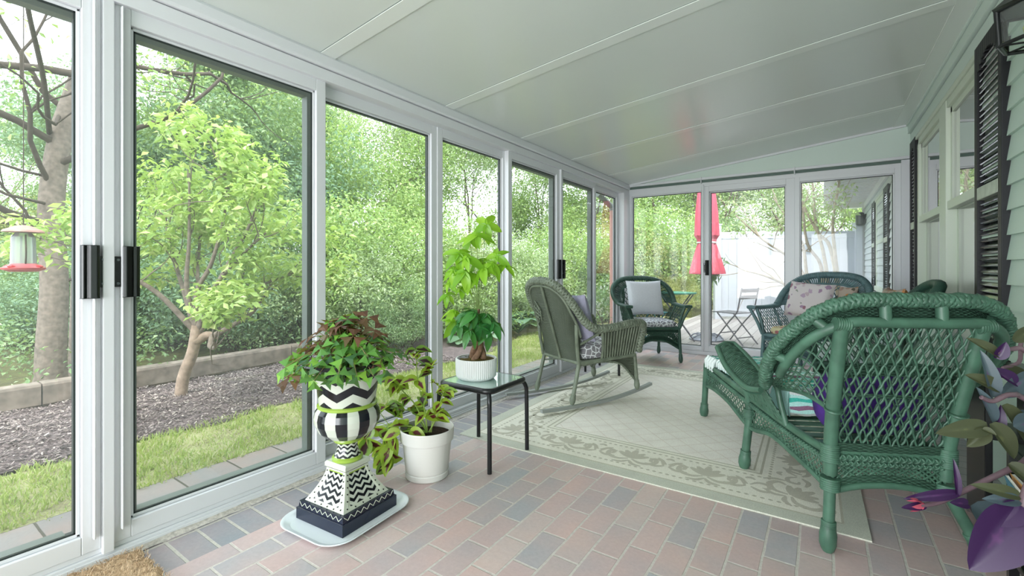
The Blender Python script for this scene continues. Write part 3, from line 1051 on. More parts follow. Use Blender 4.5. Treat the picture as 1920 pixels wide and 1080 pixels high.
def make_shrub(name, h, rad, nleaf, leaf, size, seed, stems=9, aspect=0.5, clusters=70):
    root = thing(name, 'x', 'shrub')
    r = np.random.default_rng(seed)
    mb, tips = MB(), []
    for k in range(stems):
        a = 2 * PI * k / stems + r.uniform(-0.3, 0.3)
        branchy(mb, (0.08 * math.cos(a), 0.08 * math.sin(a), -0.06), (0.55 * math.cos(a), 0.55 * math.sin(a), 1.0), h * 0.5, 0.016, 1, r, tips, spread=0.6, kids=(2, 3), n=5)
    mb.build('stem', TWIG, root)
    cen = []
    while len(cen) < clusters:
        q = r.uniform(-1, 1, 3)
        if 0.35 < np.linalg.norm(q) < 1:
            cen.append(q * np.array([rad, rad, h * 0.5]) + V(0, 0, h * 0.5))
    cen = np.concatenate([np.array(cen), np.array(tips)])
    leaf_cloud('foliage', cen, rad * 0.26, nleaf, size, LEAF[leaf], root, seed + 1, aspect=aspect, up=0.6)
    return root

def polar(px, d):
    a = (px - 960) / 850.0
    th = math.atan(582 / 850.0)
    c_, s_ = math.cos(th), math.sin(th)
    return ((a * c_ - s_) * d, (a * s_ + c_) * d)

PROTO = {
    'shrub_mid': make_shrub('leafy_shrub', 2.3, 1.25, 22000, 'mid', 0.055, 11),
    'shrub_blue': make_shrub('leafy_shrub', 2.0, 1.3, 22000, 'blue', 0.055, 21),
    'shrub_pale': make_shrub('leafy_shrub', 1.6, 1.1, 17000, 'pale', 0.052, 31),
    'shrub_gold': make_shrub('leafy_shrub', 2.2, 1.1, 17000, 'gold', 0.055, 41),
    'shrub_lime': make_shrub('leafy_shrub', 2.4, 1.3, 20000, 'lime', 0.06, 51),
    'tree_mid': make_tree('woodland_tree', 6.4, 2.3, 34000, 'mid', 0.085, 61),
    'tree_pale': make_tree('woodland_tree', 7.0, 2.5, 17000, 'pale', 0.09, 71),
    'tree_blue': make_tree('woodland_tree', 6.0, 2.2, 34000, 'blue', 0.085, 81),
    'tree_lime': make_tree('woodland_tree', 5.4, 2.0, 19000, 'lime', 0.08, 91),
}
KIND_WORDS = {'shrub_mid': 'mid green leafy shrub', 'shrub_blue': 'cool green leafy shrub', 'shrub_pale': 'pale green low shrub', 'shrub_gold': 'yellow green shrub',
              'shrub_lime': 'bright lime green shrub', 'tree_mid': 'mid green tree', 'tree_pale': 'pale green hazy tree', 'tree_blue': 'cool green tree', 'tree_lime': 'bright lime green tree'}
used = set()
def plant(kind, px, d, s=1.0, rz=None, dz=0.0):
    p = PROTO[kind]
    o = p if kind not in used else copy_tree(p)
    used.add(kind)
    x, y = polar(px, d)
    o.location = (x, y, GZ + dz)
    o.rotation_euler = (0, 0, rz if rz is not None else (px * 0.37 + d) % 6.28)
    o.scale = (s, s, s)
    where = 'seen through the nearest glass panel with the bird feeder' if px < 160 else 'growing beyond the bark bed and its timber' if px < 610 else 'growing behind the urn, beyond the lawn' if px < 830 else 'growing beyond the lawn, behind the money tree' if px < 960 else 'growing at the end of the lawn, behind the rocking chair' if px < 1170 else 'growing behind the closed red parasol' if px < 1340 else 'growing behind the white privacy fence'
    o['label'] = KIND_WORDS[kind] + ' ' + where
    o['group'] = KIND_WORDS[kind] + 's ' + where
    return o

# shrubs in front
for a in [('shrub_blue', 40, 8.0, 0.9), ('shrub_mid', 150, 7.2, 0.8), ('shrub_blue', 250, 6.6, 0.85), ('shrub_mid', 350, 6.9, 1.0), ('shrub_blue', 455, 6.5, 0.95),
          ('shrub_mid', 520, 7.4, 1.15), ('shrub_pale', 565, 6.5, 0.8), ('shrub_lime', 640, 7.4, 1.05), ('shrub_pale', 690, 6.7, 0.9), ('shrub_lime', 775, 7.6, 0.9),
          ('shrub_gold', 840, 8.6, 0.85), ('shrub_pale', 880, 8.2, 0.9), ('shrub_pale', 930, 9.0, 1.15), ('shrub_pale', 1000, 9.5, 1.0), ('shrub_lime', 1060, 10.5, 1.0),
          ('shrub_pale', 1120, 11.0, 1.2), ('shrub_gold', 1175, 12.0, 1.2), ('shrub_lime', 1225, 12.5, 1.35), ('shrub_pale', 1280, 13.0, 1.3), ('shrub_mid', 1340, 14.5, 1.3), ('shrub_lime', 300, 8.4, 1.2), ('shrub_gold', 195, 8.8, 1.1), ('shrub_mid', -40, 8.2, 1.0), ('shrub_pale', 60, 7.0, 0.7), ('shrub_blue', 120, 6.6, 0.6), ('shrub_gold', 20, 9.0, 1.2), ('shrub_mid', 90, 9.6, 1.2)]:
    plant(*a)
# trees further back
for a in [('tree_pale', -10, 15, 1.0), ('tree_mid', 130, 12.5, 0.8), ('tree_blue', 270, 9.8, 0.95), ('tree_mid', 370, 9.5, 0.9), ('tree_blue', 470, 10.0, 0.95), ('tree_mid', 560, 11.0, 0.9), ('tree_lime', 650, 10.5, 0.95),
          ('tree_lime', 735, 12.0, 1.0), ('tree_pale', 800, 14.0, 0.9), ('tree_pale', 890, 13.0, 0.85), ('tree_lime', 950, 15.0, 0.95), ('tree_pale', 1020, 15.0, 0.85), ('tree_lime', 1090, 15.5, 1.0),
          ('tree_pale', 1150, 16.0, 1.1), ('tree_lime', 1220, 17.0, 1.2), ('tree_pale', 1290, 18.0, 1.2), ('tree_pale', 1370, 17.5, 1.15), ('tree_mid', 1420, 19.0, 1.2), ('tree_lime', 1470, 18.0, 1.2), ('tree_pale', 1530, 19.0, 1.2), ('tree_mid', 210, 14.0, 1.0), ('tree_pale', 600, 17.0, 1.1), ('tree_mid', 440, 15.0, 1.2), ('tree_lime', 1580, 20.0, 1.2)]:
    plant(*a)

# low scrub on the woodland floor
ug_ = np.random.default_rng(77)
cen_ = []
while len(cen_) < 420:
    x_, y_ = ug_.uniform(-13, -5.6), ug_.uniform(-2, 13)
    cen_.append((x_, y_, GZ + ug_.uniform(0.02, 0.45)))
uo = leaf_cloud('undergrowth', cen_, 0.42, 46000, 0.055, LEAF['mid'], None, 78, up=0.7, squash=0.7)
tag(uo, 'low tangled green undergrowth on the woodland floor beyond the timber edging', 'undergrowth', kind='stuff')

# ---- the tall twin trunks with bare limbs, seen left of the first post
root = thing('tall_tree', 'tall grey twin-trunked tree with bare dark limbs beside the bird feeder', 'tree', (-5.95, 1.06, GZ))
mb = MB()
mb.tube(spline([(0, 0, -0.1), (0.02, 0.0, 0.4), (0.03, 0.02, 1.0), (0.02, 0.0, 1.7), (0.06, 0.06, 2.4), (0.12, 0.22, 3.2), (0.15, 0.3, 4.4), (0.2, 0.3, 6.0)], 40),
        np.interp(np.linspace(0, 1, 40), [0, 0.08, 0.3, 0.7, 1], [0.15, 0.115, 0.10, 0.08, 0.05]), 12)
mb.build('trunk', BARK, root)
mb = MB()
mb.tube(spline([(-0.35, 0.30, -0.1), (-0.33, 0.30, 0.6), (-0.36, 0.34, 1.6), (-0.30, 0.5, 2.6), (-0.2, 0.7, 4.2), (-0.1, 0.8, 6.0)], 35), np.linspace(0.12, 0.06, 36), 12)
mb.build('trunk', BARK, root)
r_ = np.random.default_rng(5)
tips = []
for (p, d, L, rr) in [((0.02, 0, 1.55), (0.35, -0.75, 0.35), 1.5, 0.03), ((0.03, 0, 2.1), (0.5, 0.5, 0.25), 1.5, 0.032), ((0.05, 0.05, 2.3), (0.35, -0.9, 0.15), 1.7, 0.035), ((0.1, 0.2, 3.0), (0.55, -0.8, -0.1), 1.7, 0.035),
                      ((0.1, 0.2, 3.1), (0.2, 0.8, 0.5), 1.4, 0.03), ((0.03, 0, 1.9), (0.6, -0.2, 0.6), 1.2, 0.022), ((-0.33, 0.5, 2.5), (-0.1, -0.9, 0.7), 1.6, 0.03), ((0.0, 0.02, 1.0), (0.5, 0.5, 0.1), 0.8, 0.015), ((0.12, 0.25, 3.4), (0.5, -0.5, 0.7), 1.4, 0.03), ((0.0, 0.0, 1.3), (0.5, -0.8, 0.5), 1.1, 0.014), ((0.0, 0.0, 1.75), (0.6, -0.6, -0.2), 1.1, 0.014), ((0.05, 0.05, 2.6), (0.7, -0.4, -0.5), 1.3, 0.016), ((0.03, 0.0, 2.0), (0.5, -0.9, -0.3), 1.2, 0.013), ((-0.33, 0.3, 1.4), (0.2, -0.9, 0.6), 1.3, 0.015)]:
    lm = MB()
    branchy(lm, p, d, L, rr, 2, r_, tips, spread=0.7, kids=(2, 3), gnarl=0.22)
    lm.build('branch', TWIG, root)
leaf_cloud('foliage', np.array(tips), 0.28, 2600, 0.06, LEAF['lime'], root, 88)

# ---- hummingbird feeder on a wire from one of those limbs
root = thing('bird_feeder', 'glass hummingbird feeder with a red base hanging outside the nearest pane', 'feeder', (-3.63, 0.54, 1.09))
mb = MB()
mb.lathe([(0.0, 0.02), (0.05, 0.02), (0.052, 0.03), (0.048, 0.18), (0.03, 0.205), (0.0, 0.21)], 24)
gl_ = glass_mat('feeder_glass', (0.86, 0.93, 0.90), 0.35, 1.0)
mb.build('bottle', gl_, root)
mb = MB()
mb.lathe([(0.0, -0.012), (0.055, -0.012), (0.085, 0.0), (0.088, 0.010), (0.06, 0.022), (0.05, 0.035), (0.0, 0.035)], 28)
base_ = mb.build('base', plain('feeder_red', (196, 84, 88), 0.35), root)
for k in range(4):
    a = PI / 4 + k * PI / 2
    f_ = MB()
    f_.lathe([(0.0, 0), (0.012, 0.0), (0.017, 0.010), (0.006, 0.018), (0, 0.018)], 8, (0.074 * math.cos(a), 0.074 * math.sin(a), 0.008))
    f_.build('flower_port', plain('port_red', (214, 60, 66), 0.4) if 'port' not in M else M['port'], base_)
mb = MB()
mb.lathe([(0.0, 0.245), (0.03, 0.24), (0.08, 0.215), (0.085, 0.205), (0.0, 0.20)], 28)
mb.build('lid', plain('feeder_copper', (176, 132, 120), 0.45, 0.5, 0.2), root)
mb = MB()
mb.tube(spline([(0.05, 0, 0.03), (0.066, 0, 0.09), (0.052, 0, 0.19)], 8), 0.004, 6)
mb.tube(spline([(-0.05, 0, 0.03), (-0.066, 0, 0.09), (-0.052, 0, 0.19)], 8), 0.004, 6)
mb.bar((0, 0, 0.24), (0, 0, 1.62), 0.0025, 5)
mb.tube(spline([(0, 0, 1.62), (-0.5, 0.1, 1.60), (-1.3, 0.3, 1.45), (-2.25, 0.5, 1.25)], 18), np.linspace(0.01, 0.022, 19), 6)
mb.build('wire', TWIG, root)

# ---- small forked ornamental tree in the mulch
root = thing('small_tree', 'small lime-leaved tree forking low above the bark mulch', 'tree', (-4.61, 1.62, GZ))
CR, CU = V(0.825, 0.565, 0), V(0, 0, 1)      # across the view, up
CD = V(-0.565, 0.825, 0)
def sp(a, h, d=0.0):
    return CR * a + CU * h + CD * d
mb = MB()
mb.tube(spline([sp(0, -0.06), sp(0.03, 0.2), sp(0.11, 0.42), sp(0.14, 0.58), sp(0.15, 0.66)], 16), np.linspace(0.048, 0.042, 17), 10)
mb.tube(spline([sp(0.13, 0.52), sp(0.22, 0.57, 0.03), sp(0.3, 0.55, 0.05)], 8), [0.05, 0.04, 0.03, 0.02], 8)
mb.build('trunk', plain('pale_bark', (158, 138, 122), 0.85, 0.15, noise=0.25, nscale=25, bump=0.7), root)
tips = []
r_ = np.random.default_rng(17)
limbs = [[(0.13, 0.6), (0.08, 0.85), (-0.02, 1.15), (-0.08, 1.55)], [(0.14, 0.62), (0.16, 0.95), (0.3, 1.2), (0.42, 1.6), (0.46, 1.9)], [(0.15, 0.6), (0.32, 0.95), (0.55, 1.2), (0.85, 1.45)],
         [(0.15, 0.58), (0.3, 0.78), (0.62, 0.98), (0.95, 1.12)], [(0.12, 0.62), (-0.08, 0.95), (-0.3, 1.15), (-0.42, 1.3)], [(0.28, 0.56), (0.45, 0.66), (0.62, 0.78), (0.78, 1.05)],
         [(0.14, 0.64), (0.1, 1.0), (0.16, 1.4), (0.2, 1.95)], [(0.13, 0.62), (0.0, 0.9), (-0.2, 1.4), (-0.3, 1.75)], [(0.16, 0.62), (0.36, 1.05), (0.62, 1.5), (0.75, 1.8)], [(0.28, 0.55), (0.36, 0.5), (0.5, 0.52), (0.58, 0.6)]]
for i, L in enumerate(limbs):
    lm = MB()
    dd = r_.uniform(-0.55, 0.55)
    P = [sp(a, h, dd * k / (len(L) - 1)) for k, (a, h) in enumerate(L)]
    S = spline(P, 15)
    lm.tube(S, np.linspace(0.026, 0.007, len(S)), 7)
    for q in range(6):
        st = S[int(len(S) * r_.uniform(0.45, 0.98))]
        branchy(lm, st, unit(S[-1] - S[-4]) + r_.normal(0, 0.55, 3) + V(0, 0, 0.25), r_.uniform(0.22, 0.42), 0.006, 1, r_, tips, kids=(1, 2), n=5)
    tips.append(S[-1])
    lm.build('branch', BARK, root)
tp = np.array(tips)
tp = tp[tp[:, 2] > 0.78]
leaf_cloud('foliage', tp, 0.15, 6500, 0.072, LEAF['sapling'], root, 99, aspect=0.5, up=0.9)

# ---- big-leaved hostas and low plants at the lawn's end
def hosta(x, y, s, label, n=26, seed=1, mat='blue'):
    root = thing('hosta', label, 'plant', (x, y, GZ), 0, 'hostas at the end of the lawn')
    r = np.random.default_rng(seed)
    mb = MB()
    st = MB()
    for k in range(n):
        a = r.uniform(0, 2 * PI)
        L = s * r.uniform(0.7, 1.1)
        el = r.uniform(0.2, 1.1)
        d = V(math.cos(a) * math.cos(el), math.sin(a) * math.cos(el), math.sin(el))
        h0 = d * L * 0.6
        st.tube([V(0, 0, 0), h0 * 0.5 + V(0, 0, 0.02), h0], 0.006, 5)
        side = unit(np.cross(d, V(0, 0, 1)))
        dn = V(d[0], d[1], -0.25)
        W = 0.26 * L
        def fn(u, v, h0=h0, dn=dn, side=side, W=W, L=L):
            w = math.sin(PI * min(1, v * 0.9 + 0.08)) ** 0.8 * W
            return h0 + dn * (v * L * 0.55) + V(0, 0, 0.18 * L * math.sin(v * 2.2)) + side * ((u - 0.5) * 2 * w) + V(0, 0, abs(u - 0.5) * 0.18 * L * (1 - v))
        mb.grid(fn, 4, 6)
    mb.build('foliage', LEAF[mat], root)
    st.build('stem', LEAF['dark'], root)
hosta(-4.45, 6.7, 0.62, 'large cool green hosta at the lawn edge behind the rocking chair', seed=1)
hosta(-4.9, 7.4, 0.7, 'broad-leaved hosta farther back behind the one at the lawn edge', seed=2, mat='mid')
hosta(-4.35, 5.4, 0.55, 'clump of hosta leaves at the mulch corner behind the money tree', seed=3)
hosta(-3.9, 9.3, 0.7, 'hosta clump beyond the lawn beside the house downspout', seed=4, mat='mid')
def bush(name, label, x, y, s, kind, group=None):
    o = copy_tree(PROTO[kind])
    o.name = name
    o.location = (x, y, GZ)
    o.scale = (s, s, s)
    o['label'] = label
    if 'group' in o: del o['group']
    return o
bush('bedding_bush', 'dark glossy low bush at the end of the bark bed behind the urn plant', -4.75, 4.35, 0.42, 'shrub_mid')
bush('bedding_bush', 'low yellow green bush beside the deck behind the bistro table', -2.9, 11.4, 0.5, 'shrub_gold')

# white-flowered bush by the corner post
root = thing('flowering_bush', 'bush with white blossoms outside the far corner post', 'bush', (-2.72, 6.55, GZ))
r_ = np.random.default_rng(4)
mb, tips = MB(), []
for k in range(8):
    a = k * 0.785
    branchy(mb, (0, 0, 0), (0.5 * math.cos(a), 0.5 * math.sin(a), 1), 0.55, 0.01, 1, r_, tips, n=5)
mb.build('stem', TWIG, root)
leaf_cloud('foliage', np.array(tips), 0.2, 900, 0.07, LEAF['mid'], root, 5)
bl = leaf_mat('white_petal', [(0, (226, 226, 222)), (1, (248, 246, 240))], trans=0.4)
leaf_cloud('blossom', np.array(tips)[::2], 0.12, 500, 0.06, bl, root, 6, aspect=0.9)
# ================================================================ deck, fence and the house beyond the far doors
def plank_mat(name, stops, w=0.14):
    t = NT(name)
    tc = t.n('ShaderNodeTexCoord')
    sx = t.n('ShaderNodeSeparateXYZ')
    t.l(tc.outputs['Object'], sx.inputs[0])
    f = t.math('DIVIDE', sx.outputs[0], w)
    fr = t.math('FRACT', f)
    gap = t.math('LESS_THAN', fr, 0.06)
    wn_ = t.n('ShaderNodeTexWhiteNoise', noise_dimensions='1D')
    t.l(t.math('FLOOR', f), wn_.inputs['W'])
    c = t.ramp(wn_.outputs[0], [(p, lin(*q)) for p, q in stops])
    nz = t.n('ShaderNodeTexNoise', i_Scale=4.0, i_Detail=6.0)
    mp = t.n('ShaderNodeMapping')
    mp.inputs['Scale'].default_value = (12, 0.8, 1)
    t.l(tc.outputs['Object'], mp.inputs[0])
    t.l(mp.outputs[0], nz.inputs['Vector'])
    c = t.mix(0.4, c, t.ramp(nz.outputs[0], [(0.3, (0.4, 0.4, 0.4, 1)), (0.7, (0.6, 0.6, 0.6, 1))]), 'OVERLAY')
    c = t.mix(gap, c, lin(110, 106, 104))
    t.bsdf(c, 0.7, 0.2)
    return t.mat
b = MB()
b.box(-2.45, 0.76, 6.22, 13.2, -0.20, -0.035)
struct(b.build('deck_floor', plank_mat('silver_deck', [(0, (150, 142, 140)), (0.5, (162, 154, 151)), (1, (172, 165, 162))])))

M['fence'] = plain('white_vinyl_fence', (196, 200, 208), 0.4)
root = thing('privacy_fence', 'tall solid white vinyl privacy fence across the end of the deck', 'fence', (-1.93, 10.9, -0.04), math.atan2(1.35, 2.62))
Lf = math.hypot(2.62, 1.35)
for x in (0.0, Lf / 2 + 0.06, Lf - 0.08):
    p = MB()
    p.box(x - 0.065, x + 0.065, -0.065, 0.065, 0, 2.08)
    p.prism([(x - 0.08, -0.08, 2.08), (x + 0.08, -0.08, 2.08), (x + 0.08, 0.08, 2.08), (x - 0.08, 0.08, 2.08)], (0, 0, 0.03))
    p.build('post', M['fence'], root, bevel=0.004)
p = MB()
p.box(0.06, Lf - 0.1, -0.025, 0.025, 1.78, 1.93)
p.build('rail', M['fence'], root, bevel=0.004)
p = MB()
p.box(0.06, Lf - 0.1, -0.025, 0.025, 0.06, 0.22)
p.build('rail', M['fence'], root, bevel=0.004)
p = MB()
n = 16
for k in range(n):
    a = 0.06 + (Lf - 0.16) * k / n
    p.box(a, a + (Lf - 0.16) / n - 0.004, -0.014, 0.014, 0.2, 1.80)
p.build('panel', M['fence'], root)

# ---- closed red parasol on an ornate base
root = thing('parasol', 'closed coral red patio parasol standing beyond the far sliding door', 'parasol', (-1.51, 7.63, -0.035))
M['coral'] = plain('coral_canvas', (214, 92, 112), 0.8, 0.2)
p = MB()
prof = [(0.03, 1.02), (0.24, 1.04), (0.235, 1.08), (0.15, 1.42), (0.12, 1.52), (0.13, 1.58), (0.165, 1.64), (0.15, 2.0), (0.11, 2.4), (0.05, 2.72), (0.0, 2.80)]
p.lathe(prof, 64, (0, 0, 0), rmod=lambda a, z: 1 + 0.12 * math.sin(8 * a) * (1 if z < 2.6 else 0.3) + 0.05 * math.sin(3 * a + z))
p.build('canopy', M['coral'], root)
p = MB()
p.bar((0, 0, 0.03), (0, 0, 2.86), 0.02, 12)
p.build('pole', plain('pole_bronze', (120, 110, 108), 0.4), root)
p = MB()
p.tube([(0.135 * math.cos(a), 0.135 * math.sin(a), 1.53) for a in np.linspace(0, 2 * PI, 24, endpoint=False)], 0.014, 6, closed=True)
p.build('tie', plain('tie_white', (232, 222, 226), 0.7), root)
p = MB()
p.lathe([(0.0, 0.0), (0.25, 0.0), (0.255, 0.02), (0.2, 0.045), (0.08, 0.06), (0.035, 0.09), (0.035, 0.25), (0.0, 0.25)], 40)
for k in range(8):
    a = k * PI / 4
    p.tube(spline([(0.24 * math.cos(a), 0.24 * math.sin(a), 0.03), (0.18 * math.cos(a + 0.25), 0.18 * math.sin(a + 0.25), 0.085), (0.10 * math.cos(a), 0.10 * math.sin(a), 0.09), (0.04 * math.cos(a), 0.04 * math.sin(a), 0.14)], 12), 0.012, 6)
p.build('base', plain('base_iron', (150, 152, 166), 0.5), root)

# ---- bistro table and folding chairs
M['bistro_green'] = plain('bistro_green', (62, 140, 120), 0.4)
M['bistro_teal'] = plain('bistro_teal', (40, 120, 130), 0.4)
M['bistro_grey'] = plain('bistro_grey', (104, 100, 108), 0.4)
root = thing('bistro_table', 'small round green folding bistro table outside the far doors', 'table', (-1.92, 7.42, -0.035), 0.3)
p = MB()
p.lathe([(0.0, 0.725), (0.30, 0.725), (0.305, 0.73), (0.305, 0.745), (0.0, 0.75)], 40)
p.build('table_top', M['bistro_green'], root)
for s_ in (-1, 1):
    for y in (-0.17, 0.17):
        p = MB()
        p.bar((-0.26 * s_, y + 0.01 * s_, 0), (0.24 * s_, y + 0.01 * s_, 0.72), 0.010, 8)
        p.build('leg', M['bistro_grey'], root)
def bistro_chair(loc, rz, label, m):
    root = thing('bistro_chair', label, 'chair', loc, rz, 'folding bistro chairs on the deck')
    w = 0.19
    for s_ in (-1, 1):
        p = MB()
        p.tube(spline([(s_ * w, 0.22, 0.0), (s_ * w, -0.02, 0.30), (s_ * w, -0.17, 0.47), (s_ * w, -0.20, 0.56), (s_ * w, -0.26, 0.84)], 20), 0.0105, 8)
        p.build('back_leg', m, root)
        p = MB()
        p.tube([(s_ * (w - 0.022), -0.26, 0.0), (s_ * (w - 0.022), 0.17, 0.45)], 0.0105, 8)
        p.build('front_leg', m, root)
    p = MB()
    for k in range(5):
        y = -0.16 + 0.085 * k
        p.box(-w, w, y, y + 0.065, 0.452, 0.464)
    p.build('seat', m, root)
    for y, z in ((0.10, 0.15), (-0.17, 0.10)):
        p = MB()
        p.bar((-w, y, z), (w, y, z), 0.008)
        p.build('stretcher', m, root)
    p = MB()
    for z in (0.70, 0.80):
        y = -0.20 - (z - 0.56) * 0.215
        p.obox((0, y, z), (w + 0.012, 0, 0), (0, 0.006, 0), (0, -0.006, 0.028))
    p.build('backrest', m, root)
    return root
bistro_chair((-1.10, 7.58, -0.035), math.radians(62), 'grey folding bistro chair in front of the white privacy fence', M['bistro_grey'])
bistro_chair((-2.20, 6.95, -0.035), math.radians(-120), 'teal folding bistro chair half hidden behind the white-pillowed armchair', M['bistro_teal'])

# ---- house running on past the far wall
b = MB()
lap(b, YF + 0.16, 12.42, -0.10, 2.40)
struct(b.build('wall_exterior', M['siding_out'] if 'siding_out' in M else plain('white_siding', (200, 206, 210), 0.5)))
b = MB()
b.box(0.10, XR + 0.05, YF + 0.16, 13.0, 2.47, 2.50)
for k in range(46):
    b.box(0.14, XR + 0.02, YF + 0.2 + 0.15 * k, YF + 0.2 + 0.15 * k + 0.012, 2.464, 2.472)
b.box(0.02, 0.13, YF + 0.16, 13.0, 2.46, 2.60)
b.box(XR - 0.035, XR + 0.02, YF + 0.16, 12.42, 2.36, 2.47)
b.box(XR - 0.05, XR + 0.02, 12.32, 12.44, -0.1, 2.45)
struct(b.build('trim_6', plain('soffit_white', (214, 214, 218), 0.5)))
house_window('window_11', 8.52, 9.75, 0.75, 2.20, False)
shutter('shutter', 'grey-looking louvered shutter outside, nearest beyond the far glass wall', 7.92, 8.47, 0.70, 2.24)
shutter('shutter', 'louvered shutter on the farther side of the window outside', 9.82, 10.37, 0.70, 2.24)

root = thing('wall_sconce', 'small dark outdoor sconce on the siding near the end of the house', 'sconce', (XR, 12.0, 1.98))
p = MB()
p.lathe([(0.0, 0.0), (0.05, 0.0), (0.085, 0.03), (0.085, 0.22), (0.05, 0.28), (0, 0.29)], 12, (-0.10, 0, 0))
p.build('shade', M['black_metal'], root)
p = MB()
p.box(-0.03, 0.0, -0.06, 0.06, 0.05, 0.24)
p.build('wall_plate', M['black_metal'], root)

# ---- gutter downspout by the far corner
root = thing('downspout', 'downspout coloured with a pink reflection, with a grey elbow outside the far corner post', 'downspout', (-2.56, 6.30, 0))
p = MB()
p.tube(spline([(0.02, 0.0, 1.96), (0.02, 0.0, 1.2), (0.02, 0.0, 0.2), (0.0, -0.05, 0.02)], 12), 0.035, 10)
p.build('pipe', plain('pink_reflection_pipe', (206, 150, 140), 0.5), root)  # pink base colour paints the reflection on the pipe
p = MB()
p.tube(spline([(-0.06, -0.34, 2.14), (-0.05, -0.26, 2.12), (-0.02, -0.10, 2.05), (0.01, 0.0, 1.99), (0.02, 0.0, 1.93)], 18), 0.040, 10)
p.build('elbow', plain('zinc', (120, 128, 122), 0.5), root)

# ---- multi-stemmed tree between the fence and the house
root = thing('crepe_tree', 'many-stemmed pale tree with bare twisting limbs in front of the white fence', 'tree', (0.10, 8.9, -0.06))
r_ = np.random.default_rng(23)
CRX = V(0.825, 0.565, 0)
CDX = V(-0.565, 0.825, 0)
def q3(a, h, d=0.0):
    return CRX * a + V(0, 0, h) + CDX * d
stems = [[(0.02, 0), (0.0, 0.8), (-0.06, 1.4), (-0.16, 1.9), (-0.20, 2.6), (-0.3, 3.4)],
         [(0.06, 0), (0.10, 0.8), (0.02, 1.4), (-0.04, 1.9), (0.03, 2.5), (0.1, 3.4)],
         [(-0.06, 0), (-0.14, 0.6), (-0.24, 1.2), (-0.5, 1.55), (-0.62, 2.2), (-0.7, 3.0)],
         [(-0.1, 0), (-0.24, 0.5), (-0.44, 1.05), (-0.72, 1.35), (-1.1, 1.6), (-1.55, 2.0)],
         [(0.08, 0), (0.16, 0.7), (0.06, 1.5), (-0.12, 1.75), (-0.36, 2.35), (-0.42, 3.2)],
         [(-0.04, 0), (-0.3, 0.62), (-0.62, 0.86), (-0.95, 1.02), (-1.3, 1.12)],
         [(0.04, 0), (-0.1, 0.7), (-0.34, 0.95), (-0.42, 1.5), (-0.58, 1.8), (-0.9, 2.3)]]
tips = []
PALE = plain('pale_smooth_bark', (170, 156, 134), 0.75, 0.2, noise=0.22, nscale=12, bump=0.4)
for i, L in enumerate(stems):
    dd = r_.uniform(-0.5, 0.5)
    S = spline([q3(a, h, dd * k / len(L)) for k, (a, h) in enumerate(L)], 25)
    lm = MB()
    lm.tube(S, np.linspace(0.036, 0.010, len(S)), 8)
    for q in range(5):
        st = S[int(len(S) * r_.uniform(0.45, 0.98))]
        branchy(lm, st, unit(S[-1] - S[-4]) + r_.normal(0, 0.7, 3), r_.uniform(0.4, 0.8), 0.010, 1, r_, tips, kids=(1, 2), n=5, gnarl=0.25)
    tips.append(S[-1])
    lm.build('trunk', PALE, root)
tp = np.array(tips)
leaf_cloud('foliage', tp[tp[:, 2] > 1.7], 0.22, 1500, 0.075, LEAF['pale'], root, 31, up=0.7)
lf = MB()
# the low sprig with a few long leaves hanging before the fence
sprig = [q3(-1.3, 1.12), q3(-1.55, 1.06), q3(-1.85, 1.02)]
lf.tube(spline(sprig, 8), 0.006, 5)
lf.build('twig', PALE, root)
leaf_cloud('sprig_foliage', np.array([q3(-1.85, 1.0), q3(-1.75, 1.24), q3(-1.92, 1.02)]), 0.12, 46, 0.13, LEAF['blue'], root, 37, aspect=0.35, droop=0.6)
# ================================================================ rug, wicker furniture, cushions
RUG = Matrix.Translation((-0.93, 3.68, 0.0)) @ Matrix.Rotation(math.radians(1.0), 4, 'Z')
RW, RL = 2.14, 2.78
def rug_mat(name, rgb, weave=True, grid_rgb=None):
    t = NT(name)
    tc = t.n('ShaderNodeTexCoord')
    nz = t.n('ShaderNodeTexNoise', i_Scale=260.0, i_Detail=2.0)
    n2 = t.n('ShaderNodeTexNoise', i_Scale=9.0, i_Detail=4.0)
    t.l(tc.outputs['Object'], nz.inputs['Vector'])
    t.l(tc.outputs['Object'], n2.inputs['Vector'])
    c = lin(*rgb)
    col = t.mix(0.35, t.ramp(nz.outputs[0], [(0.3, tuple(q * 0.72 for q in c[:3]) + (1,)), (0.7, tuple(min(1, q * 1.2) for q in c[:3]) + (1,))]),
                t.ramp(n2.outputs[0], [(0.3, tuple(q * 0.86 for q in c[:3]) + (1,)), (0.7, tuple(min(1, q * 1.1) for q in c[:3]) + (1,))]))
    if grid_rgb:
        sx = t.n('ShaderNodeSeparateXYZ')
        t.l(tc.outputs['Object'], sx.inputs[0])
        lines = []
        for op in ('ADD', 'SUBTRACT'):
            s_ = t.math(op, sx.outputs[0], sx.outputs[1])
            lines.append(t.math('LESS_THAN', t.math('ABSOLUTE', t.math('SUBTRACT', t.math('FRACT', t.math('MULTIPLY', s_, 6.5)), 0.5)), 0.035))
        ln = t.math('MULTIPLY', t.math('MAXIMUM', lines[0], lines[1]), 0.45)
        col = t.mix(ln, col, lin(*grid_rgb))
    t.bsdf(col, 0.85, 0.15, 0, nz.outputs[0], 0.35, 0.003)
    return t.mat
rug_mats = [rug_mat('rug_field', (248, 236, 226), grid_rgb=(214, 198, 184)), rug_mat('rug_border', (238, 232, 218)), rug_mat('rug_edge_green', (204, 204, 190)),
            rug_mat('rug_motif', (200, 194, 178)), rug_mat('rug_line', (196, 190, 172))]
root = thing('area_rug', 'beige flat-woven rug with grey green scroll border under the wicker seats', 'rug')
root.matrix_world = RUG
b = MB()
zt = 0.007
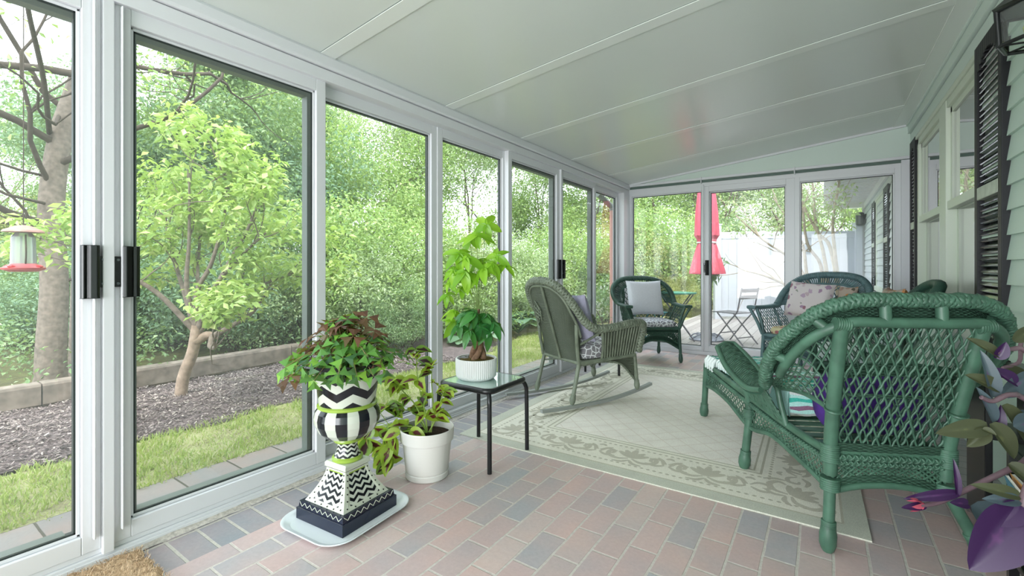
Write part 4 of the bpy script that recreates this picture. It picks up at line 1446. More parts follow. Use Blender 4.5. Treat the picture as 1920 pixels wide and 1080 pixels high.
def ring(mb, d0, d1, mi, z=zt):
    X0, X1, Y0, Y1 = -RW / 2 + d0, RW / 2 - d0, -RL / 2 + d0, RL / 2 - d0
    x0, x1, y0, y1 = -RW / 2 + d1, RW / 2 - d1, -RL / 2 + d1, RL / 2 - d1
    o = [(X0, Y0, z), (X1, Y0, z), (X1, Y1, z), (X0, Y1, z)]
    i = [(x0, y0, z), (x1, y0, z), (x1, y1, z), (x0, y1, z)]
    mb.add(o + i, [(k, (k + 1) % 4, 4 + (k + 1) % 4, 4 + k) for k in range(4)], mi)
ring(b, 0, 0.085, 2)
ring(b, 0.085, 0.095, 4)
ring(b, 0.095, 0.42, 1)
ring(b, 0.42, 0.432, 4)
ring(b, 0.432, 0.455, 1)
ring(b, 0.455, 0.465, 4)
fx, fy = RW / 2 - 0.465, RL / 2 - 0.465
b.add([(-fx, -fy, zt), (fx, -fy, zt), (fx, fy, zt), (-fx, fy, zt)], [(0, 1, 2, 3)], 0)
o4 = [(-RW / 2, -RL / 2), (RW / 2, -RL / 2), (RW / 2, RL / 2), (-RW / 2, RL / 2)]
b.add([(x, y, 0.0005) for x, y in o4] + [(x, y, zt) for x, y in o4], [(k, (k + 1) % 4, 4 + (k + 1) % 4, 4 + k) for k in range(4)], 2)
_mz = 0
def strip(mb, pts, w0, mi, z):
    P = np.array([(p[0], p[1], z) for p in pts])
    T = np.gradient(P, axis=0)
    T /= np.maximum(np.linalg.norm(T, axis=1, keepdims=True), 1e-9)
    N = np.stack([-T[:, 1], T[:, 0], 0 * T[:, 0]], 1)
    s_ = np.linspace(0, 1, len(P))
    global _mz
    _mz = (_mz + 1) % 12
    P[:, 2] += 0.00006 * _mz
    w = (w0 * (0.25 + 0.75 * np.sin(PI * np.clip(s_, 0.03, 0.97)) ** 0.7))[:, None]
    v = np.concatenate([P + N * w, P - N * w])
    n = len(P)
    mb.add(v, [(i, n + i, n + i + 1, i + 1) for i in range(n - 1)], mi)
def place2(pts, c, rot, s=1.0, mir=1):
    s = s * 1.12
    ca, sa = math.cos(rot), math.sin(rot)
    return [(c[0] + s * (mir * x * ca - y * sa), c[1] + s * (mir * x * sa + y * ca)) for x, y in pts]
def motif_big(mb, c, rot, z):
    for a in (-62, -34, 0, 34, 62):
        t_ = math.radians(a)
        L = 0.095 if a == 0 else 0.08
        strip(mb, spline([place2([(0, -0.02)], c, rot)[0] + (0,), place2([(math.sin(t_) * L * 0.55, math.cos(t_) * L * 0.55 - 0.01)], c, rot)[0] + (0,), place2([(math.sin(t_) * L * 1.1, math.cos(t_) * L)], c, rot)[0] + (0,)], 8), 0.020, 3, z)
    for m_ in (-1, 1):
        strip(mb, [p for p in spline([q + (0,) for q in place2([(0.01, -0.03), (0.06, -0.055), (0.115, -0.03), (0.12, 0.02), (0.085, 0.03)], c, rot, 1, m_)], 16)], 0.015, 3, z)
        strip(mb, [p for p in spline([q + (0,) for q in place2([(0.0, -0.05), (0.03, -0.085), (0.075, -0.09)], c, rot, 1, m_)], 8)], 0.012, 3, z)
        strip(mb, [p for p in spline([q + (0,) for q in place2([(0.12, 0.06), (0.15, 0.03), (0.165, -0.02)], c, rot, 1, m_)], 8)], 0.012, 3, z)
def motif_small(mb, c, rot, z):
    for m_ in (-1, 1):
        strip(mb, [p for p in spline([q + (0,) for q in place2([(0.005, 0.0), (0.035, 0.035), (0.075, 0.03), (0.08, -0.005), (0.055, -0.01)], c, rot, 1, m_)], 14)], 0.012, 3, z)
        strip(mb, [p for p in spline([q + (0,) for q in place2([(0.01, -0.02), (0.05, -0.045), (0.1, -0.035)], c, rot, 1, m_)], 8)], 0.012, 3, z)
    strip(mb, [p for p in spline([q + (0,) for q in place2([(-0.02, 0.06), (0.0, 0.075), (0.02, 0.06)], c, rot)], 6)], 0.012, 3, z)
mz = zt + 0.0006
bd = 0.265
for (n_, half, fixed, ax, rot) in ((9, RW / 2 - bd, -RL / 2 + bd, 'x', 0), (9, RW / 2 - bd, RL / 2 - bd, 'x', PI), (11, RL / 2 - bd, -RW / 2 + bd, 'y', -PI / 2), (11, RL / 2 - bd, RW / 2 - bd, 'y', PI / 2)):
    for k in range(n_):
        p = -half + 2 * half * k / (n_ - 1)
        c = (p, fixed) if ax == 'x' else (fixed, p)
        if k in (0, n_ - 1):
            if ax == 'x':
                motif_big(b, c, rot + (PI / 4 if (k == 0) == (rot == 0) else -PI / 4), mz)
        elif k % 2 == 0:
            motif_big(b, c, rot, mz)
        else:
            motif_small(b, c, rot, mz)
for d in (0.145, 0.385):
    for ax, half, fixed in (('x', RW / 2 - d, -RL / 2 + d), ('x', RW / 2 - d, RL / 2 - d), ('y', RL / 2 - d, -RW / 2 + d), ('y', RL / 2 - d, RW / 2 - d)):
        n_ = int(2 * half / 0.034)
        for k in range(n_):
            p = -half + 0.034 * k
            c = (p, fixed) if ax == 'x' else (fixed, p)
            strip(b, [(c[0] - (0.010 if ax == 'x' else 0), c[1] - (0.010 if ax == 'y' else 0)), c, (c[0] + (0.010 if ax == 'x' else 0), c[1] + (0.010 if ax == 'y' else 0))], 0.009, 4, mz)
b.build('rug_body', rug_mats, root)

# ---- wicker helpers
def braid(mb, path, r, turns=16.0, strands=3, mi=0, both=True, rs=0.62, step=None):
    """round braid of canes along path"""
    P, s = resample(path, step or (1.0 / turns / 9))
    T, N, B = frames(P)
    mb.tube(P, r * 0.72, 8, mi)
    for dirn in ((1, -1) if both else (1,)):
        for k in range(strands):
            a = dirn * s * turns * 2 * PI + 2 * PI * k / strands + (0.5 if dirn < 0 else 0)
            off = r * (0.74 + 0.10 * np.sin(a * 2.0 + k))
            Q = P + off[:, None] * (np.cos(a)[:, None] * N + np.sin(a)[:, None] * B)
            mb.tube(Q, r * rs * 0.52, 5, mi)
    return mb

def ribbed(mb, path, r, pitch=0.012, mi=0, n=10, depth=0.16, flat=1.0):
    P, s = resample(path, pitch / 4)
    R = r * (1 - depth + depth * np.abs(np.sin(s * PI / pitch)))
    return mb.tube(P, R, n, mi, flat=flat)

def bilin(c00, c10, c01, c11):
    c00, c10, c01, c11 = (np.asarray(c, float) for c in (c00, c10, c01, c11))
    return lambda u, v: (c00 * (1 - u) + c10 * u) * (1 - v) + (c01 * (1 - u) + c11 * u) * v

def ruled(bot, top):
    B_, T_ = np.array(bot, float), np.array(top, float)
    sb = np.linspace(0, 1, len(B_))
    st = np.linspace(0, 1, len(T_))
    def fn(u, v):
        return np.array([np.interp(u, sb, B_[:, k]) * (1 - v) + np.interp(u, st, T_[:, k]) * v for k in range(3)])
    return fn

def lattice(mb, S, du, run, r=0.0042, mi=0, n=5, samples=16, over=0.004, jitter=0.0, seed=1, families=(1, -1)):
    """two families of slanting canes on the surface S(u,v)"""
    rg = np.random.default_rng(seed)
    e = 1e-3
    for fam in families:
        k0 = -abs(run)
        u = k0
        idx = 0
        while u < 1 + abs(run):
            pts = []
            uu = u + rg.normal(0, jitter)
            for i in range(samples + 1):
                v = i / samples
                x = uu + fam * run * (v - 0.5) + 0.0
                if -1e-6 <= x <= 1 + 1e-6:
                    p = np.asarray(S(min(max(x, 0), 1), v), float)
                    du_ = np.asarray(S(min(x + e, 1), v), float) - np.asarray(S(max(x - e, 0), v), float)
                    dv_ = np.asarray(S(min(max(x, 0), 1), min(v + e, 1)), float) - np.asarray(S(min(max(x, 0), 1), max(v - e, 0)), float)
                    nn = unit(np.cross(du_, dv_))
                    pts.append(p + nn * over * 0.45 * fam * (1 if (i + idx) % 2 else -1))
                elif pts:
                    break
            if len(pts) > 1:
                mb.tube(pts, r, n, mi, flat=0.6)
            u += du
            idx += 1
    return mb

def woven(mb, S, nu, nv, W, H, mi=0, uv0=(0, 0)):
    return mb.grid(S, nu, nv, mi, True, lambda u, v: (uv0[0] + u * W, uv0[1] + v * H))

def collar(mb, p, axis, r, h=0.05, mi=0, pitch=0.008):
    p, a = np.asarray(p, float), unit(np.asarray(axis, float))
    return ribbed(mb, [p - a * h / 2, p, p + a * h / 2], r, pitch, mi, 12, 0.14)

def wicker_set(name, rgb, weave_rgb=None):
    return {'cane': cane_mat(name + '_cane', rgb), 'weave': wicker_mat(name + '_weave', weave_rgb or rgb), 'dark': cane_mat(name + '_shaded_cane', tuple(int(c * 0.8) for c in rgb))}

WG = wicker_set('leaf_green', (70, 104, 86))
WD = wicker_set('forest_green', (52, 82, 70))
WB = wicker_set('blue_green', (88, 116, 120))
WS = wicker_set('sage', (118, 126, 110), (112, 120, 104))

def foot_leg(mb, top, foot, r, rf, mi=0, h=0.095):
    """straight leg with a wrapped bulb foot"""
    t_, f_ = np.asarray(top, float), np.asarray(foot, float)
    d = unit(t_ - f_)
    a = f_ + d * h
    mb.tube([t_, a], r, 14, mi)
    P = [f_, f_ + d * 0.012, f_ + d * 0.03, f_ + d * (h * 0.55), f_ + d * (h * 0.9), f_ + d * h]
    mb.tube(P, [rf * 0.55, rf * 0.8, rf, rf * 1.02, r * 1.12, r * 0.9], 14, mi)
    ribbed(mb, [f_ + d * h * 0.45, f_ + d * h * 0.7, f_ + d * h], (rf + r) / 2 * 1.06, 0.006, mi, 14, 0.08)
    return mb

# ---------------------------------------------------------------- the near chaise, seen from behind
ch = thing('wicker_chaise', 'green wicker chaise in the foreground, its lattice back turned to us', 'chaise', (0.014, 2.147, 0), math.radians(27))
X0 = 0.212
def sym(f):
    for s_ in (-1, 1):
        f(s_, lambda p, s_=s_: (X0 + s_ * p[0], p[1], p[2]))
# legs
for s_ in (-1, 1):
    m_ = MB()
    foot_leg(m_, (X0 + s_ * 0.20, 0.0, 0.27), (X0 + (0.34 if s_ > 0 else -0.212), -0.005, 0.0), 0.020, 0.029, h=0.12)
    collar(m_, (X0 + s_ * 0.20, 0, 0.262), (0, 0, 1), 0.035, 0.05)
    m_.build('leg', WG['cane'], ch)
    m_ = MB()
    foot_leg(m_, (X0 + s_ * 0.236, 0.70, 0.30), (X0 + s_ * 0.262, 0.715, 0.0), 0.021, 0.030, h=0.105)
    collar(m_, (X0 + s_ * 0.237, 0.70, 0.31), (0, 0, 1), 0.032, 0.05)
    m_.build('leg', WG['cane'], ch)
    m_ = MB()
    foot_leg(m_, (X0 + s_ * 0.215, 1.56, 0.40), (X0 + s_ * 0.225, 1.60, 0.0), 0.021, 0.030, h=0.10)
    m_.build('leg', WG['cane'], ch)
# seat frame: rails, deck, apron
RAIL = [(0.205, 0.0, 0.385), (0.222, 0.28, 0.385), (0.232, 0.70, 0.395), (0.228, 1.2, 0.40), (0.215, 1.56, 0.405)]
ARCH = [(0.205, 0.0, 0.245), (0.222, 0.22, 0.275), (0.232, 0.45, 0.285), (0.236, 0.70, 0.235), (0.232, 1.05, 0.27), (0.225, 1.35, 0.265), (0.215, 1.56, 0.235)]
sf = MB()
for s_ in (-1, 1):
    mir = lambda P: [(X0 + s_ * p[0], p[1], p[2]) for p in P]
    sf.tube(spline(mir(RAIL), 24), 0.017, 10)
    braid(sf, spline([(X0 + s_ * (p[0] + 0.012), p[1], p[2] - 0.028) for p in RAIL], 24), 0.012, 26, 2)
sf.tube([(X0 - 0.205, 0, 0.385), (X0 + 0.205, 0, 0.385)], 0.017, 10)
sf.tube([(X0 - 0.205, 1.56, 0.405), (X0 + 0.205, 1.56, 0.405)], 0.019, 10)
braid(sf, [(X0 - 0.215, 1.565, 0.435), (X0 + 0.215, 1.565, 0.435)], 0.022, 16, 3)
for k in range(22):
    y = 0.03 + k * 0.072
    sf.obox((X0, y, 0.384 + 0.015 * min(1, y)), (0.21, 0, 0), (0, 0.022, 0), (0, 0, 0.003))
sf.build('seat_frame', WG['cane'], ch)
ap = MB()
for s_ in (-1, 1):
    mir = lambda P: [(X0 + s_ * p[0], p[1], p[2]) for p in P]
    rb = spline(mir(ARCH), 36)
    rt = spline([(X0 + s_ * p[0], p[1], p[2] - 0.03) for p in RAIL], 24)
    ap.tube(rb, 0.012, 8)
    S = ruled(rb, rt)
    lattice(ap, S, 0.022, 0.07, 0.0042, samples=8)
    T2 = ruled(rb, [np.array(q) + V(0, 0, 0.032) for q in rb])
    woven(ap, T2, 60, 2, 1.6, 0.032, 1)
    T3 = ruled([np.array(q) + V(s_ * 0.004, 0, 0) for q in rt], [np.array(q) + V(s_ * 0.004, 0, 0.025) for q in rt])
    woven(ap, T3, 60, 2, 1.6, 0.03, 1)
bb = spline([(X0 - 0.20, -0.004, 0.235), (X0 - 0.1, -0.008, 0.262), (X0, -0.010, 0.270), (X0 + 0.1, -0.008, 0.262), (X0 + 0.20, -0.004, 0.235)], 24)
ap.tube(bb, 0.013, 8)
bt_ = [np.array(q) + V(0, 0, 0.042) for q in bb]
woven(ap, ruled(bb, bt_), 40, 3, 0.42, 0.042, 1)
top_ = [(X0 - 0.20, -0.005, 0.345), (X0 + 0.20, -0.005, 0.345)]
lattice(ap, ruled(bt_, top_), 0.058, 0.16, 0.0048, samples=6)
woven(ap, ruled([(X0 - 0.205, -0.012, 0.385), (X0 + 0.205, -0.012, 0.385)], [(X0 - 0.208, -0.022, 0.430), (X0 + 0.208, -0.022, 0.430)]), 40, 3, 0.42, 0.045, 1)
braid(ap, [(X0 - 0.215, -0.016, 0.372), (X0 + 0.215, -0.016, 0.372)], 0.014, 22, 2)
braid(ap, [(X0 - 0.215, -0.014, 0.350), (X0 + 0.215, -0.014, 0.350)], 0.011, 26, 2)
fb = spline([(X0 - 0.215, 1.57, 0.235), (X0, 1.57, 0.28), (X0 + 0.215, 1.57, 0.235)], 12)
ap.tube(fb, 0.012, 8)
woven(ap, ruled(fb, [(X0 - 0.215, 1.57, 0.40), (X0 + 0.215, 1.57, 0.40)]), 30, 6, 0.43, 0.15, 1)
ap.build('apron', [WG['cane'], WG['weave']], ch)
# backrest
RIM = [(0, -0.135, 0.985), (0.10, -0.134, 0.985), (0.18, -0.125, 0.980), (0.27, -0.085, 0.942), (0.335, -0.02, 0.868), (0.375, 0.06, 0.775), (0.375, 0.14, 0.675), (0.350, 0.22, 0.585)]
INN = [(0, -0.140, 0.905), (0.10, -0.140, 0.905), (0.20, -0.132, 0.903), (0.275, -0.085, 0.858), (0.318, -0.01, 0.785), (0.338, 0.06, 0.705), (0.330, 0.12, 0.655)]
def both(P):
    return [(X0 - p[0], p[1], p[2]) for p in P[::-1]] + [(X0 + p[0] * 1.16, p[1], p[2]) for p in P[1:]]
rim = spline(both(RIM), 100)
inn = spline(both(INN), 90)
br = MB()
braid(br, rim, 0.027, 15, 4, rs=0.62)
br.build('back_rim', WG['cane'], ch)
bf = MB()
bf.tube(inn, 0.0195, 12)
for s_ in (-1, 1):
    bf.tube(spline([(X0 + s_ * 0.20, 0.0, 0.30), (X0 + s_ * 0.205, -0.015, 0.45), (X0 + s_ * 0.218, -0.07, 0.68), (X0 + s_ * 0.228, -0.13, 0.905)], 16), 0.024, 14)
    collar(bf, (X0 + s_ * 0.203, -0.005, 0.385), (0, 0, 1), 0.034, 0.07)
    collar(bf, (X0 + s_ * 0.212, -0.045, 0.56), (0, -0.2, 1), 0.031, 0.012)
    collar(bf, (X0 + s_ * 0.228, -0.13, 0.895), (s_, 0, 0.1), 0.026, 0.05)
    for (p, q) in (((0.09, -0.134, 0.985), (0.09, -0.14, 0.905)), ((0.30, -0.06, 0.915), (0.258, -0.095, 0.872)), ((0.375, 0.085, 0.745), (0.335, 0.04, 0.728))):
        bf.bar((X0 + s_ * p[0], p[1], p[2]), (X0 + s_ * q[0], q[1], q[2]), 0.019, 10)
bf.build('back_frame', WG['cane'], ch)
bl = MB()
BS = ruled([(X0 - 0.205, -0.012, 0.425), (X0, -0.02, 0.425), (X0 + 0.205, -0.012, 0.425)], [(X0 - 0.222, -0.13, 0.90), (X0, -0.142, 0.90), (X0 + 0.222, -0.13, 0.90)])
lattice(bl, BS, 0.080, 0.46, 0.0048, samples=26, over=0.005, jitter=0.008)
woven(bl, lambda u, v: BS(u, 0.40 + 0.035 * v) + V(0, 0.004, 0), 30, 2, 0.42, 0.02, 1)
# second, inner skin with its own band
B2 = ruled([(X0 - 0.20, 0.03, 0.425), (X0 + 0.20, 0.03, 0.425)], [(X0 - 0.215, -0.085, 0.90), (X0 + 0.215, -0.085, 0.90)])
lattice(bl, B2, 0.080, 0.46, 0.0042, samples=26, over=0.004, jitter=0.01, seed=3)
woven(bl, lambda u, v: B2(u, 0.56 + 0.12 * v - 0.18 * (u - 0.5) ** 2), 30, 4, 0.42, 0.06, 1)
for s_ in (-1, 1):
    # wing lattice between the post, the inner tube and the top of the side opening
    top = [(X0 + s_ * p[0], p[1], p[2]) for p in ((0.222, -0.13, 0.895), (0.272, -0.085, 0.852), (0.315, -0.01, 0.78), (0.334, 0.06, 0.70), (0.330, 0.125, 0.65), (0.335, 0.22, 0.60))]
    bot = [(X0 + s_ * p[0], p[1], p[2]) for p in ((0.206, -0.04, 0.545), (0.212, 0.04, 0.562), (0.222, 0.14, 0.570), (0.238, 0.24, 0.562), (0.245, 0.33, 0.545), (0.250, 0.34, 0.545))]
    lattice(bl, ruled(bot, top), 0.10, 0.45, 0.0048, samples=14, over=0.004)
    bl.tube(spline(bot, 16), 0.010, 8)
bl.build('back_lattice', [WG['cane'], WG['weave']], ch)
# woven web between rim and inner tube
wb = MB()
ri = [np.array(q) for q in rim[4:-4]]
SW = ruled([q + V(0, 0.035, -0.005) for q in ri], [np.array(q) + V(0, 0.03, 0.0) for q in inn])
woven(wb, SW, 120, 4, 1.9, 0.08, 0)
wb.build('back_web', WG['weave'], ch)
# arms
for s_ in (-1, 1):
    am = MB()
    mm = lambda x, y, z: np.array((X0 + s_ * x, y, z))
    outer = spline([mm(0.375, 0.20, 0.565), mm(0.405, 0.30, 0.555), mm(0.43, 0.47, 0.605), mm(0.425, 0.63, 0.675)], 24)
    inner = spline([mm(0.330, 0.24, 0.60), mm(0.315, 0.34, 0.605), mm(0.320, 0.50, 0.655), mm(0.335, 0.64, 0.695)], 24)
    n_ = len(outer)
    def paddle(u, v):
        k = u * (n_ - 1)
        a, c = min(int(k), n_ - 2), k - min(int(k), n_ - 2)
        o_ = outer[a] * (1 - c) + outer[a + 1] * c
        i_ = inner[a] * (1 - c) + inner[a + 1] * c
        bump = 0.004 * abs(math.sin(u * 60 * PI / 2))
        return o_ * (1 - v) + i_ * v + V(0, 0, 0.018 * math.sin(PI * v) + bump)
    am.grid(paddle, 120, 6, 1, True, lambda u, v: (v * 0.1, u * 0.45))
    am.grid(lambda u, v: paddle(u, v) - V(0, 0, 0.024 + 0.01 * math.sin(PI * v)), 60, 4, 0, True, flip=True)
    am.tube(outer, 0.014, 8, 0)
    am.tube(inner, 0.012, 8, 0)
    am.tube([outer[-1], (outer[-1] + inner[-1]) / 2 + V(0, 0.012, 0.01), inner[-1]], 0.014, 8, 0)
    am.tube(spline([mm(0.236, 0.70, 0.30), mm(0.245, 0.695, 0.42), mm(0.31, 0.67, 0.54), mm(0.375, 0.64, 0.655)], 14), np.linspace(0.021, 0.026, 15), 12, 0)
    am.tube(spline([mm(0.232, 0.285, 0.385), mm(0.242, 0.32, 0.47), mm(0.252, 0.335, 0.545), mm(0.30, 0.31, 0.60)], 12), 0.013, 10, 0)
    side = ruled(spline([mm(0.230, 0.29, 0.385), mm(0.236, 0.5, 0.39), mm(0.240, 0.69, 0.395)], 8), spline([mm(0.335, 0.30, 0.575), mm(0.35, 0.45, 0.61), mm(0.36, 0.63, 0.66)], 8))
    lattice(am, side, 0.055, 0.18, 0.0044, mi=0, samples=10)
    lattice(am, side, 0.045, 0.02, 0.0040, mi=0, samples=6, families=(1,))
    am.build('arm', [WG['cane'], WG['weave']], ch)

# ---------------------------------------------------------------- cushions
def stripe_profile(mb, prof, x0, x1, widths):
    """soft slab: closed (y,z) profile swept in x, every segment a stripe"""
    for i in range(len(prof) - 1):
        (y0, z0), (y1, z1) = prof[i], prof[i + 1]
        nseg = 10
        v = []
        for k in range(nseg + 1):
            x = x0 + (x1 - x0) * k / nseg
            sag = 0.004 * math.sin(k * 2.1 + i * 1.3)
            v += [(x, y0, z0 + sag), (x, y1, z1 + 0.004 * math.sin(k * 2.1 + (i + 1) * 1.3))]
        mb.add(v, [(2 * k, 2 * k + 2, 2 * k + 3, 2 * k + 1) for k in range(nseg)], widths[i % len(widths)], True)
def fabric(name, rgb, nscale=220, bump=0.35, var=0.14, rough=0.9):
    return plain(name, rgb, rough, 0.12, noise=var, nscale=nscale, bump=bump)
TOWEL = [fabric('towel_aqua', (176, 222, 216)), fabric('towel_teal', (70, 178, 162)), fabric('towel_mauve', (136, 100, 124)), fabric('towel_white', (226, 234, 232)), fabric('towel_grey', (150, 158, 160)), fabric('towel_mint', (142, 208, 196))]
LC = lambda x, y, z: tuple(Matrix.Translation((0.014, 2.147, 0)) @ Matrix.Rotation(math.radians(27), 4, 'Z') @ Vector((x, y, z)))
sc = thing('striped_seat_pad', 'aqua, teal and mauve striped towel over the seat pad of the near green chaise', 'seat pad', LC(X0, 0, 0), math.radians(27))
b = MB()
seq = [3, 0, 2, 0, 1, 0, 3, 4, 0, 5, 2, 4, 3, 1, 0]
prof = [(0.36, 0.412)]
for k in range(1, 8):
    prof.append((0.345 - 0.01 * math.sin(k * 0.9), 0.412 + 0.016 * k))
prof.append((0.36, 0.538))
for k in range(1, 58):
    y = 0.36 + (1.535 - 0.36) * k / 57
    prof.append((y, 0.538 + (0.462 - 0.538) * (k / 57) ** 0.8 + 0.004 * math.sin(k * 1.1)))
prof += [(1.55, 0.45), (1.545, 0.418)]
stripe_profile(b, prof, -0.195, 0.195, [seq[i % len(seq)] for i in range(len(prof))])
for s_ in (-1, 1):
    side = [(s_ * 0.195, y, z) for y, z in prof] + [(s_ * 0.195, 1.54, 0.412)]
    top = [q for q in side]
    n_ = len(side)
    base = [(s_ * 0.195, y, 0.411) for _, y, _ in side]
    b.add(side + base, [(i, i + 1, n_ + i + 1, n_ + i) for i in range(n_ - 1)], 0, True)
b.build('towel', TOWEL, sc)
for s_ in (-1, 1):
  fr = MB()
  for k in range(30):
    y = 0.5 + k * 0.036
    z = np.interp(y, [p[0] for p in prof[8:]], [p[1] for p in prof[8:]])
    if True:
        fr.tube([(s_ * 0.196, y, z - 0.002), (s_ * 0.212, y + 0.004, z - 0.02), (s_ * 0.216, y, z - 0.055)], [0.006, 0.008, 0.004], 6)
  for k in range(4 if s_ < 0 else 0):
    fr.tube([(-0.215, 1.5 - 0.05 * k, 0.47), (-0.235, 1.5 - 0.05 * k, 0.44), (-0.236, 1.505 - 0.05 * k, 0.385)], [0.010, 0.014, 0.007], 6)
  fr.build('fringe', TOWEL[3], sc)

def pillow(name, label, mats, loc, rot, w, h, t, group=None, cat='pillow', pin=0.35, seed=1, corner=1.0, nx=22):
    root = thing(name, label, cat, loc, 0, group)
    root.rotation_euler = rot
    rg = np.random.default_rng(seed)
    ph = rg.uniform(0, 6, 4)
    b = MB()
    def sh(u, v, sgn):
        x, y = 2 * u - 1, 2 * v - 1
        px = x * (1 - 0.07 * corner * (1 - y * y) * abs(x) ** 2)
        py = y * (1 - 0.07 * corner * (1 - x * x) * abs(y) ** 2)
        th = ((1 - abs(x) ** 2.6) * (1 - abs(y) ** 2.6)) ** pin
        wr = 0.03 * math.sin(4 * x + ph[0]) * math.sin(3.2 * y + ph[1]) * th
        return (px * w / 2, sgn * t / 2 * (th * (1 + wr)), py * h / 2)
    uvf = lambda u, v: (u * w, v * h)
    b.grid(lambda u, v: sh(u, v, 1), nx, nx, 0, True, uvf, flip=True)
    b.grid(lambda u, v: sh(u, v, -1), nx, nx, 0, True, uvf)
    b.build('cover', mats, root)
    return root

def pattern_mat(name, base, line, scale=18.0, width=0.06, rough=0.9, distort=0.0):
    t = NT(name)
    tc = t.n('ShaderNodeTexCoord')
    vo = t.n('ShaderNodeTexVoronoi', feature='DISTANCE_TO_EDGE', i_Scale=scale)
    t.l(tc.outputs['Object'], vo.inputs['Vector'])
    f = t.math('LESS_THAN', vo.outputs['Distance'], width)
    col = t.mix(f, lin(*base), lin(*line))
    nz = t.n('ShaderNodeTexNoise', i_Scale=240.0)
    t.l(tc.outputs['Object'], nz.inputs['Vector'])
    t.bsdf(col, rough, 0.1, 0, nz.outputs[0], 0.3, 0.003)
    return t.mat

def floral_mat(name, base, cols, scale=14.0):
    t = NT(name)
    tc = t.n('ShaderNodeTexCoord')
    vo = t.n('ShaderNodeTexVoronoi', feature='F1', i_Scale=scale)
    t.l(tc.outputs['Object'], vo.inputs['Vector'])
    nz = t.n('ShaderNodeTexNoise', i_Scale=40.0, i_Detail=4.0)
    t.l(tc.outputs['Object'], nz.inputs['Vector'])
    sx = t.n('ShaderNodeSeparateXYZ')
    t.l(vo.outputs['Color'], sx.inputs[0])
    hue = t.ramp(sx.outputs[0], [(p, lin(*c)) for p, c in cols], 'CONSTANT')
    m_ = t.math('ADD', t.math('MULTIPLY', vo.outputs['Distance'], 1.0), t.math('MULTIPLY_ADD', nz.outputs[0], 0.5, -0.25))
    mask = t.math('LESS_THAN', m_, 0.42)
    m2 = t.math('MULTIPLY', mask, t.math('GREATER_THAN', sx.outputs[1], 0.35))
    col = t.mix(t.math('MULTIPLY', m2, 0.8), lin(*base), hue)
    t.bsdf(col, 0.9, 0.1, 0, nz.outputs[0], 0.25, 0.003)
    return t.mat

M['floral'] = floral_mat('floral_lilac', (214, 204, 206), [(0, (150, 112, 150)), (0.3, (176, 148, 176)), (0.5, (120, 128, 116)), (0.66, (186, 160, 172)), (0.85, (130, 60, 90))], 16)
M['floral2'] = floral_mat('floral_warm', (206, 196, 160), [(0, (196, 84, 120)), (0.3, (110, 130, 80)), (0.5, (206, 150, 70)), (0.75, (150, 60, 90))], 18)
M['patch'] = floral_mat('patchwork_brown', (176, 160, 148), [(0, (90, 44, 52)), (0.3, (190, 120, 50)), (0.55, (60, 60, 50)), (0.8, (150, 120, 110))], 20)

# purple bolster inside the chaise back
bo = thing('purple_bolster', 'plump deep purple bolster cushion behind the lattice back of the near chaise', 'cushion', LC(X0 + 0.02, 0.145, 0.545), math.radians(27))
b = MB()
def bol(u, v):
    a = 2 * PI * u
    x = (v - 0.5) * 0.40
    e = (1 - abs(2 * v - 1) ** 5) ** 0.4
    r0 = 0.115 * e * (1 + 0.03 * math.sin(9 * x * 10 + 2 * a))
    return (x, 0.82 * r0 * math.cos(a), 1.12 * r0 * math.sin(a))
b.grid(bol, 28, 24, 0, True, flip=False)
b.build('cover', plain('purple_velvet', (74, 46, 124), 0.75, 0.25, noise=0.12, nscale=60, bump=0.2), bo)
# pale linen pillow further along the chaise, seen through the lattice

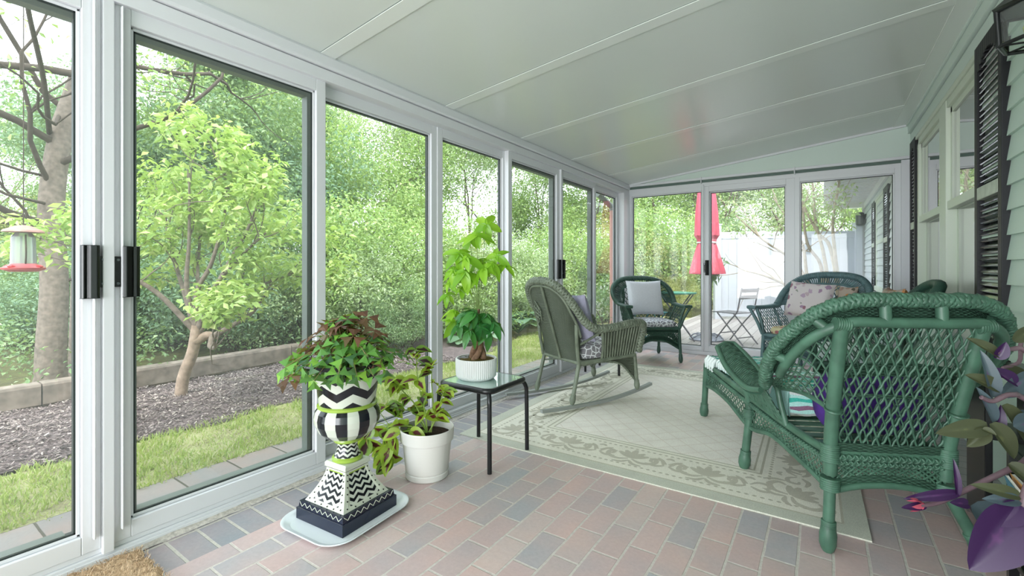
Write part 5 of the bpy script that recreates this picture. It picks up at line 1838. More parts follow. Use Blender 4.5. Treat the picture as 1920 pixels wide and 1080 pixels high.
# ---------------------------------------------------------------- the wicker armchairs
def armchair(name, label, W, group, cat='armchair'):
    r = thing(name, label, cat, (0, 0, 0), 0, group)
    for sx_ in (-1, 1):
        m_ = MB()
        foot_leg(m_, (sx_ * 0.265, 0.27, 0.40), (sx_ * 0.28, 0.285, 0.0), 0.017, 0.024, h=0.10)
        m_.build('leg', W['cane'], r)
        m_ = MB()
        foot_leg(m_, (sx_ * 0.225, -0.25, 0.40), (sx_ * 0.235, -0.30, 0.0), 0.017, 0.023, h=0.09)
        m_.build('leg', W['cane'], r)
    s_ = MB()
    c4 = [(-0.265, 0.27, 0.395), (0.265, 0.27, 0.395), (0.225, -0.25, 0.395), (-0.225, -0.25, 0.395)]
    for k in range(4):
        s_.bar(c4[k], c4[(k + 1) % 4], 0.018, 10)
    for k in range(9):
        y = -0.22 + 0.055 * k
        s_.obox((0, y, 0.392), (0.235, 0, 0), (0, 0.018, 0), (0, 0, 0.004))
    s_.build('seat', W['cane'], r)
    a_ = MB()
    def apron(p, q, hz=0.155, am=0.262):
        p, q = np.array(p, float), np.array(q, float)
        m = (p + q) / 2
        arch = spline([V(p[0], p[1], hz), V(*(p * 0.72 + q * 0.28)[:2], am - 0.02), V(m[0], m[1], am), V(*(p * 0.28 + q * 0.72)[:2], am - 0.02), V(q[0], q[1], hz)], 24)
        up = [x + V(0, 0, 0.055) for x in arch]
        up2 = [V(x[0], x[1], min(0.345, x[2] + 0.075)) for x in arch]
        woven(a_, ruled(arch, up), 30, 3, 0.5, 0.055, 1)
        a_.tube(arch, 0.011, 8)
        a_.tube(up, 0.006, 6)
        topl = [V(p[0], p[1], 0.35), V(q[0], q[1], 0.35)]
        lattice(a_, ruled(up, topl), 0.055, 0.14, 0.0045, samples=5)
        woven(a_, ruled(topl, [V(p[0], p[1], 0.40), V(q[0], q[1], 0.40)]), 20, 3, 0.5, 0.05, 1)
        a_.bar(topl[0], topl[1], 0.007, 6)
    apron((-0.27, 0.275), (0.27, 0.275))
    apron((0.265, 0.27), (0.225, -0.25), 0.20, 0.275)
    apron((-0.225, -0.25), (-0.265, 0.27), 0.20, 0.275)
    apron((0.225, -0.25), (-0.225, -0.25), 0.22, 0.28)
    a_.build('apron', [W['cane'], W['weave']], r)
    rimh = [(0, -0.42, 0.965), (0.14, -0.41, 0.96), (0.26, -0.38, 0.93), (0.345, -0.32, 0.86), (0.375, -0.24, 0.775), (0.365, -0.15, 0.70), (0.34, -0.06, 0.66)]
    innh = [(0, -0.375, 0.875), (0.12, -0.37, 0.873), (0.205, -0.345, 0.84), (0.255, -0.30, 0.775), (0.275, -0.24, 0.715), (0.275, -0.17, 0.67)]
    two = lambda P: [(-p[0], p[1], p[2]) for p in P[::-1]] + [p for p in P[1:]]
    rim_, inn_ = spline(two(rimh), 72), spline(two(innh), 66)
    b_ = MB()
    ribbed(b_, rim_, 0.034, 0.017, 0, 10, 0.28)
    b_.build('back_rim', W['cane'], r)
    b_ = MB()
    b_.tube(inn_, 0.013, 8)
    for sx_ in (-1, 1):
        b_.tube(spline([(sx_ * 0.225, -0.25, 0.39), (sx_ * 0.225, -0.28, 0.6), (sx_ * 0.21, -0.345, 0.84)], 8), 0.015, 10)
    # staves from the inner tube to the rim
    n_ = 84
    for k in range(n_ + 1):
        u = k / n_
        p = np.array(inn_[int(u * (len(inn_) - 1))])
        q = np.array(rim_[int(u * (len(rim_) - 1))])
        b_.tube([p, (p + q) / 2 + V(0, -0.012, 0), q], 0.006, 5)
    b_.build('back_frame', W['cane'], r)
    b_ = MB()
    half = len(inn_) // 2
    S = ruled([(-0.23, -0.25, 0.41), (0, -0.255, 0.41), (0.23, -0.25, 0.41)], [(-0.262, -0.29, 0.76), (-0.205, -0.345, 0.84), (0, -0.375, 0.875), (0.205, -0.345, 0.84), (0.262, -0.29, 0.76)])
    lattice(b_, S, 0.10, 0.55, 0.0052, samples=18)
    woven(b_, lambda u, v: np.array(S(u, 0.0 + 0.12 * v)) + V(0, 0.004, 0), 20, 3, 0.46, 0.06, 1)
    b_.build('back_lattice', [W['cane'], W['weave']], r)
    for sx_ in (-1, 1):
        m_ = MB()
        P = spline([(sx_ * 0.345, -0.10, 0.662), (sx_ * 0.345, 0.10, 0.65), (sx_ * 0.345, 0.33, 0.652)], 20)
        ribbed(m_, P, 0.020, 0.013, 0, 10, 0.2, flat=1.9)
        m_.tube([P[-1] - V(0.04, 0, 0), P[-1] + V(0, 0.01, 0.005), P[-1] + V(0.04, 0, 0)], 0.019, 8)
        m_.tube(spline([(sx_ * 0.265, 0.27, 0.40), (sx_ * 0.285, 0.275, 0.52), (sx_ * 0.325, 0.285, 0.64)], 8), 0.016, 10)
        m_.tube(spline([(sx_ * 0.268, 0.285, 0.40), (sx_ * 0.305, 0.31, 0.52), (sx_ * 0.372, 0.325, 0.645)], 8), 0.015, 10)
        m_.tube(spline([(sx_ * 0.245, -0.02, 0.40), (sx_ * 0.29, 0.0, 0.55), (sx_ * 0.335, 0.0, 0.645)], 8), 0.012, 8)
        S2 = ruled([(sx_ * 0.25, -0.22, 0.40), (sx_ * 0.265, 0.25, 0.40)], [(sx_ * 0.33, -0.12, 0.65), (sx_ * 0.33, 0.27, 0.64)])
        lattice(m_, S2, 0.075, 0.28, 0.0042, samples=10)
        m_.build('arm', [W['cane'], W['weave']], r)
    return r

a1 = armchair('wicker_armchair', 'dark green wicker armchair with a white pillow in the far corner by the glass', WD, 'green wicker armchairs')
a1.location = (-1.746, 5.494, 0)
a1.rotation_euler = (0, 0, math.atan2(-0.6, -0.8))
a2 = copy_tree(a1)
a2['label'] = 'blue green wicker armchair holding a lilac floral pillow, in front of the fence view'
a2.location = (-0.115, 5.40, 0)
a2.rotation_euler = (0, 0, math.radians(153))
a2.scale = (1.06, 1.06, 1.06)
a3 = copy_tree(a1)
a3['label'] = 'dark wicker armchair against the house wall, mostly hidden behind the near chaise'
a3.location = (0.235, 4.28, 0)
a3.rotation_euler = (0, 0, math.radians(90))
a3.scale = (1.02, 1.02, 1.02)
for o in a2.children:
    for sl in o.material_slots:
        was = sl.material.name
        sl.link = 'OBJECT'
        sl.material = WB['weave'] if 'weave' in was else WB['cane']

def seat_cushion(name, label, mat, parent_obj, w, d, t, z, yoff=0.02, group=None, cat='cushion'):
    """soft box cushion placed in a chair's frame"""
    Mx = parent_obj.matrix_basis
    root = thing(name, label, cat, tuple(Mx @ Vector((0, yoff, z))), parent_obj.rotation_euler[2], group)
    b = MB()
    def sh(u, v):
        # u round the rim section, v across: superellipse in plan
        a = 2 * PI * u
        e = 0.30
        cx = math.copysign(abs(math.cos(a)) ** e, math.cos(a)) * w / 2
        cy = math.copysign(abs(math.sin(a)) ** e, math.sin(a)) * d / 2
        if v < 0.35:
            q = v / 0.35
            return (cx * (0.02 + 0.95 * q), cy * (0.02 + 0.95 * q), 0.0)
        if v < 0.65:
            q = (v - 0.35) / 0.3
            bl = 0.97 + 0.05 * math.sin(PI * q)
            return (cx * bl, cy * bl, t * q * 0.85)
        q = (v - 0.65) / 0.35
        k = 0.97 - 0.95 * q
        return (cx * k, cy * k, t * (0.85 + 0.25 * math.sin(q * PI / 2)))
    b.grid(sh, 40, 24, 0, True, lambda u, v: (u, v))
    b.build('cover', mat, root)
    return root

bpy.context.view_layer.update()
for o in (a1, a2, a3):
    o.matrix_basis
def MB4(o):
    return Matrix.LocRotScale(o.location, o.rotation_euler, o.scale)
seat_cushion('seat_cushion', 'white and grey trellis seat cushion on the far corner armchair', pattern_mat('trellis', (140, 138, 148), (232, 234, 238), 26, 0.10), a1, 0.50, 0.50, 0.085, 0.402)
seat_cushion('seat_cushion', 'faded floral seat cushion on the blue green armchair', M['floral2'], a2, 0.50, 0.50, 0.085, 0.402)
seat_cushion('seat_cushion', 'pale blue white seat cushion on the armchair against the house wall', fabric('pale_linen', (224, 234, 236)), a3, 0.50, 0.50, 0.10, 0.402)

def in_chair(o, x, y, z):
    return tuple(MB4(o) @ Vector((x, y, z)))
ra1, ra2, ra3 = (o.rotation_euler[2] for o in (a1, a2, a3))
pillow('throw_pillow', 'square plain white pillow leaning in the far corner armchair', fabric('white_cotton', (226, 226, 234)), in_chair(a1, 0.0, -0.14, 0.725), (math.radians(14), 0, ra1 + 0.08), 0.46, 0.44, 0.17, seed=2)
pillow('throw_pillow', 'lilac floral pillow leaning in the blue green armchair', M['floral'], in_chair(a2, 0.075, -0.15, 0.72), (math.radians(16), math.radians(-4), ra2), 0.44, 0.38, 0.16, seed=3)
pillow('throw_pillow', 'red and orange printed pillow beside the lilac floral one', M['patch'], in_chair(a2, -0.225, -0.20, 0.71), (math.radians(14), 0, ra2 - 0.15), 0.17, 0.34, 0.10, seed=5)
pillow('throw_pillow', 'brown patterned pillow with pointed corners on the armchair against the house wall', M['patch'], in_chair(a3, 0.17, -0.17, 0.735), (math.radians(16), 0, ra3 + 0.25), 0.30, 0.42, 0.13, seed=4, corner=1.6)
pillow('throw_pillow', 'pale blue white pillow on the armchair against the house wall', fabric('pale_linen_pillow', (222, 234, 238)), in_chair(a3, -0.13, -0.15, 0.68), (math.radians(16), 0, ra3 - 0.1), 0.30, 0.34, 0.13, seed=6)

# ---------------------------------------------------------------- the rocking chair
rk = thing('wicker_rocking_chair', 'sage grey wicker rocking chair turned away toward the far doors', 'rocking chair', (-1.67, 3.56, 0), math.radians(-25))
RF = plain('rocker_grey', (150, 154, 150), 0.4, 0.4)
for s_ in (-1, 1):
    m_ = MB()
    rail = [(s_ * 0.262, y, 0.030 + 0.17 * (y + 0.15) ** 2 * (1 if y > -0.15 else 0.35)) for y in np.linspace(-0.64, 0.50, 26)]
    for k in range(25):
        p, q = np.array(rail[k]), np.array(rail[k + 1])
        d = (q - p) / 2
        nn = unit(np.cross(V(1, 0, 0), unit(q - p)))
        m_.obox((p + q) / 2, d * 1.02, V(0.016, 0, 0), nn * 0.011)
    m_.build('rocker', RF, rk)
    zr = lambda y: 0.030 + 0.17 * (y + 0.15) ** 2 * (1 if y > -0.15 else 0.35) + 0.011
    m_ = MB()
    foot_leg(m_, (s_ * 0.235, -0.26, 0.38), (s_ * 0.245, -0.345, zr(-0.345)), 0.016, 0.023, h=0.08)
    m_.build('leg', WS['cane'], rk)
    m_ = MB()
    foot_leg(m_, (s_ * 0.265, 0.30, 0.38), (s_ * 0.275, 0.325, zr(0.325)), 0.017, 0.024, h=0.08)
    m_.build('leg', WS['cane'], rk)
m_ = MB()
c4 = [(-0.27, 0.30, 0.372), (0.27, 0.30, 0.372), (0.24, -0.26, 0.352), (-0.24, -0.26, 0.352)]
for k in range(4):
    m_.bar(c4[k], c4[(k + 1) % 4], 0.017, 10)
for k in range(10):
    y = -0.23 + 0.055 * k
    m_.obox((0, y, 0.362), (0.24, 0, 0), (0, 0.02, 0), (0, 0, 0.004))
m_.tube([(-0.235, -0.30, 0.20), (0.235, -0.30, 0.20)], 0.008, 8) if False else None
m_.tube(spline([(-0.24, -0.28, 0.30), (0.0, 0.0, 0.33), (0.255, 0.30, 0.29)], 10), 0.007, 6)
m_.tube(spline([(0.24, -0.28, 0.30), (0.0, 0.0, 0.335), (-0.255, 0.30, 0.29)], 10), 0.007, 6)
m_.build('seat', WS['cane'], rk)
ap = MB()
for (p, q) in (((-0.27, 0.305), (0.27, 0.305)), ((0.268, 0.295), (0.245, -0.24)), ((-0.245, -0.24), (-0.268, 0.295))):
    P, Q = V(p[0], p[1], 0), V(q[0], q[1], 0)
    ends = 0.16 if p[1] > 0.2 and q[1] > 0.2 else 0.17
    e2 = ends if q[1] > 0 else 0.335
    e1 = ends if p[1] > 0 else 0.335
    lo = spline([P + V(0, 0, e1), P * 0.75 + Q * 0.25 + V(0, 0, 0.30), (P + Q) / 2 + V(0, 0, 0.338), P * 0.25 + Q * 0.75 + V(0, 0, 0.30 if q[1] > 0 else 0.345), Q + V(0, 0, e2)], 24)
    woven(ap, ruled(lo, [P + V(0, 0, 0.372), Q + V(0, 0, 0.365)]), 30, 5, 0.55, 0.12, 1)
    braid(ap, lo, 0.009, 24, 2)
ap.build('apron', [WS['cane'], WS['weave']], rk)
rimh = [(0, -0.475, 0.995), (0.12, -0.47, 0.985), (0.215, -0.445, 0.945), (0.270, -0.40, 0.87), (0.295, -0.34, 0.78), (0.305, -0.27, 0.69), (0.318, -0.19, 0.632), (0.33, -0.08, 0.62)]
two = lambda P: [(-p[0], p[1], p[2]) for p in P[::-1]] + [p for p in P[1:]]
rim_ = spline(two(rimh), 80)
b = MB()
braid(b, rim_, 0.030, 13, 3, rs=0.72)
b.build('back_rim', WS['cane'], rk)
inh = [(0, -0.475, 0.955), (0.11, -0.47, 0.945), (0.19, -0.445, 0.905), (0.235, -0.405, 0.84), (0.255, -0.36, 0.75), (0.262, -0.31, 0.66), (0.262, -0.27, 0.56)]
inn_ = spline(two(inh), 60)
b = MB()
top = [np.array(q) for q in inn_]
bot = [V(-0.245 + 0.49 * k / 20, -0.27 - 0.01 * math.sin(PI * k / 20), 0.365) for k in range(21)]
woven(b, ruled(bot, top), 60, 40, 0.5, 0.56, 0)
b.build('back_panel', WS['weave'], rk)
b = MB()
b.tube(inn_, 0.011, 8)
b.tube(spline([V(0.02, -0.285, 0.36), V(0.03, -0.385, 0.65), V(0.035, -0.487, 0.955)], 14), 0.012, 8)
for s_ in (-1, 1):
    b.tube(spline([V(s_ * 0.24, -0.275, 0.35), V(s_ * 0.252, -0.30, 0.5), V(s_ * 0.262, -0.315, 0.66)], 10), 0.015, 10)
# diamond of open canes let into the panel
SD = ruled(bot, top)
for k in range(6):
    t_ = 0.12 * (k - 2.5) / 2.5
    for fam in (1, -1):
        pts = []
        for q in np.linspace(-1, 1, 7):
            uu = 0.30 + (t_ + fam * 0.10 * q * (1 - abs(t_) / 0.16)) * 0.9
            vv = 0.66 + (0.10 * q - fam * t_ * 0.55) * 0.9
            pts.append(np.asarray(SD(uu, vv)) + V(0, -0.012, 0))
        b.tube(pts, 0.006, 5)
b.build('back_frame', WS['cane'], rk)
for s_ in (-1, 1):
    m_ = MB()
    P = spline([(s_ * 0.322, -0.20, 0.632), (s_ * 0.335, -0.05, 0.625), (s_ * 0.338, 0.15, 0.645), (s_ * 0.335, 0.29, 0.648), (s_ * 0.32, 0.345, 0.61), (s_ * 0.30, 0.345, 0.52), (s_ * 0.282, 0.325, 0.40)], 40)
    braid(m_, P, 0.030, 13, 3, rs=0.72)
    S2 = ruled([(s_ * 0.255, -0.05, 0.375), (s_ * 0.268, 0.29, 0.375)], [(s_ * 0.318, -0.10, 0.605), (s_ * 0.318, 0.31, 0.62)])
    woven(m_, S2, 30, 20, 0.38, 0.25, 1)
    for k in range(14):
        u = k / 13
        m_.tube([np.asarray(S2(u, 0)) + V(s_ * 0.004, 0, 0), np.asarray(S2(u, 0.5)) + V(s_ * 0.004, 0, 0), np.asarray(S2(u, 1)) + V(s_ * 0.004, 0, 0)], 0.007, 6)
    m_.tube(spline([np.asarray(S2(0, 0)), np.asarray(S2(0, 0.5)) + V(0, 0.012, 0), np.asarray(S2(0, 1))], 8), 0.011, 8)
    m_.tube(spline([(s_ * 0.25, -0.27, 0.50), (s_ * 0.265, -0.17, 0.545), (s_ * 0.29, -0.09, 0.59)], 8), 0.010, 8)
    m_.build('arm', [WS['cane'], WS['weave']], rk)
seat_cushion('seat_cushion', 'grey and white giraffe patterned seat cushion in the rocking chair', pattern_mat('giraffe', (142, 138, 144), (236, 236, 240), 22, 0.075), rk, 0.49, 0.50, 0.125, 0.372)
pillow('throw_pillow', 'lavender grey pillow peeking out past the back of the rocking chair', fabric('lavender', (176, 172, 196)), tuple(MB4(rk) @ Vector((0.09, -0.20, 0.70))), (math.radians(18), 0, rk.rotation_euler[2] + 0.1), 0.36, 0.40, 0.14, seed=8)
# ================================================================ doormat, urn, pots, side tables, lantern, foreground plant
# ---- coir doormat
root = thing('doormat', 'brown coir doormat on the bricks at the foot of the first sliding door', 'mat', (0, 0, 0))
b = MB()
rg = np.random.default_rng(2)
hm = lambda x, y: 0.018 + 0.004 * math.sin(x * 60) * math.sin(y * 71) + 0.003 * math.sin(x * 143 + y * 90)
b.grid(lambda u, v: (-2.19 + 0.46 * u + 0.006 * math.sin(v * 40), -0.12 + 0.755 * v + 0.006 * math.sin(u * 31), hm(u, v) if 0 < u < 1 and 0 < v < 1 else 0.003), 40, 60)
coir = plain('coir', (188, 160, 128), 0.95, 0.1, noise=0.35, nscale=140, bump=1.0)
b.build('mat_body', coir, root)
n = 9000
x = rg.uniform(-2.19, -1.73, n); y = rg.uniform(-0.10, 0.638, n)
a = rg.uniform(0, 2 * PI, n); L = rg.uniform(0.006, 0.018, n)
d = np.stack([np.cos(a) * 0.7, np.sin(a) * 0.7, rg.uniform(0.2, 1.0, n)], 1) * L[:, None]
s_ = np.stack([-np.sin(a), np.cos(a), 0 * a], 1) * 0.0011
c = np.stack([x, y, np.full(n, 0.017)], 1)
v = np.stack([c - s_, c + s_, c + d + s_ * .4, c + d - s_ * .4], 1).reshape(-1, 3)
o = raw_mesh('coir_fibre', v, np.arange(4 * n).reshape(-1, 4), rand_mat('coir_fibre_mix', [(0, (140, 112, 84)), (0.5, (194, 166, 134)), (1, (222, 198, 168))]), root)
o['kind'] = 'stuff'

# ---- white tray under the urn
tr = thing('tray', 'white rounded rectangular tray on the bricks under the painted urn', 'tray', (-1.748, 1.255, 0), math.radians(4))
def rrect(w, d, r, n=8):
    pts = []
    for (cx, cy, a0) in ((w / 2 - r, d / 2 - r, 0), (-w / 2 + r, d / 2 - r, PI / 2), (-w / 2 + r, -d / 2 + r, PI), (w / 2 - r, -d / 2 + r, 1.5 * PI)):
        for k in range(n + 1):
            a = a0 + PI / 2 * k / n
            pts.append((cx + r * math.cos(a), cy + r * math.sin(a)))
    return pts
b = MB()
rings = [(0.33, 0.40, 0.09, 0.0), (0.385, 0.455, 0.10, 0.012), (0.405, 0.475, 0.105, 0.020), (0.402, 0.472, 0.105, 0.023), (0.38, 0.45, 0.10, 0.016), (0.34, 0.41, 0.09, 0.007)]
vs = [[(x, y, z) for x, y in rrect(w, d, r)] for w, d, r, z in rings]
n = len(vs[0])
b.add([p for q in vs for p in q], [(k * n + i, k * n + (i + 1) % n, (k + 1) * n + (i + 1) % n, (k + 1) * n + i) for k in range(len(vs) - 1) for i in range(n)], 0, True)
b.add(vs[0], [tuple(range(n))[::-1]])
b.add(vs[-1], [tuple(range(n))])
b.build('tray_body', plain('white_melamine', (226, 232, 236), 0.18, 0.5), tr)

# ---- black and white painted urn on its pedestal
CREAM, INK, LIME = (202, 206, 190), (20, 24, 40), (150, 178, 72)
M['cream'] = plain('cream_glaze', CREAM, 0.2, 0.5)
M['ink'] = plain('ink_glaze', (26, 32, 52), 0.2, 0.5)
M['lime'] = plain('lime_glaze', LIME, 0.2, 0.5)
M['gloss_black'] = plain('black_glaze', (14, 15, 20), 0.12, 0.6)
urn = thing('painted_urn', 'black and white chevron and stripe painted urn on a flared square pedestal', 'urn', (-1.758, 1.262, 0.0075), math.radians(4))
b = MB()
def sq(mb, h0, z0, h1, z1, mi, uvs=None):
    for k in range(4):
        a0, a1 = PI / 4 + k * PI / 2, PI / 4 + (k + 1) * PI / 2
        r2 = math.sqrt(2)
        p = [(h0 * r2 * math.cos(a0), h0 * r2 * math.sin(a0), z0), (h0 * r2 * math.cos(a1), h0 * r2 * math.sin(a1), z0), (h1 * r2 * math.cos(a1), h1 * r2 * math.sin(a1), z1), (h1 * r2 * math.cos(a0), h1 * r2 * math.sin(a0), z1)]
        mb.add(p, [(0, 1, 2, 3)], mi, False, uvs)
sq(b, 0.150, 0.0, 0.150, 0.048, 0)
sq(b, 0.150, 0.048, 0.144, 0.050, 0)
sq(b, 0.143, 0.050, 0.140, 0.075, 0)
b.add([(-0.14, -0.14, 0.075), (0.14, -0.14, 0.075), (0.14, 0.14, 0.075), (-0.14, 0.14, 0.075)], [(0, 1, 2, 3)], 0)
for k in range(4):       # scratched zigzag line on the plinth
    a = k * PI / 2
    ca, sa = math.cos(a), math.sin(a)
    pts = []
    for q in range(17):
        s__ = -0.135 + 0.27 * q / 16
        zz = 0.056 if q % 2 else 0.072
        h = 0.1445 - (zz - 0.05) * 0.12
        pts.append((h * ca - s__ * sa, h * sa + s__ * ca, zz))
    for p, q in zip(pts[:-1], pts[1:]):
        b.bar(p, q, 0.0016, 5, 1)
b.build('plinth', [M['ink'], M['cream']], urn)
hs = lambda z: 0.062 + 0.063 * (1 - min(1, max(0, (z - 0.075) / 0.135))) ** 1.5
b = MB()
NS = 14
for k in range(4):
    a = k * PI / 2
    ca, sa = math.cos(a), math.sin(a)
    def face(u, v, ca=ca, sa=sa):
        z = 0.075 + 0.135 * v
        h = hs(z)
        s__ = (2 * u - 1) * h
        inset = 0.0025 if (0.14 < u < 0.86 and 0.10 < v < 0.92) else 0
        return ((h - inset) * ca - s__ * sa, (h - inset) * sa + s__ * ca, z)
    def mf(i, j):
        u, v = (i + 0.5) / 20, (j + 0.5) / 20
        if 0.16 < u < 0.84 and 0.12 < v < 0.90: return 1
        if 0.13 < u < 0.87 and 0.09 < v < 0.93: return 2
        return 0
    b.grid(face, 20, 20, 0, False, lambda u, v: (u, v), mfun=mf)
    for u in (0.075, 0.925):
        for q in range(6):
            v = 0.08 + 0.165 * q
            p = np.array(face(u, v))
            nn = V(ca, sa, 0)
            b.tube([p - nn * 0.001, p + nn * 0.003], 0.003, 6, 3)
    for u in (0.25, 0.42, 0.58, 0.75):
        p = np.array(face(u, 0.045))
        b.tube([p - V(ca, sa, 0) * 0.001, p + V(ca, sa, 0) * 0.003], 0.003, 6, 3)
sq(b, 0.060, 0.210, 0.068, 0.216, 0)
sq(b, 0.068, 0.216, 0.068, 0.232, 0)
sq(b, 0.068, 0.232, 0.062, 0.238, 0)
b.add([(-0.062, -0.062, 0.238), (0.062, -0.062, 0.238), (0.062, 0.062, 0.238), (-0.062, 0.062, 0.238)], [(0, 1, 2, 3)], 0)
b.build('pedestal', [M['cream'], chevron_mat('pedestal_chevron', 4, 6, 2.0 * 0.6), M['lime'], M['gloss_black']], urn)
b = MB()
b.lathe([(0.062, 0.238), (0.066, 0.242), (0.066, 0.252), (0.058, 0.258)], 40, mi=2)
b.lathe([(0.058, 0.258), (0.048, 0.275), (0.042, 0.30), (0.044, 0.318)], 40, mi=1, cap=False)
b.lathe([(0.044, 0.318), (0.058, 0.322), (0.062, 0.330), (0.060, 0.336)], 40, mi=2)
b.build('neck', [M['cream'], chevron_mat('neck_chevron', 9, 55, 1.1), M['lime']], urn)
b = MB()
b.lathe([(0.060, 0.336), (0.095, 0.350), (0.123, 0.375), (0.139, 0.410), (0.1415, 0.435), (0.136, 0.462), (0.124, 0.478)], 56, mi=0)
b.lathe([(0.124, 0.478), (0.128, 0.482), (0.128, 0.490), (0.120, 0.495)], 56, mi=1, cap=False)
b.build('bowl', [chevron_mat('bowl_stripe', 9, 1, 0, stripes=True), M['lime']], urn)
b = MB()
b.lathe([(0.120, 0.495), (0.123, 0.52), (0.129, 0.56), (0.136, 0.60), (0.141, 0.625)], 60, mi=0, cap=False)
b.lathe([(0.141, 0.625), (0.152, 0.640), (0.175, 0.652), (0.200, 0.668), (0.208, 0.680), (0.202, 0.686), (0.165, 0.668), (0.135, 0.655), (0.13, 0.63), (0.0, 0.628)], 60, mi=1, cap=False)
b.build('upper_bowl', [chevron_mat('bowl_chevron', 6, 13.5, 0.95), M['gloss_black']], urn)
b = MB()
b.lathe([(0.0, 0.640), (0.10, 0.638), (0.134, 0.634)], 24, cap=False)
b.build('soil', M['soil'], urn)

# ---- shamrock plant (three triangular leaflets on thin stalks) filling the urn
M['oxalis'] = leaf_mat('shamrock_leaf', [(0, (46, 92, 44)), (0.22, (64, 122, 54)), (0.42, (104, 164, 66)), (0.60, (130, 186, 72)), (0.66, (110, 66, 46)), (0.85, (132, 74, 54)), (1, (96, 52, 46))], 0.4, 0.28, gloss=0.04)
M['oxalis_green'] = leaf_mat('shamrock_green', [(0, (46, 88, 56)), (0.4, (76, 128, 60)), (0.8, (108, 164, 62)), (1, (138, 186, 66))], 0.4, 0.28, gloss=0.04)
M['oxalis_brown'] = leaf_mat('shamrock_brown', [(0, (78, 44, 40)), (0.5, (106, 64, 50)), (1, (98, 84, 56))], 0.4, 0.25, gloss=0.04)
M['stalk'] = plain('pale_stalk', (150, 130, 84), 0.6)
sh = thing('shamrock_plant', 'purple and green three-leaved shamrock plant spilling from the painted urn', 'plant', (-1.758, 1.262, 0.645))
ug = np.random.default_rng(12)
lv = {0: MB(), 1: MB()}
stk = MB()
def leaflet3(mb, c, nrm, size, rg_):
    nrm = unit(nrm)
    a = unit(np.cross(nrm, V(0.3, 0.8, 0.1)))
    ang = rg_.uniform(0, 2 * PI)
    for k in range(3):
        th_ = ang + k * 2 * PI / 3
        d = math.cos(th_) * a + math.sin(th_) * np.cross(nrm, a)
        s__ = np.cross(nrm, d)
        dr = -nrm * rg_.uniform(0.05, 0.35)
        tipL = c + (d * 0.95 + s__ * 0.62 + dr) * size
        tipR = c + (d * 0.95 - s__ * 0.62 + dr) * size
        notch = c + (d * 0.80 + dr * 0.55 + nrm * 0.05) * size
        mb.add([c + d * size * 0.05, tipR, notch, tipL], [(0, 1, 2), (0, 2, 3)])
def view(a, h, d):          # across, up, toward the camera
    return V(0.825, 0.565, 0) * a + V(0, 0, h) - V(-0.565, 0.825, 0) * d
for k in range(150):
    a = ug.uniform(0, 2 * PI)
    rr = abs(ug.normal(0, 0.15))
    rr = min(rr, 0.27)
    hgt = 0.20 * (1 - (rr / 0.30) ** 2) * ug.uniform(0.35, 1.1) + 0.02 - (0.04 if rr > 0.19 else 0) * ug.uniform(0, 1)
    tip = V(rr * math.cos(a), rr * math.sin(a), hgt)
    st = V(0.05 * math.cos(a), 0.05 * math.sin(a), 0)
    stk.tube(spline([st, (st + tip) / 2 + V(0, 0, 0.05), tip], 6), 0.0013, 4)
    nrm = V(math.cos(a) * rr * 3, math.sin(a) * rr * 3, 1) + ug.normal(0, 0.35, 3)
    brown = ug.uniform() < (0.62 if hgt > 0.13 else 0.22)
    leaflet3(lv[1 if brown else 0], tip, nrm, ug.uniform(0.034, 0.054), ug)
for (a, h, d, m_, sz) in ((-0.155, 0.135, 0.05, 1, 0.042), (-0.235, 0.0, 0.10, 0, 0.044), (0.0, 0.205, 0.02, 1, 0.045), (0.05, 0.215, 0.0, 1, 0.045), (0.09, 0.22, 0.0, 1, 0.046), (-0.03, 0.19, 0.03, 1, 0.042), (-0.09, 0.185, 0.0, 1, 0.042), (-0.06, 0.02, 0.15, 0, 0.046), (0.0, -0.005, 0.17, 0, 0.048), (0.05, -0.02, 0.17, 0, 0.046), (-0.12, 0.03, 0.13, 0, 0.044), (-0.05, 0.06, 0.15, 0, 0.048), (0.03, 0.05, 0.15, 0, 0.048), (0.10, 0.06, 0.13, 0, 0.05), (-0.17, 0.02, 0.08, 0, 0.044), (-0.09, -0.03, 0.17, 0, 0.04), (0.13, 0.17, 0.03, 1, 0.044), (0.12, 0.12, 0.08, 0, 0.05), (0.05, 0.11, 0.11, 0, 0.052), (-0.02, 0.12, 0.10, 0, 0.05)):
    tip = view(a, max(h, 0.0) + 0.015, d)
    stk.tube(spline([V(0, 0, 0), tip * 0.5 + V(0, 0, 0.07), tip], 8), 0.0013, 4)
    leaflet3(lv[m_], tip, V(0.35, -0.55, 1) + view(a, 0, d) * 1.5 + ug.normal(0, 0.2, 3), sz * 1.2, ug)
for k in range(24):
    a, d = ug.uniform(-0.21, 0.21), ug.uniform(0.10, 0.215)
    h = ug.uniform(0.015, 0.10) if abs(a) < 0.15 else ug.uniform(-0.02, 0.06)
    tip = view(a, h, d * (1 - abs(a)))
    stk.tube(spline([V(0, 0, 0), tip * 0.6 + V(0, 0, 0.06), tip], 8), 0.0013, 4)
    leaflet3(lv[1 if ug.uniform() < 0.14 else 0], tip, V(0.4, -0.6, 0.75) + ug.normal(0, 0.25, 3), ug.uniform(0.042, 0.056), ug)
lv[0].build('green_foliage', M['oxalis_green'], sh)['label'] = 'green three-part leaves'
lv[1].build('brown_foliage', M['oxalis_brown'], sh)['label'] = 'reddish brown three-part leaves'
stk.build('stem', M['stalk'], sh)

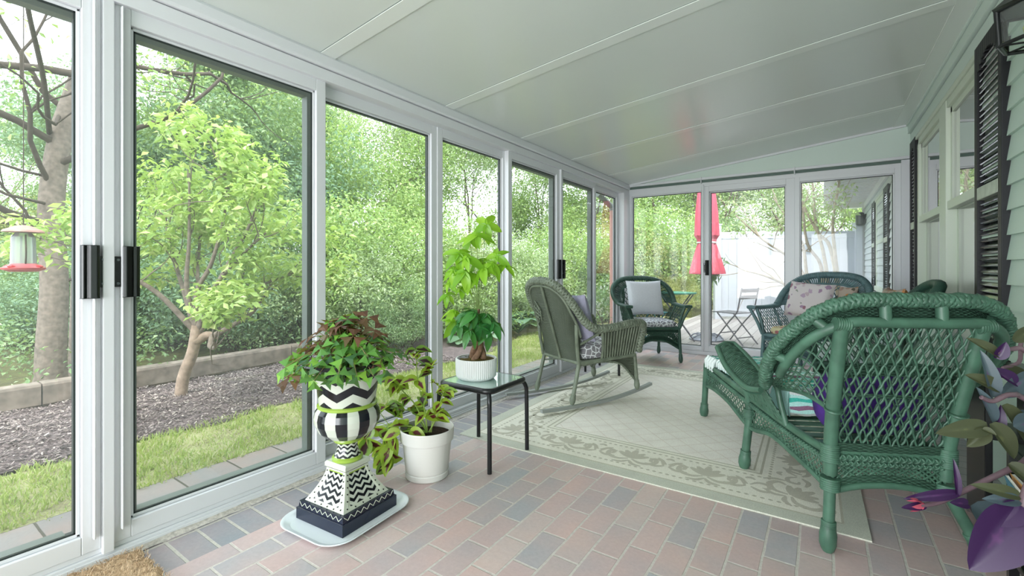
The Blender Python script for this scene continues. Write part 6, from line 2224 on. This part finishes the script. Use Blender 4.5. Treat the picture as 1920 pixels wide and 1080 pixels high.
# ---- white pot with coleus
pot = thing('white_pot', 'plain off-white round plastic pot on the bricks between the urn and the side table', 'pot', (-1.735, 1.735, 0))
b = MB()
b.lathe([(0.0, 0.0), (0.108, 0.0), (0.113, 0.006), (0.114, 0.030), (0.110, 0.034), (0.113, 0.040), (0.128, 0.185), (0.129, 0.190), (0.139, 0.194), (0.142, 0.250), (0.140, 0.256), (0.134, 0.254), (0.127, 0.20), (0.0, 0.195)], 56, cap=False)
b.build('pot_body', plain('offwhite_plastic', (220, 217, 212), 0.4, 0.4), pot)
b = MB()
b.lathe([(0.0, 0.218), (0.08, 0.216), (0.130, 0.212)], 28, cap=False)
b.build('soil', M['soil'], pot)
def bileaf_mat(name, edge, mid, w=0.45):
    t = NT(name)
    tc = t.n('ShaderNodeTexCoord')
    sx = t.n('ShaderNodeSeparateXYZ')
    t.l(tc.outputs['UV'], sx.inputs[0])
    nz = t.n('ShaderNodeTexNoise', i_Scale=60.0)
    t.l(tc.outputs['Object'], nz.inputs['Vector'])
    m_ = t.math('ABSOLUTE', t.math('SUBTRACT', sx.outputs[0], 0.5))
    q = t.math('ADD', t.math('MULTIPLY', m_, 2.0), t.math('MULTIPLY', t.math('ABSOLUTE', t.math('SUBTRACT', sx.outputs[1], 0.45)), 1.1))
    q = t.math('ADD', q, t.math('MULTIPLY_ADD', nz.outputs[0], 0.5, -0.25))
    col = t.ramp(q, [(w - 0.08, lin(*mid)), (w + 0.10, lin(*edge))])
    d = t.n('ShaderNodeBsdfDiffuse'); tr_ = t.n('ShaderNodeBsdfTranslucent'); gl = t.n('ShaderNodeBsdfGlossy', i_Roughness=0.4)
    t.l(col, d.inputs[0]); t.l(col, tr_.inputs[0])
    m1 = t.n('ShaderNodeMixShader', i_Fac=0.3); m2 = t.n('ShaderNodeMixShader', i_Fac=0.04)
    t.l(d.outputs[0], m1.inputs[1]); t.l(tr_.outputs[0], m1.inputs[2])
    t.l(m1.outputs[0], m2.inputs[1]); t.l(gl.outputs[0], m2.inputs[2])
    t.l(m2.outputs[0], t.out.inputs[0])
    return t.mat
def leaf(mb, base, d, nrm, L, W, droop=0.3, fold=0.25, nu=4, nv=7, mi=0, power=0.75):
    d = unit(np.asarray(d, float)); nrm = np.asarray(nrm, float)
    nrm = unit(nrm - d * (nrm @ d))
    s__ = np.cross(nrm, d)
    def fn(u, v):
        w = W / 2 * (math.sin(PI * (0.04 + 0.96 * v) ** 0.72) ** power if v < 0.999 else 0.0)
        x = 2 * u - 1
        return base + d * L * v * (1 - 0.15 * droop * v) - nrm * (droop * L * v * v * 0.6) + s__ * x * w + nrm * abs(x) * w * fold * 2
    mb.grid(fn, nu, nv, mi, True, lambda u, v: (u, v))
COL_A = bileaf_mat('coleus_chartreuse', (176, 202, 70), (108, 40, 44), 0.42)
COL_B = bileaf_mat('coleus_green', (128, 164, 60), (64, 34, 36), 0.55)
COL_R = bileaf_mat('coleus_red', (150, 168, 80), (136, 30, 58), 1.05)
co = thing('coleus_plant', 'leggy chartreuse and maroon coleus trailing from the off-white pot behind the urn', 'plant', (-1.735, 1.735, 0.205))
cg = np.random.default_rng(3)
fol = {0: MB(), 1: MB(), 2: MB()}
stm = MB()
def vw(a, h, d):
    return V(0.825, 0.565, 0) * a + V(0, 0, h) + V(-0.565, 0.825, 0) * d
stems = [[(0.0, 0.02, 0), (-0.01, 0.12, 0.0), (-0.05, 0.30, 0.0), (-0.06, 0.46, 0.0)], [(0.02, 0.02, 0), (0.03, 0.12, 0.02), (0.02, 0.28, 0.02), (0.02, 0.38, 0.03)], [(0.0, 0.02, 0), (-0.10, 0.06, -0.02), (-0.20, 0.04, -0.02), (-0.235, -0.08, 0.0)],
         [(0, 0.02, 0), (-0.06, 0.16, 0.0), (-0.14, 0.24, 0.02), (-0.18, 0.30, 0.02)], [(0, 0.02, 0), (-0.08, 0.12, 0.02), (-0.16, 0.14, 0.0), (-0.22, 0.16, 0.0)], [(0.01, 0.02, 0), (0.05, 0.10, 0), (0.07, 0.18, 0.0), (0.09, 0.24, 0.0)],
         [(0.0, 0.02, 0), (-0.08, 0.045, -0.05), (-0.17, 0.02, -0.06), (-0.18, -0.09, -0.05)], [(0.0, 0.02, 0), (-0.12, 0.04, 0.03), (-0.30, 0.035, 0.03), (-0.33, -0.04, 0.02)]]
for P in stems:
    S = spline([vw(*p) for p in P], 18)
    stm.tube(S, np.linspace(0.0045, 0.002, len(S)), 6)
    for i in range(4, len(S)):
        if i % 3 and i < len(S) - 2:
            continue
        for k in range(2 if i < len(S) - 2 else 3):
            a = cg.uniform(0, 2 * PI)
            hang = P[-1][1] < 0.0 and i > 10
            d = V(math.cos(a), math.sin(a), cg.uniform(-1.6, -0.6) if hang else cg.uniform(-0.5, 0.3))
            L = cg.uniform(0.065, 0.115) * (1.15 if hang else 1)
            nrm = V(0.3, -0.5, 1) if not hang else V(0.57 + cg.normal(0, .3), -0.82 + cg.normal(0, .3), 0.2)
            leaf(fol[0 if cg.uniform() < 0.62 else 1], S[i], d, nrm + cg.normal(0, 0.25, 3), L, L * 0.6, cg.uniform(0.1, 0.6))
# the single red leaf that shows left of the urn's neck, and a small one above it
for (a, h, d, dx, L) in ((-0.335, -0.02, 0.02, (-0.35, -1.0), 0.125), (-0.36, 0.17, 0.0, (-0.6, -0.75), 0.06)):
    stm.tube(spline([vw(-0.2, 0.04, 0.02), vw((a - 0.2) / 2, (h + 0.08) / 2 + 0.03, d), vw(a, h, d)], 8), 0.002, 5)
    leaf(fol[2], vw(a, h, d), V(0.825, 0.565, 0) * dx[0] + V(0, 0, dx[1]), V(0.57, -0.82, 0.2), L, L * 0.5, 0.15)
fol[0].build('chartreuse_foliage', COL_A, co)
fol[1].build('dark_centred_foliage', COL_B, co)
fol[2].build('red_foliage', COL_R, co)['label'] = 'wine red leaf with a pale edge'
stm.build('stem', plain('coleus_stem', (150, 176, 84), 0.6), co)

# ---- black tube side tables with a glass top
M['table_glass'] = None
t_ = NT('reflection_tone_glass')
b_ = t_.bsdf(lin(176, 204, 196), 0.05, 0.9, coat=1.0)  # pale base colour paints the outdoor reflection in the top
M['table_glass'] = t_.mat
def side_table(label, loc, rz, h=0.445, w=0.36):
    r = thing('side_table', label, 'table', loc, rz, 'black side tables with glass tops')
    b = MB()
    pts = [(x, y, h - 0.014) for x, y in rrect(w, w, 0.045, 6)]
    b.tube(pts, 0.0165, 10, closed=True)
    b.build('top_frame', M['black_metal'], r)
    g = MB()
    q = rrect(w - 0.012, w - 0.012, 0.04, 6)
    g.prism([(x, y, h - 0.006) for x, y in q], (0, 0, 0.006))
    g.build('glass_top', M['table_glass'], r)
    for sx_, sy_ in ((1, 1), (-1, 1), (-1, -1), (1, -1)):
        m_ = MB()
        c_ = w / 2 - 0.012
        m_.tube(spline([(sx_ * (c_ - 0.03), sy_ * (c_ - 0.03), h - 0.018), (sx_ * (c_ - 0.006), sy_ * (c_ - 0.006), h - 0.022), (sx_ * (c_ + 0.012), sy_ * (c_ + 0.012), h - 0.055), (sx_ * (c_ + 0.016), sy_ * (c_ + 0.016), h - 0.12), (sx_ * (c_ + 0.018), sy_ * (c_ + 0.018), 0.0)], 20), 0.0125, 10)
        m_.build('leg', M['black_metal'], r)
    return r
tb = side_table('black tube side table with a glass top carrying the potted money tree', (-1.652, 2.115, 0), 0)
tb2 = copy_tree(tb)
tb2['label'] = 'black-legged side table half hidden behind the rocking chair'
tb2.location = (-1.885, 4.585, 0)

# ---- money tree in a ribbed white pot
mp = thing('ribbed_pot', 'shallow white vertically ribbed pot on the glass side table', 'pot', (-1.695, 2.10, 0.446))
b = MB()
rb = lambda a, z: 1 + (0.018 * math.sin(60 * a) if 0.012 < z < 0.118 else 0)
b.lathe([(0.0, 0.0), (0.098, 0.0), (0.112, 0.010), (0.117, 0.02), (0.120, 0.05), (0.121, 0.10), (0.121, 0.117), (0.119, 0.122), (0.113, 0.122), (0.111, 0.10), (0.0, 0.098)], 288, rmod=rb, cap=False)
b.build('pot_body', plain('matte_white_ceramic', (228, 228, 228), 0.45, 0.4), mp)
b = MB()
def soilf(u, v):
    r0 = 0.110 * v
    a = 2 * PI * u
    return (r0 * math.cos(a), r0 * math.sin(a), 0.108 + 0.018 * (1 - v) ** 0.7 + 0.004 * math.sin(a * 5 + r0 * 90))
b.grid(soilf, 36, 10, flip=True)
b.build('soil', M['mossy'], mp)
pb = MB()
pg_ = np.random.default_rng(9)
for k in range(34):
    a = PI + pg_.uniform(-1.0, 1.0)
    r0 = pg_.uniform(0.05, 0.105)
    c = V(r0 * math.cos(a), r0 * math.sin(a), 0.118)
    s0 = pg_.uniform(0.005, 0.010)
    pb.lathe([(0, -s0 * 0.6), (s0 * 0.8, -s0 * 0.3), (s0, 0), (s0 * 0.7, s0 * 0.4), (0, s0 * 0.6)], 7, tuple(c), cap=False)
pbo = pb.build('pebble_mulch', plain('grey_pebble', (140, 138, 140), 0.7, noise=0.3, nscale=60), mp)
pbo['kind'] = 'stuff'
mt = thing('money_tree', 'young bright green money tree with a thick braided trunk growing in the ribbed pot', 'plant', (-1.695, 2.10, 0.556))
b = MB()
for k in range(4):
    pts = []
    for q in range(22):
        z = q / 21
        a = 2 * PI * k / 4 + z * 3.6
        rad = 0.028 * (1 - z) ** 1.6 + 0.010
        pts.append((0.012 + rad * math.cos(a), rad * math.sin(a), 0.0 + 0.20 * z))
    b.tube(pts, np.linspace(0.020, 0.010, 22), 8)
b.tube(spline([(0.012, 0, 0.15), (0.01, 0.0, 0.24), (0.02, 0, 0.30)], 8), np.linspace(0.013, 0.008, 9), 8)
b.build('trunk', plain('money_bark', (128, 100, 80), 0.8, 0.2, noise=0.35, nscale=60, bump=0.6), mt)
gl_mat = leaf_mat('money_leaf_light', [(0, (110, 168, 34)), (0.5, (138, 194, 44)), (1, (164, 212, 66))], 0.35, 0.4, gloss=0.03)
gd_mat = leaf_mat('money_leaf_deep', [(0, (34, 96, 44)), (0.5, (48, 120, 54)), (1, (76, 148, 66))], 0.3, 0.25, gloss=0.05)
light, deep, pet = MB(), MB(), MB()
mg = np.random.default_rng(14)
def palmate(mb, root_, hub, n_, L, droop, tilt=None):
    hub = np.asarray(hub, float)
    pet.tube(spline([root_, (np.asarray(root_) * 0.45 + hub * 0.55) + V(0, 0, 0.02), hub], 8), 0.0019, 5)
    ax = unit(V(0.565, -0.825, 0) * 0.62 + V(0, 0, 0.8) + mg.normal(0, 0.33, 3))
    a = unit(np.cross(ax, V(0.4, 0.7, 0.2)))
    b__ = np.cross(ax, a)
    off = mg.uniform(0, 2 * PI)
    for k in range(n_):
        t0 = off + 2 * PI * k / n_
        d = math.cos(t0) * a + math.sin(t0) * b__
        ll = L * mg.uniform(0.75, 1.15)
        leaf(mb, hub, d - ax * droop * mg.uniform(0.4, 1.3), ax, ll, ll * 0.40, 0.5, 0.14, 4, 8)
def mv(a, h, d):
    return V(0.825, 0.565, 0) * a + V(0, 0, h) - V(-0.565, 0.825, 0) * d
top = V(0.02, 0, 0.29)
# hubs read off the photograph: across, height above the soil, toward the camera
for (a, h, d, n_, L, dr) in ((0.06, 0.80, 0.0, 5, 0.11, 0.55), (0.01, 0.735, 0.06, 5, 0.10, 0.5), (-0.045, 0.715, -0.05, 5, 0.09, 0.6), (-0.10, 0.63, 0.03, 6, 0.115, 0.55), (-0.05, 0.60, 0.09, 6, 0.11, 0.75), (0.02, 0.595, -0.03, 6, 0.11, 0.6),
                             (0.12, 0.615, 0.02, 5, 0.105, 0.45), (0.10, 0.565, 0.09, 6, 0.115, 0.8), (0.165, 0.56, 0.02, 5, 0.12, 0.55), (0.05, 0.54, 0.10, 6, 0.11, 0.9), (-0.13, 0.53, 0.05, 6, 0.105, 0.75), (-0.06, 0.52, 0.10, 6, 0.11, 0.95),
                             (-0.155, 0.46, 0.02, 5, 0.095, 0.9), (0.0, 0.50, 0.06, 5, 0.10, 0.9), (-0.08, 0.43, -0.05, 5, 0.09, 0.7), (-0.165, 0.385, 0.06, 5, 0.085, 0.9), (-0.13, 0.29, 0.0, 5, 0.115, 1.0), (-0.12, 0.23, 0.04, 4, 0.10, 1.3)):
    palmate(light, top, mv(a, h, d), n_, L * 1.15, dr * 0.72)
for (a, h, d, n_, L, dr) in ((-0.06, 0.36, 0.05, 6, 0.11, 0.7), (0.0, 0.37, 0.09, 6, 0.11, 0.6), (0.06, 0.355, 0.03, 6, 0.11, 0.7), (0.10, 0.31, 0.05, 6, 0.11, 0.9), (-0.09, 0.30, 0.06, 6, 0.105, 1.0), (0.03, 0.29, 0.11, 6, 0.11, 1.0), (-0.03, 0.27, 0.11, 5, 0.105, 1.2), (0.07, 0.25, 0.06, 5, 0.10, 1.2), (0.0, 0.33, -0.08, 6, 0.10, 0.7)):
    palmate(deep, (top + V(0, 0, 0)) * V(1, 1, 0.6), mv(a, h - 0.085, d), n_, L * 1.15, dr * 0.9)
light.build('young_foliage', gl_mat, mt)['label'] = 'bright yellow green leaves'
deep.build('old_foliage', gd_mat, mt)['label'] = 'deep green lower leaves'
pet.build('stem', plain('money_stem', (126, 150, 84), 0.6), mt)

# ---- wall lantern by the near shutter
ln = thing('wall_lantern', 'black six-sided glass wall lantern high on the siding at the right', 'lantern', (XR - 0.095, 2.48, 1.94), math.radians(8))
hexa = lambda r, z, ph=0.0: [V(r * math.cos(ph + k * PI / 3), r * math.sin(ph + k * PI / 3), z) for k in range(6)]
lo, up = hexa(0.112, 0.0), hexa(0.120, 0.135)
ap_ = hexa(0.105, 0.0)
b = MB()
for k in range(6):
    b.bar(lo[k], up[k], 0.0095, 6)
    b.bar(lo[k], lo[(k + 1) % 6], 0.008, 6)
    b.bar(up[k], up[(k + 1) % 6], 0.010, 6)
for k in range(6):
    b.bar(lo[k], V(0, 0, 0.0), 0.004, 6)
b.build('lantern_frame', M['black_metal'], ln)
b = MB()
b.add(list(up) + [V(0, 0, 0.235)], [(k, (k + 1) % 6, 6) for k in range(6)])
b.lathe([(0.130, 0.133), (0.133, 0.141), (0.05, 0.22), (0.02, 0.25), (0.025, 0.28), (0.0, 0.30)], 6)
b.build('cap', M['black_metal'], ln)
b = MB()
for k in range(6):
    b.add([lo[k] * V(0.97, 0.97, 1), lo[(k + 1) % 6] * V(0.97, 0.97, 1), up[(k + 1) % 6] * V(0.97, 0.97, 1), up[k] * V(0.97, 0.97, 1)], [(0, 1, 2, 3)])
b.build('glass_panel', glass_mat('lantern_glass', (0.93, 0.97, 0.95), 0.06), ln)
b = MB()
b.lathe([(0.0, 0.012), (0.02, 0.015), (0.042, 0.035), (0.046, 0.06), (0.034, 0.09), (0.018, 0.105), (0.0, 0.11)], 20)
b.build('bulb', plain('frosted_bulb', (196, 206, 120), 0.2, 0.6), ln)
b = MB()
b.bar(V(0, 0, 0.105), V(0, 0, 0.19), 0.018, 10)
b.tube(spline([V(0.0, 0, 0.25), V(0.05, -0.005, 0.28), V(0.116, -0.016, 0.25)], 8), 0.010, 8)
b.build('bracket', M['black_metal'], ln)

# ---- black stand with papers by the house wall, and the pale stand with the trailing purple plant
bs = thing('magazine_stand', 'black open-sided magazine stand on the bricks by the house wall', 'stand', (0.555, 2.62, 0))
b = MB()
b.box(-0.012, 0.012, -0.02, 0.26, 0.02, 0.66)
b.box(0.145, 0.165, -0.02, 0.26, 0.02, 0.66)
b.build('side_panel', M['black'], bs, bevel=0.003)
b = MB()
b.box(-0.012, 0.165, -0.02, 0.26, 0.66, 0.685)
b.build('top', M['black'], bs, bevel=0.003)
b = MB()
b.box(0.012, 0.145, 0.0, 0.25, 0.12, 0.14)
b.box(0.012, 0.145, 0.0, 0.25, 0.40, 0.42)
b.build('shelf', M['black'], bs, bevel=0.003)
for sx_ in (0.0, 0.155):
    for y in (0.0, 0.24):
        b = MB()
        b.lathe([(0.0, 0.0), (0.016, 0.0), (0.016, 0.02), (0.0, 0.02)], 12, (sx_, y, 0))
        b.build('foot', plain('chrome_foot', (190, 192, 196), 0.15, metal=1.0) if 'chrome' not in M else M['chrome'], bs)

ps = thing('plant_table', 'low black plant table at the right edge holding magazines under the purple plant', 'table', (0.60, 2.12, 0))
b = MB()
b.box(-0.10, 0.14, -1.14, 0.02, 0.50, 0.53)
b.build('table_top', M['black'], ps, bevel=0.004)
b = MB()
b.box(-0.10, 0.14, -1.14, 0.02, 0.16, 0.18)
b.build('shelf', M['black'], ps, bevel=0.003)
for (x, y) in ((-0.09, 0.01), (0.13, 0.01), (-0.09, -1.13), (0.13, -1.13)):
    b = MB()
    b.box(x - 0.012, x + 0.012, y - 0.012, y + 0.012, 0, 0.50)
    b.build('leg', M['black'], ps)
mags = [((58, 120, 140), 'teal covered magazine leaning on the low shelf under the purple plant', -0.055, 4), ((226, 160, 84), 'orange covered magazine leaning on the low shelf under the purple plant', -0.035, -2), ((206, 214, 190), 'pale green covered magazine leaning on the low shelf under the purple plant', -0.015, 6)]
for c, lab, dx, tilt in mags:
    r = thing('magazine', lab, 'magazine', (0.60 + dx, 2.06, 0.182), 0, 'magazines on the low shelf')
    r.rotation_euler = (math.radians(tilt), math.radians(-14), 0)
    b = MB()
    b.box(-0.004, 0.004, -0.20, 0.02, 0.0, 0.27)
    b.build('pages', plain('paper', (232, 230, 222), 0.7), r)
    b = MB()
    b.box(-0.0055, -0.004, -0.202, 0.022, 0.0, 0.272)
    b.build('cover', plain('cover_print', c, 0.3), r)

pp = thing('plant_pot', 'round dark plant pot on the black plant table', 'pot', (0.60, 1.10, 0.53))
b = MB()
b.lathe([(0.0, 0.0), (0.075, 0.0), (0.10, 0.15), (0.105, 0.155), (0.105, 0.165), (0.095, 0.165), (0.09, 0.14), (0.0, 0.138)], 36, cap=False)
b.build('pot_body', plain('dark_pot', (44, 46, 48), 0.5), pp)
b = MB()
b.lathe([(0.0, 0.146), (0.092, 0.143)], 24, cap=False)
b.build('soil', M['soil'], pp)
pu = thing('purple_heart_plant', 'trailing purple heart plant with long folded leaves in the right foreground', 'plant', (0, 0, 0))
pu.location = (0.60, 1.10, 0.67)
PURP = bileaf_mat('purple_leaf', (62, 34, 78), (88, 48, 98), 0.12)
OLIVE = bileaf_mat('olive_leaf', (78, 82, 58), (100, 104, 70), 0.10)
SLATE = bileaf_mat('slate_leaf', (78, 92, 100), (96, 70, 106), 0.10)
STEMP = plain('purple_stem', (98, 76, 84), 0.5, noise=0.2, nscale=30)
fol = {0: MB(), 1: MB(), 2: MB()}
stm = MB()
cth, sth = math.cos(math.atan(582 / 850)), math.sin(math.atan(582 / 850))
def at(px, py, D):          # where a sight line meets depth D, in the plant's own frame
    L = (px - 960) / 850 * D
    return V(L * cth - D * sth, L * sth + D * cth, 1.10 - (py - 502) * D / 850) - V(0.60, 1.10, 0.67)
soil0 = V(0, 0, -0.005)
def stem_path(pts, r0=0.006):
    S = spline(pts, 20)
    stm.tube(S, np.linspace(r0, r0 * 0.7, len(S)), 8)
    return S
stem_path([soil0, at(2010, 830, 0.95), at(1915, 870, 0.93), at(1840, 905, 0.94), at(1765, 940, 0.95), at(1725, 948, 0.95)], 0.0065)
stem_path([soil0, at(1985, 730, 0.95), at(1925, 660, 0.95), at(1895, 655, 0.95), at(1868, 662, 0.95)], 0.006)
stem_path([soil0, at(1960, 770, 0.90), at(1900, 740, 0.90), at(1862, 752, 0.9), at(1840, 745, 0.9)], 0.006)
stem_path([soil0, at(1990, 850, 0.8), at(1935, 900, 0.8), at(1912, 980, 0.8), at(1905, 1060, 0.8)], 0.009)
stem_path([soil0, at(1960, 640, 1.0), at(1910, 680, 1.0), at(1880, 690, 1.0)], 0.005)
FACE = V(0.35, -0.75, 0.45)
def pl(base, tip, W, k, droop=0.15, fold=0.35, nrm=None):
    base, tip = np.asarray(base), np.asarray(tip)
    leaf(fol[k], base, tip - base, FACE if nrm is None else nrm, np.linalg.norm(tip - base) * 1.03, W, droop, fold, 6, 12, power=0.7)
pl(at(1872, 668, 0.95), at(1818, 633, 0.95), 0.024, 1)
pl(at(1868, 672, 0.95), at(1888, 642, 0.94), 0.024, 0)
pl(at(1862, 745, 0.92), at(1845, 658, 0.92), 0.030, 2)
pl(at(1870, 730, 0.92), at(1815, 702, 0.92), 0.030, 1)
pl(at(1852, 800, 0.90), at(1758, 812, 0.90), 0.036, 1, 0.05, 0.2)
pl(at(1848, 805, 0.90), at(1815, 838, 0.90), 0.030, 1)
pl(at(1855, 795, 0.90), at(1910, 862, 0.89), 0.040, 1)
pl(at(1862, 790, 0.91), at(1838, 728, 0.90), 0.026, 2)
pl(at(1878, 760, 0.92), at(1935, 835, 0.92), 0.036, 1)
pl(at(1885, 690, 1.0), at(1950, 740, 1.0), 0.034, 1)
pl(at(1880, 742, 0.95), at(1950, 690, 0.95), 0.034, 2)
pl(at(1842, 805, 0.89), at(1868, 815, 0.87), 0.014, 1)
pl(at(1795, 925, 0.94), at(1702, 935, 0.95), 0.022, 0, 0.35)
pl(at(1795, 930, 0.94), at(1792, 862, 0.94), 0.014, 0)
pl(at(1820, 948, 0.93), at(1880, 1002, 0.92), 0.062, 2, 0.1, 0.3)
pl(at(1815, 945, 0.93), at(1783, 942, 0.93), 0.020, 0)
pl(at(1905, 955, 0.80), at(1826, 1072, 0.79), 0.085, 0, 0.15, 0.25)
pl(at(1908, 945, 0.80), at(1868, 985, 0.80), 0.040, 0)
pl(at(1910, 930, 0.80), at(1832, 908, 0.80), 0.022, 1, 0.3)
pl(at(1910, 938, 0.80), at(1850, 935, 0.80), 0.022, 2, 0.3)
pl(at(1915, 990, 0.80), at(1950, 1075, 0.80), 0.06, 0)
pl(at(1918, 760, 0.95), at(1965, 800, 0.95), 0.05, 0)
pl(at(1900, 800, 0.9), at(1945, 790, 0.9), 0.04, 2)
pl(at(1735, 948, 0.95), at(1725, 952, 0.95) - V(0.03, 0.02, 0), 0.016, 0)
pl(at(1905, 720, 0.95), at(1860, 690, 0.95), 0.028, 0)
pl(at(1900, 640, 1.0), at(1945, 610, 1.0), 0.028, 1)
pl(at(1905, 770, 0.93), at(1945, 850, 0.93), 0.038, 2)
pl(at(1868, 815, 0.92), at(1880, 760, 0.92), 0.020, 0)
pl(at(1890, 870, 0.92), at(1935, 905, 0.90), 0.03, 1)
fol[0].build('purple_foliage', PURP, pu)['label'] = 'deep purple leaves'
fol[1].build('olive_foliage', OLIVE, pu)['label'] = 'olive green leaves'
fol[2].build('slate_foliage', SLATE, pu)['label'] = 'grey blue leaves'
stm.build('stem', STEMP, pu)
b = MB()
pq = at(1732, 946, 0.95)
for k in range(5):
    a = k * 2 * PI / 5
    leaf(b, pq, V(-0.6 + 0.3 * math.cos(a), -0.4, 0.35 * math.sin(a)), V(math.cos(a), 0, math.sin(a)), 0.035, 0.012, 0.1, 0.3, 2, 4)
b.build('flower', plain('pink_petal', (190, 84, 104), 0.6), pu)

# room lamps are off; daylight plus the added light behind the camera
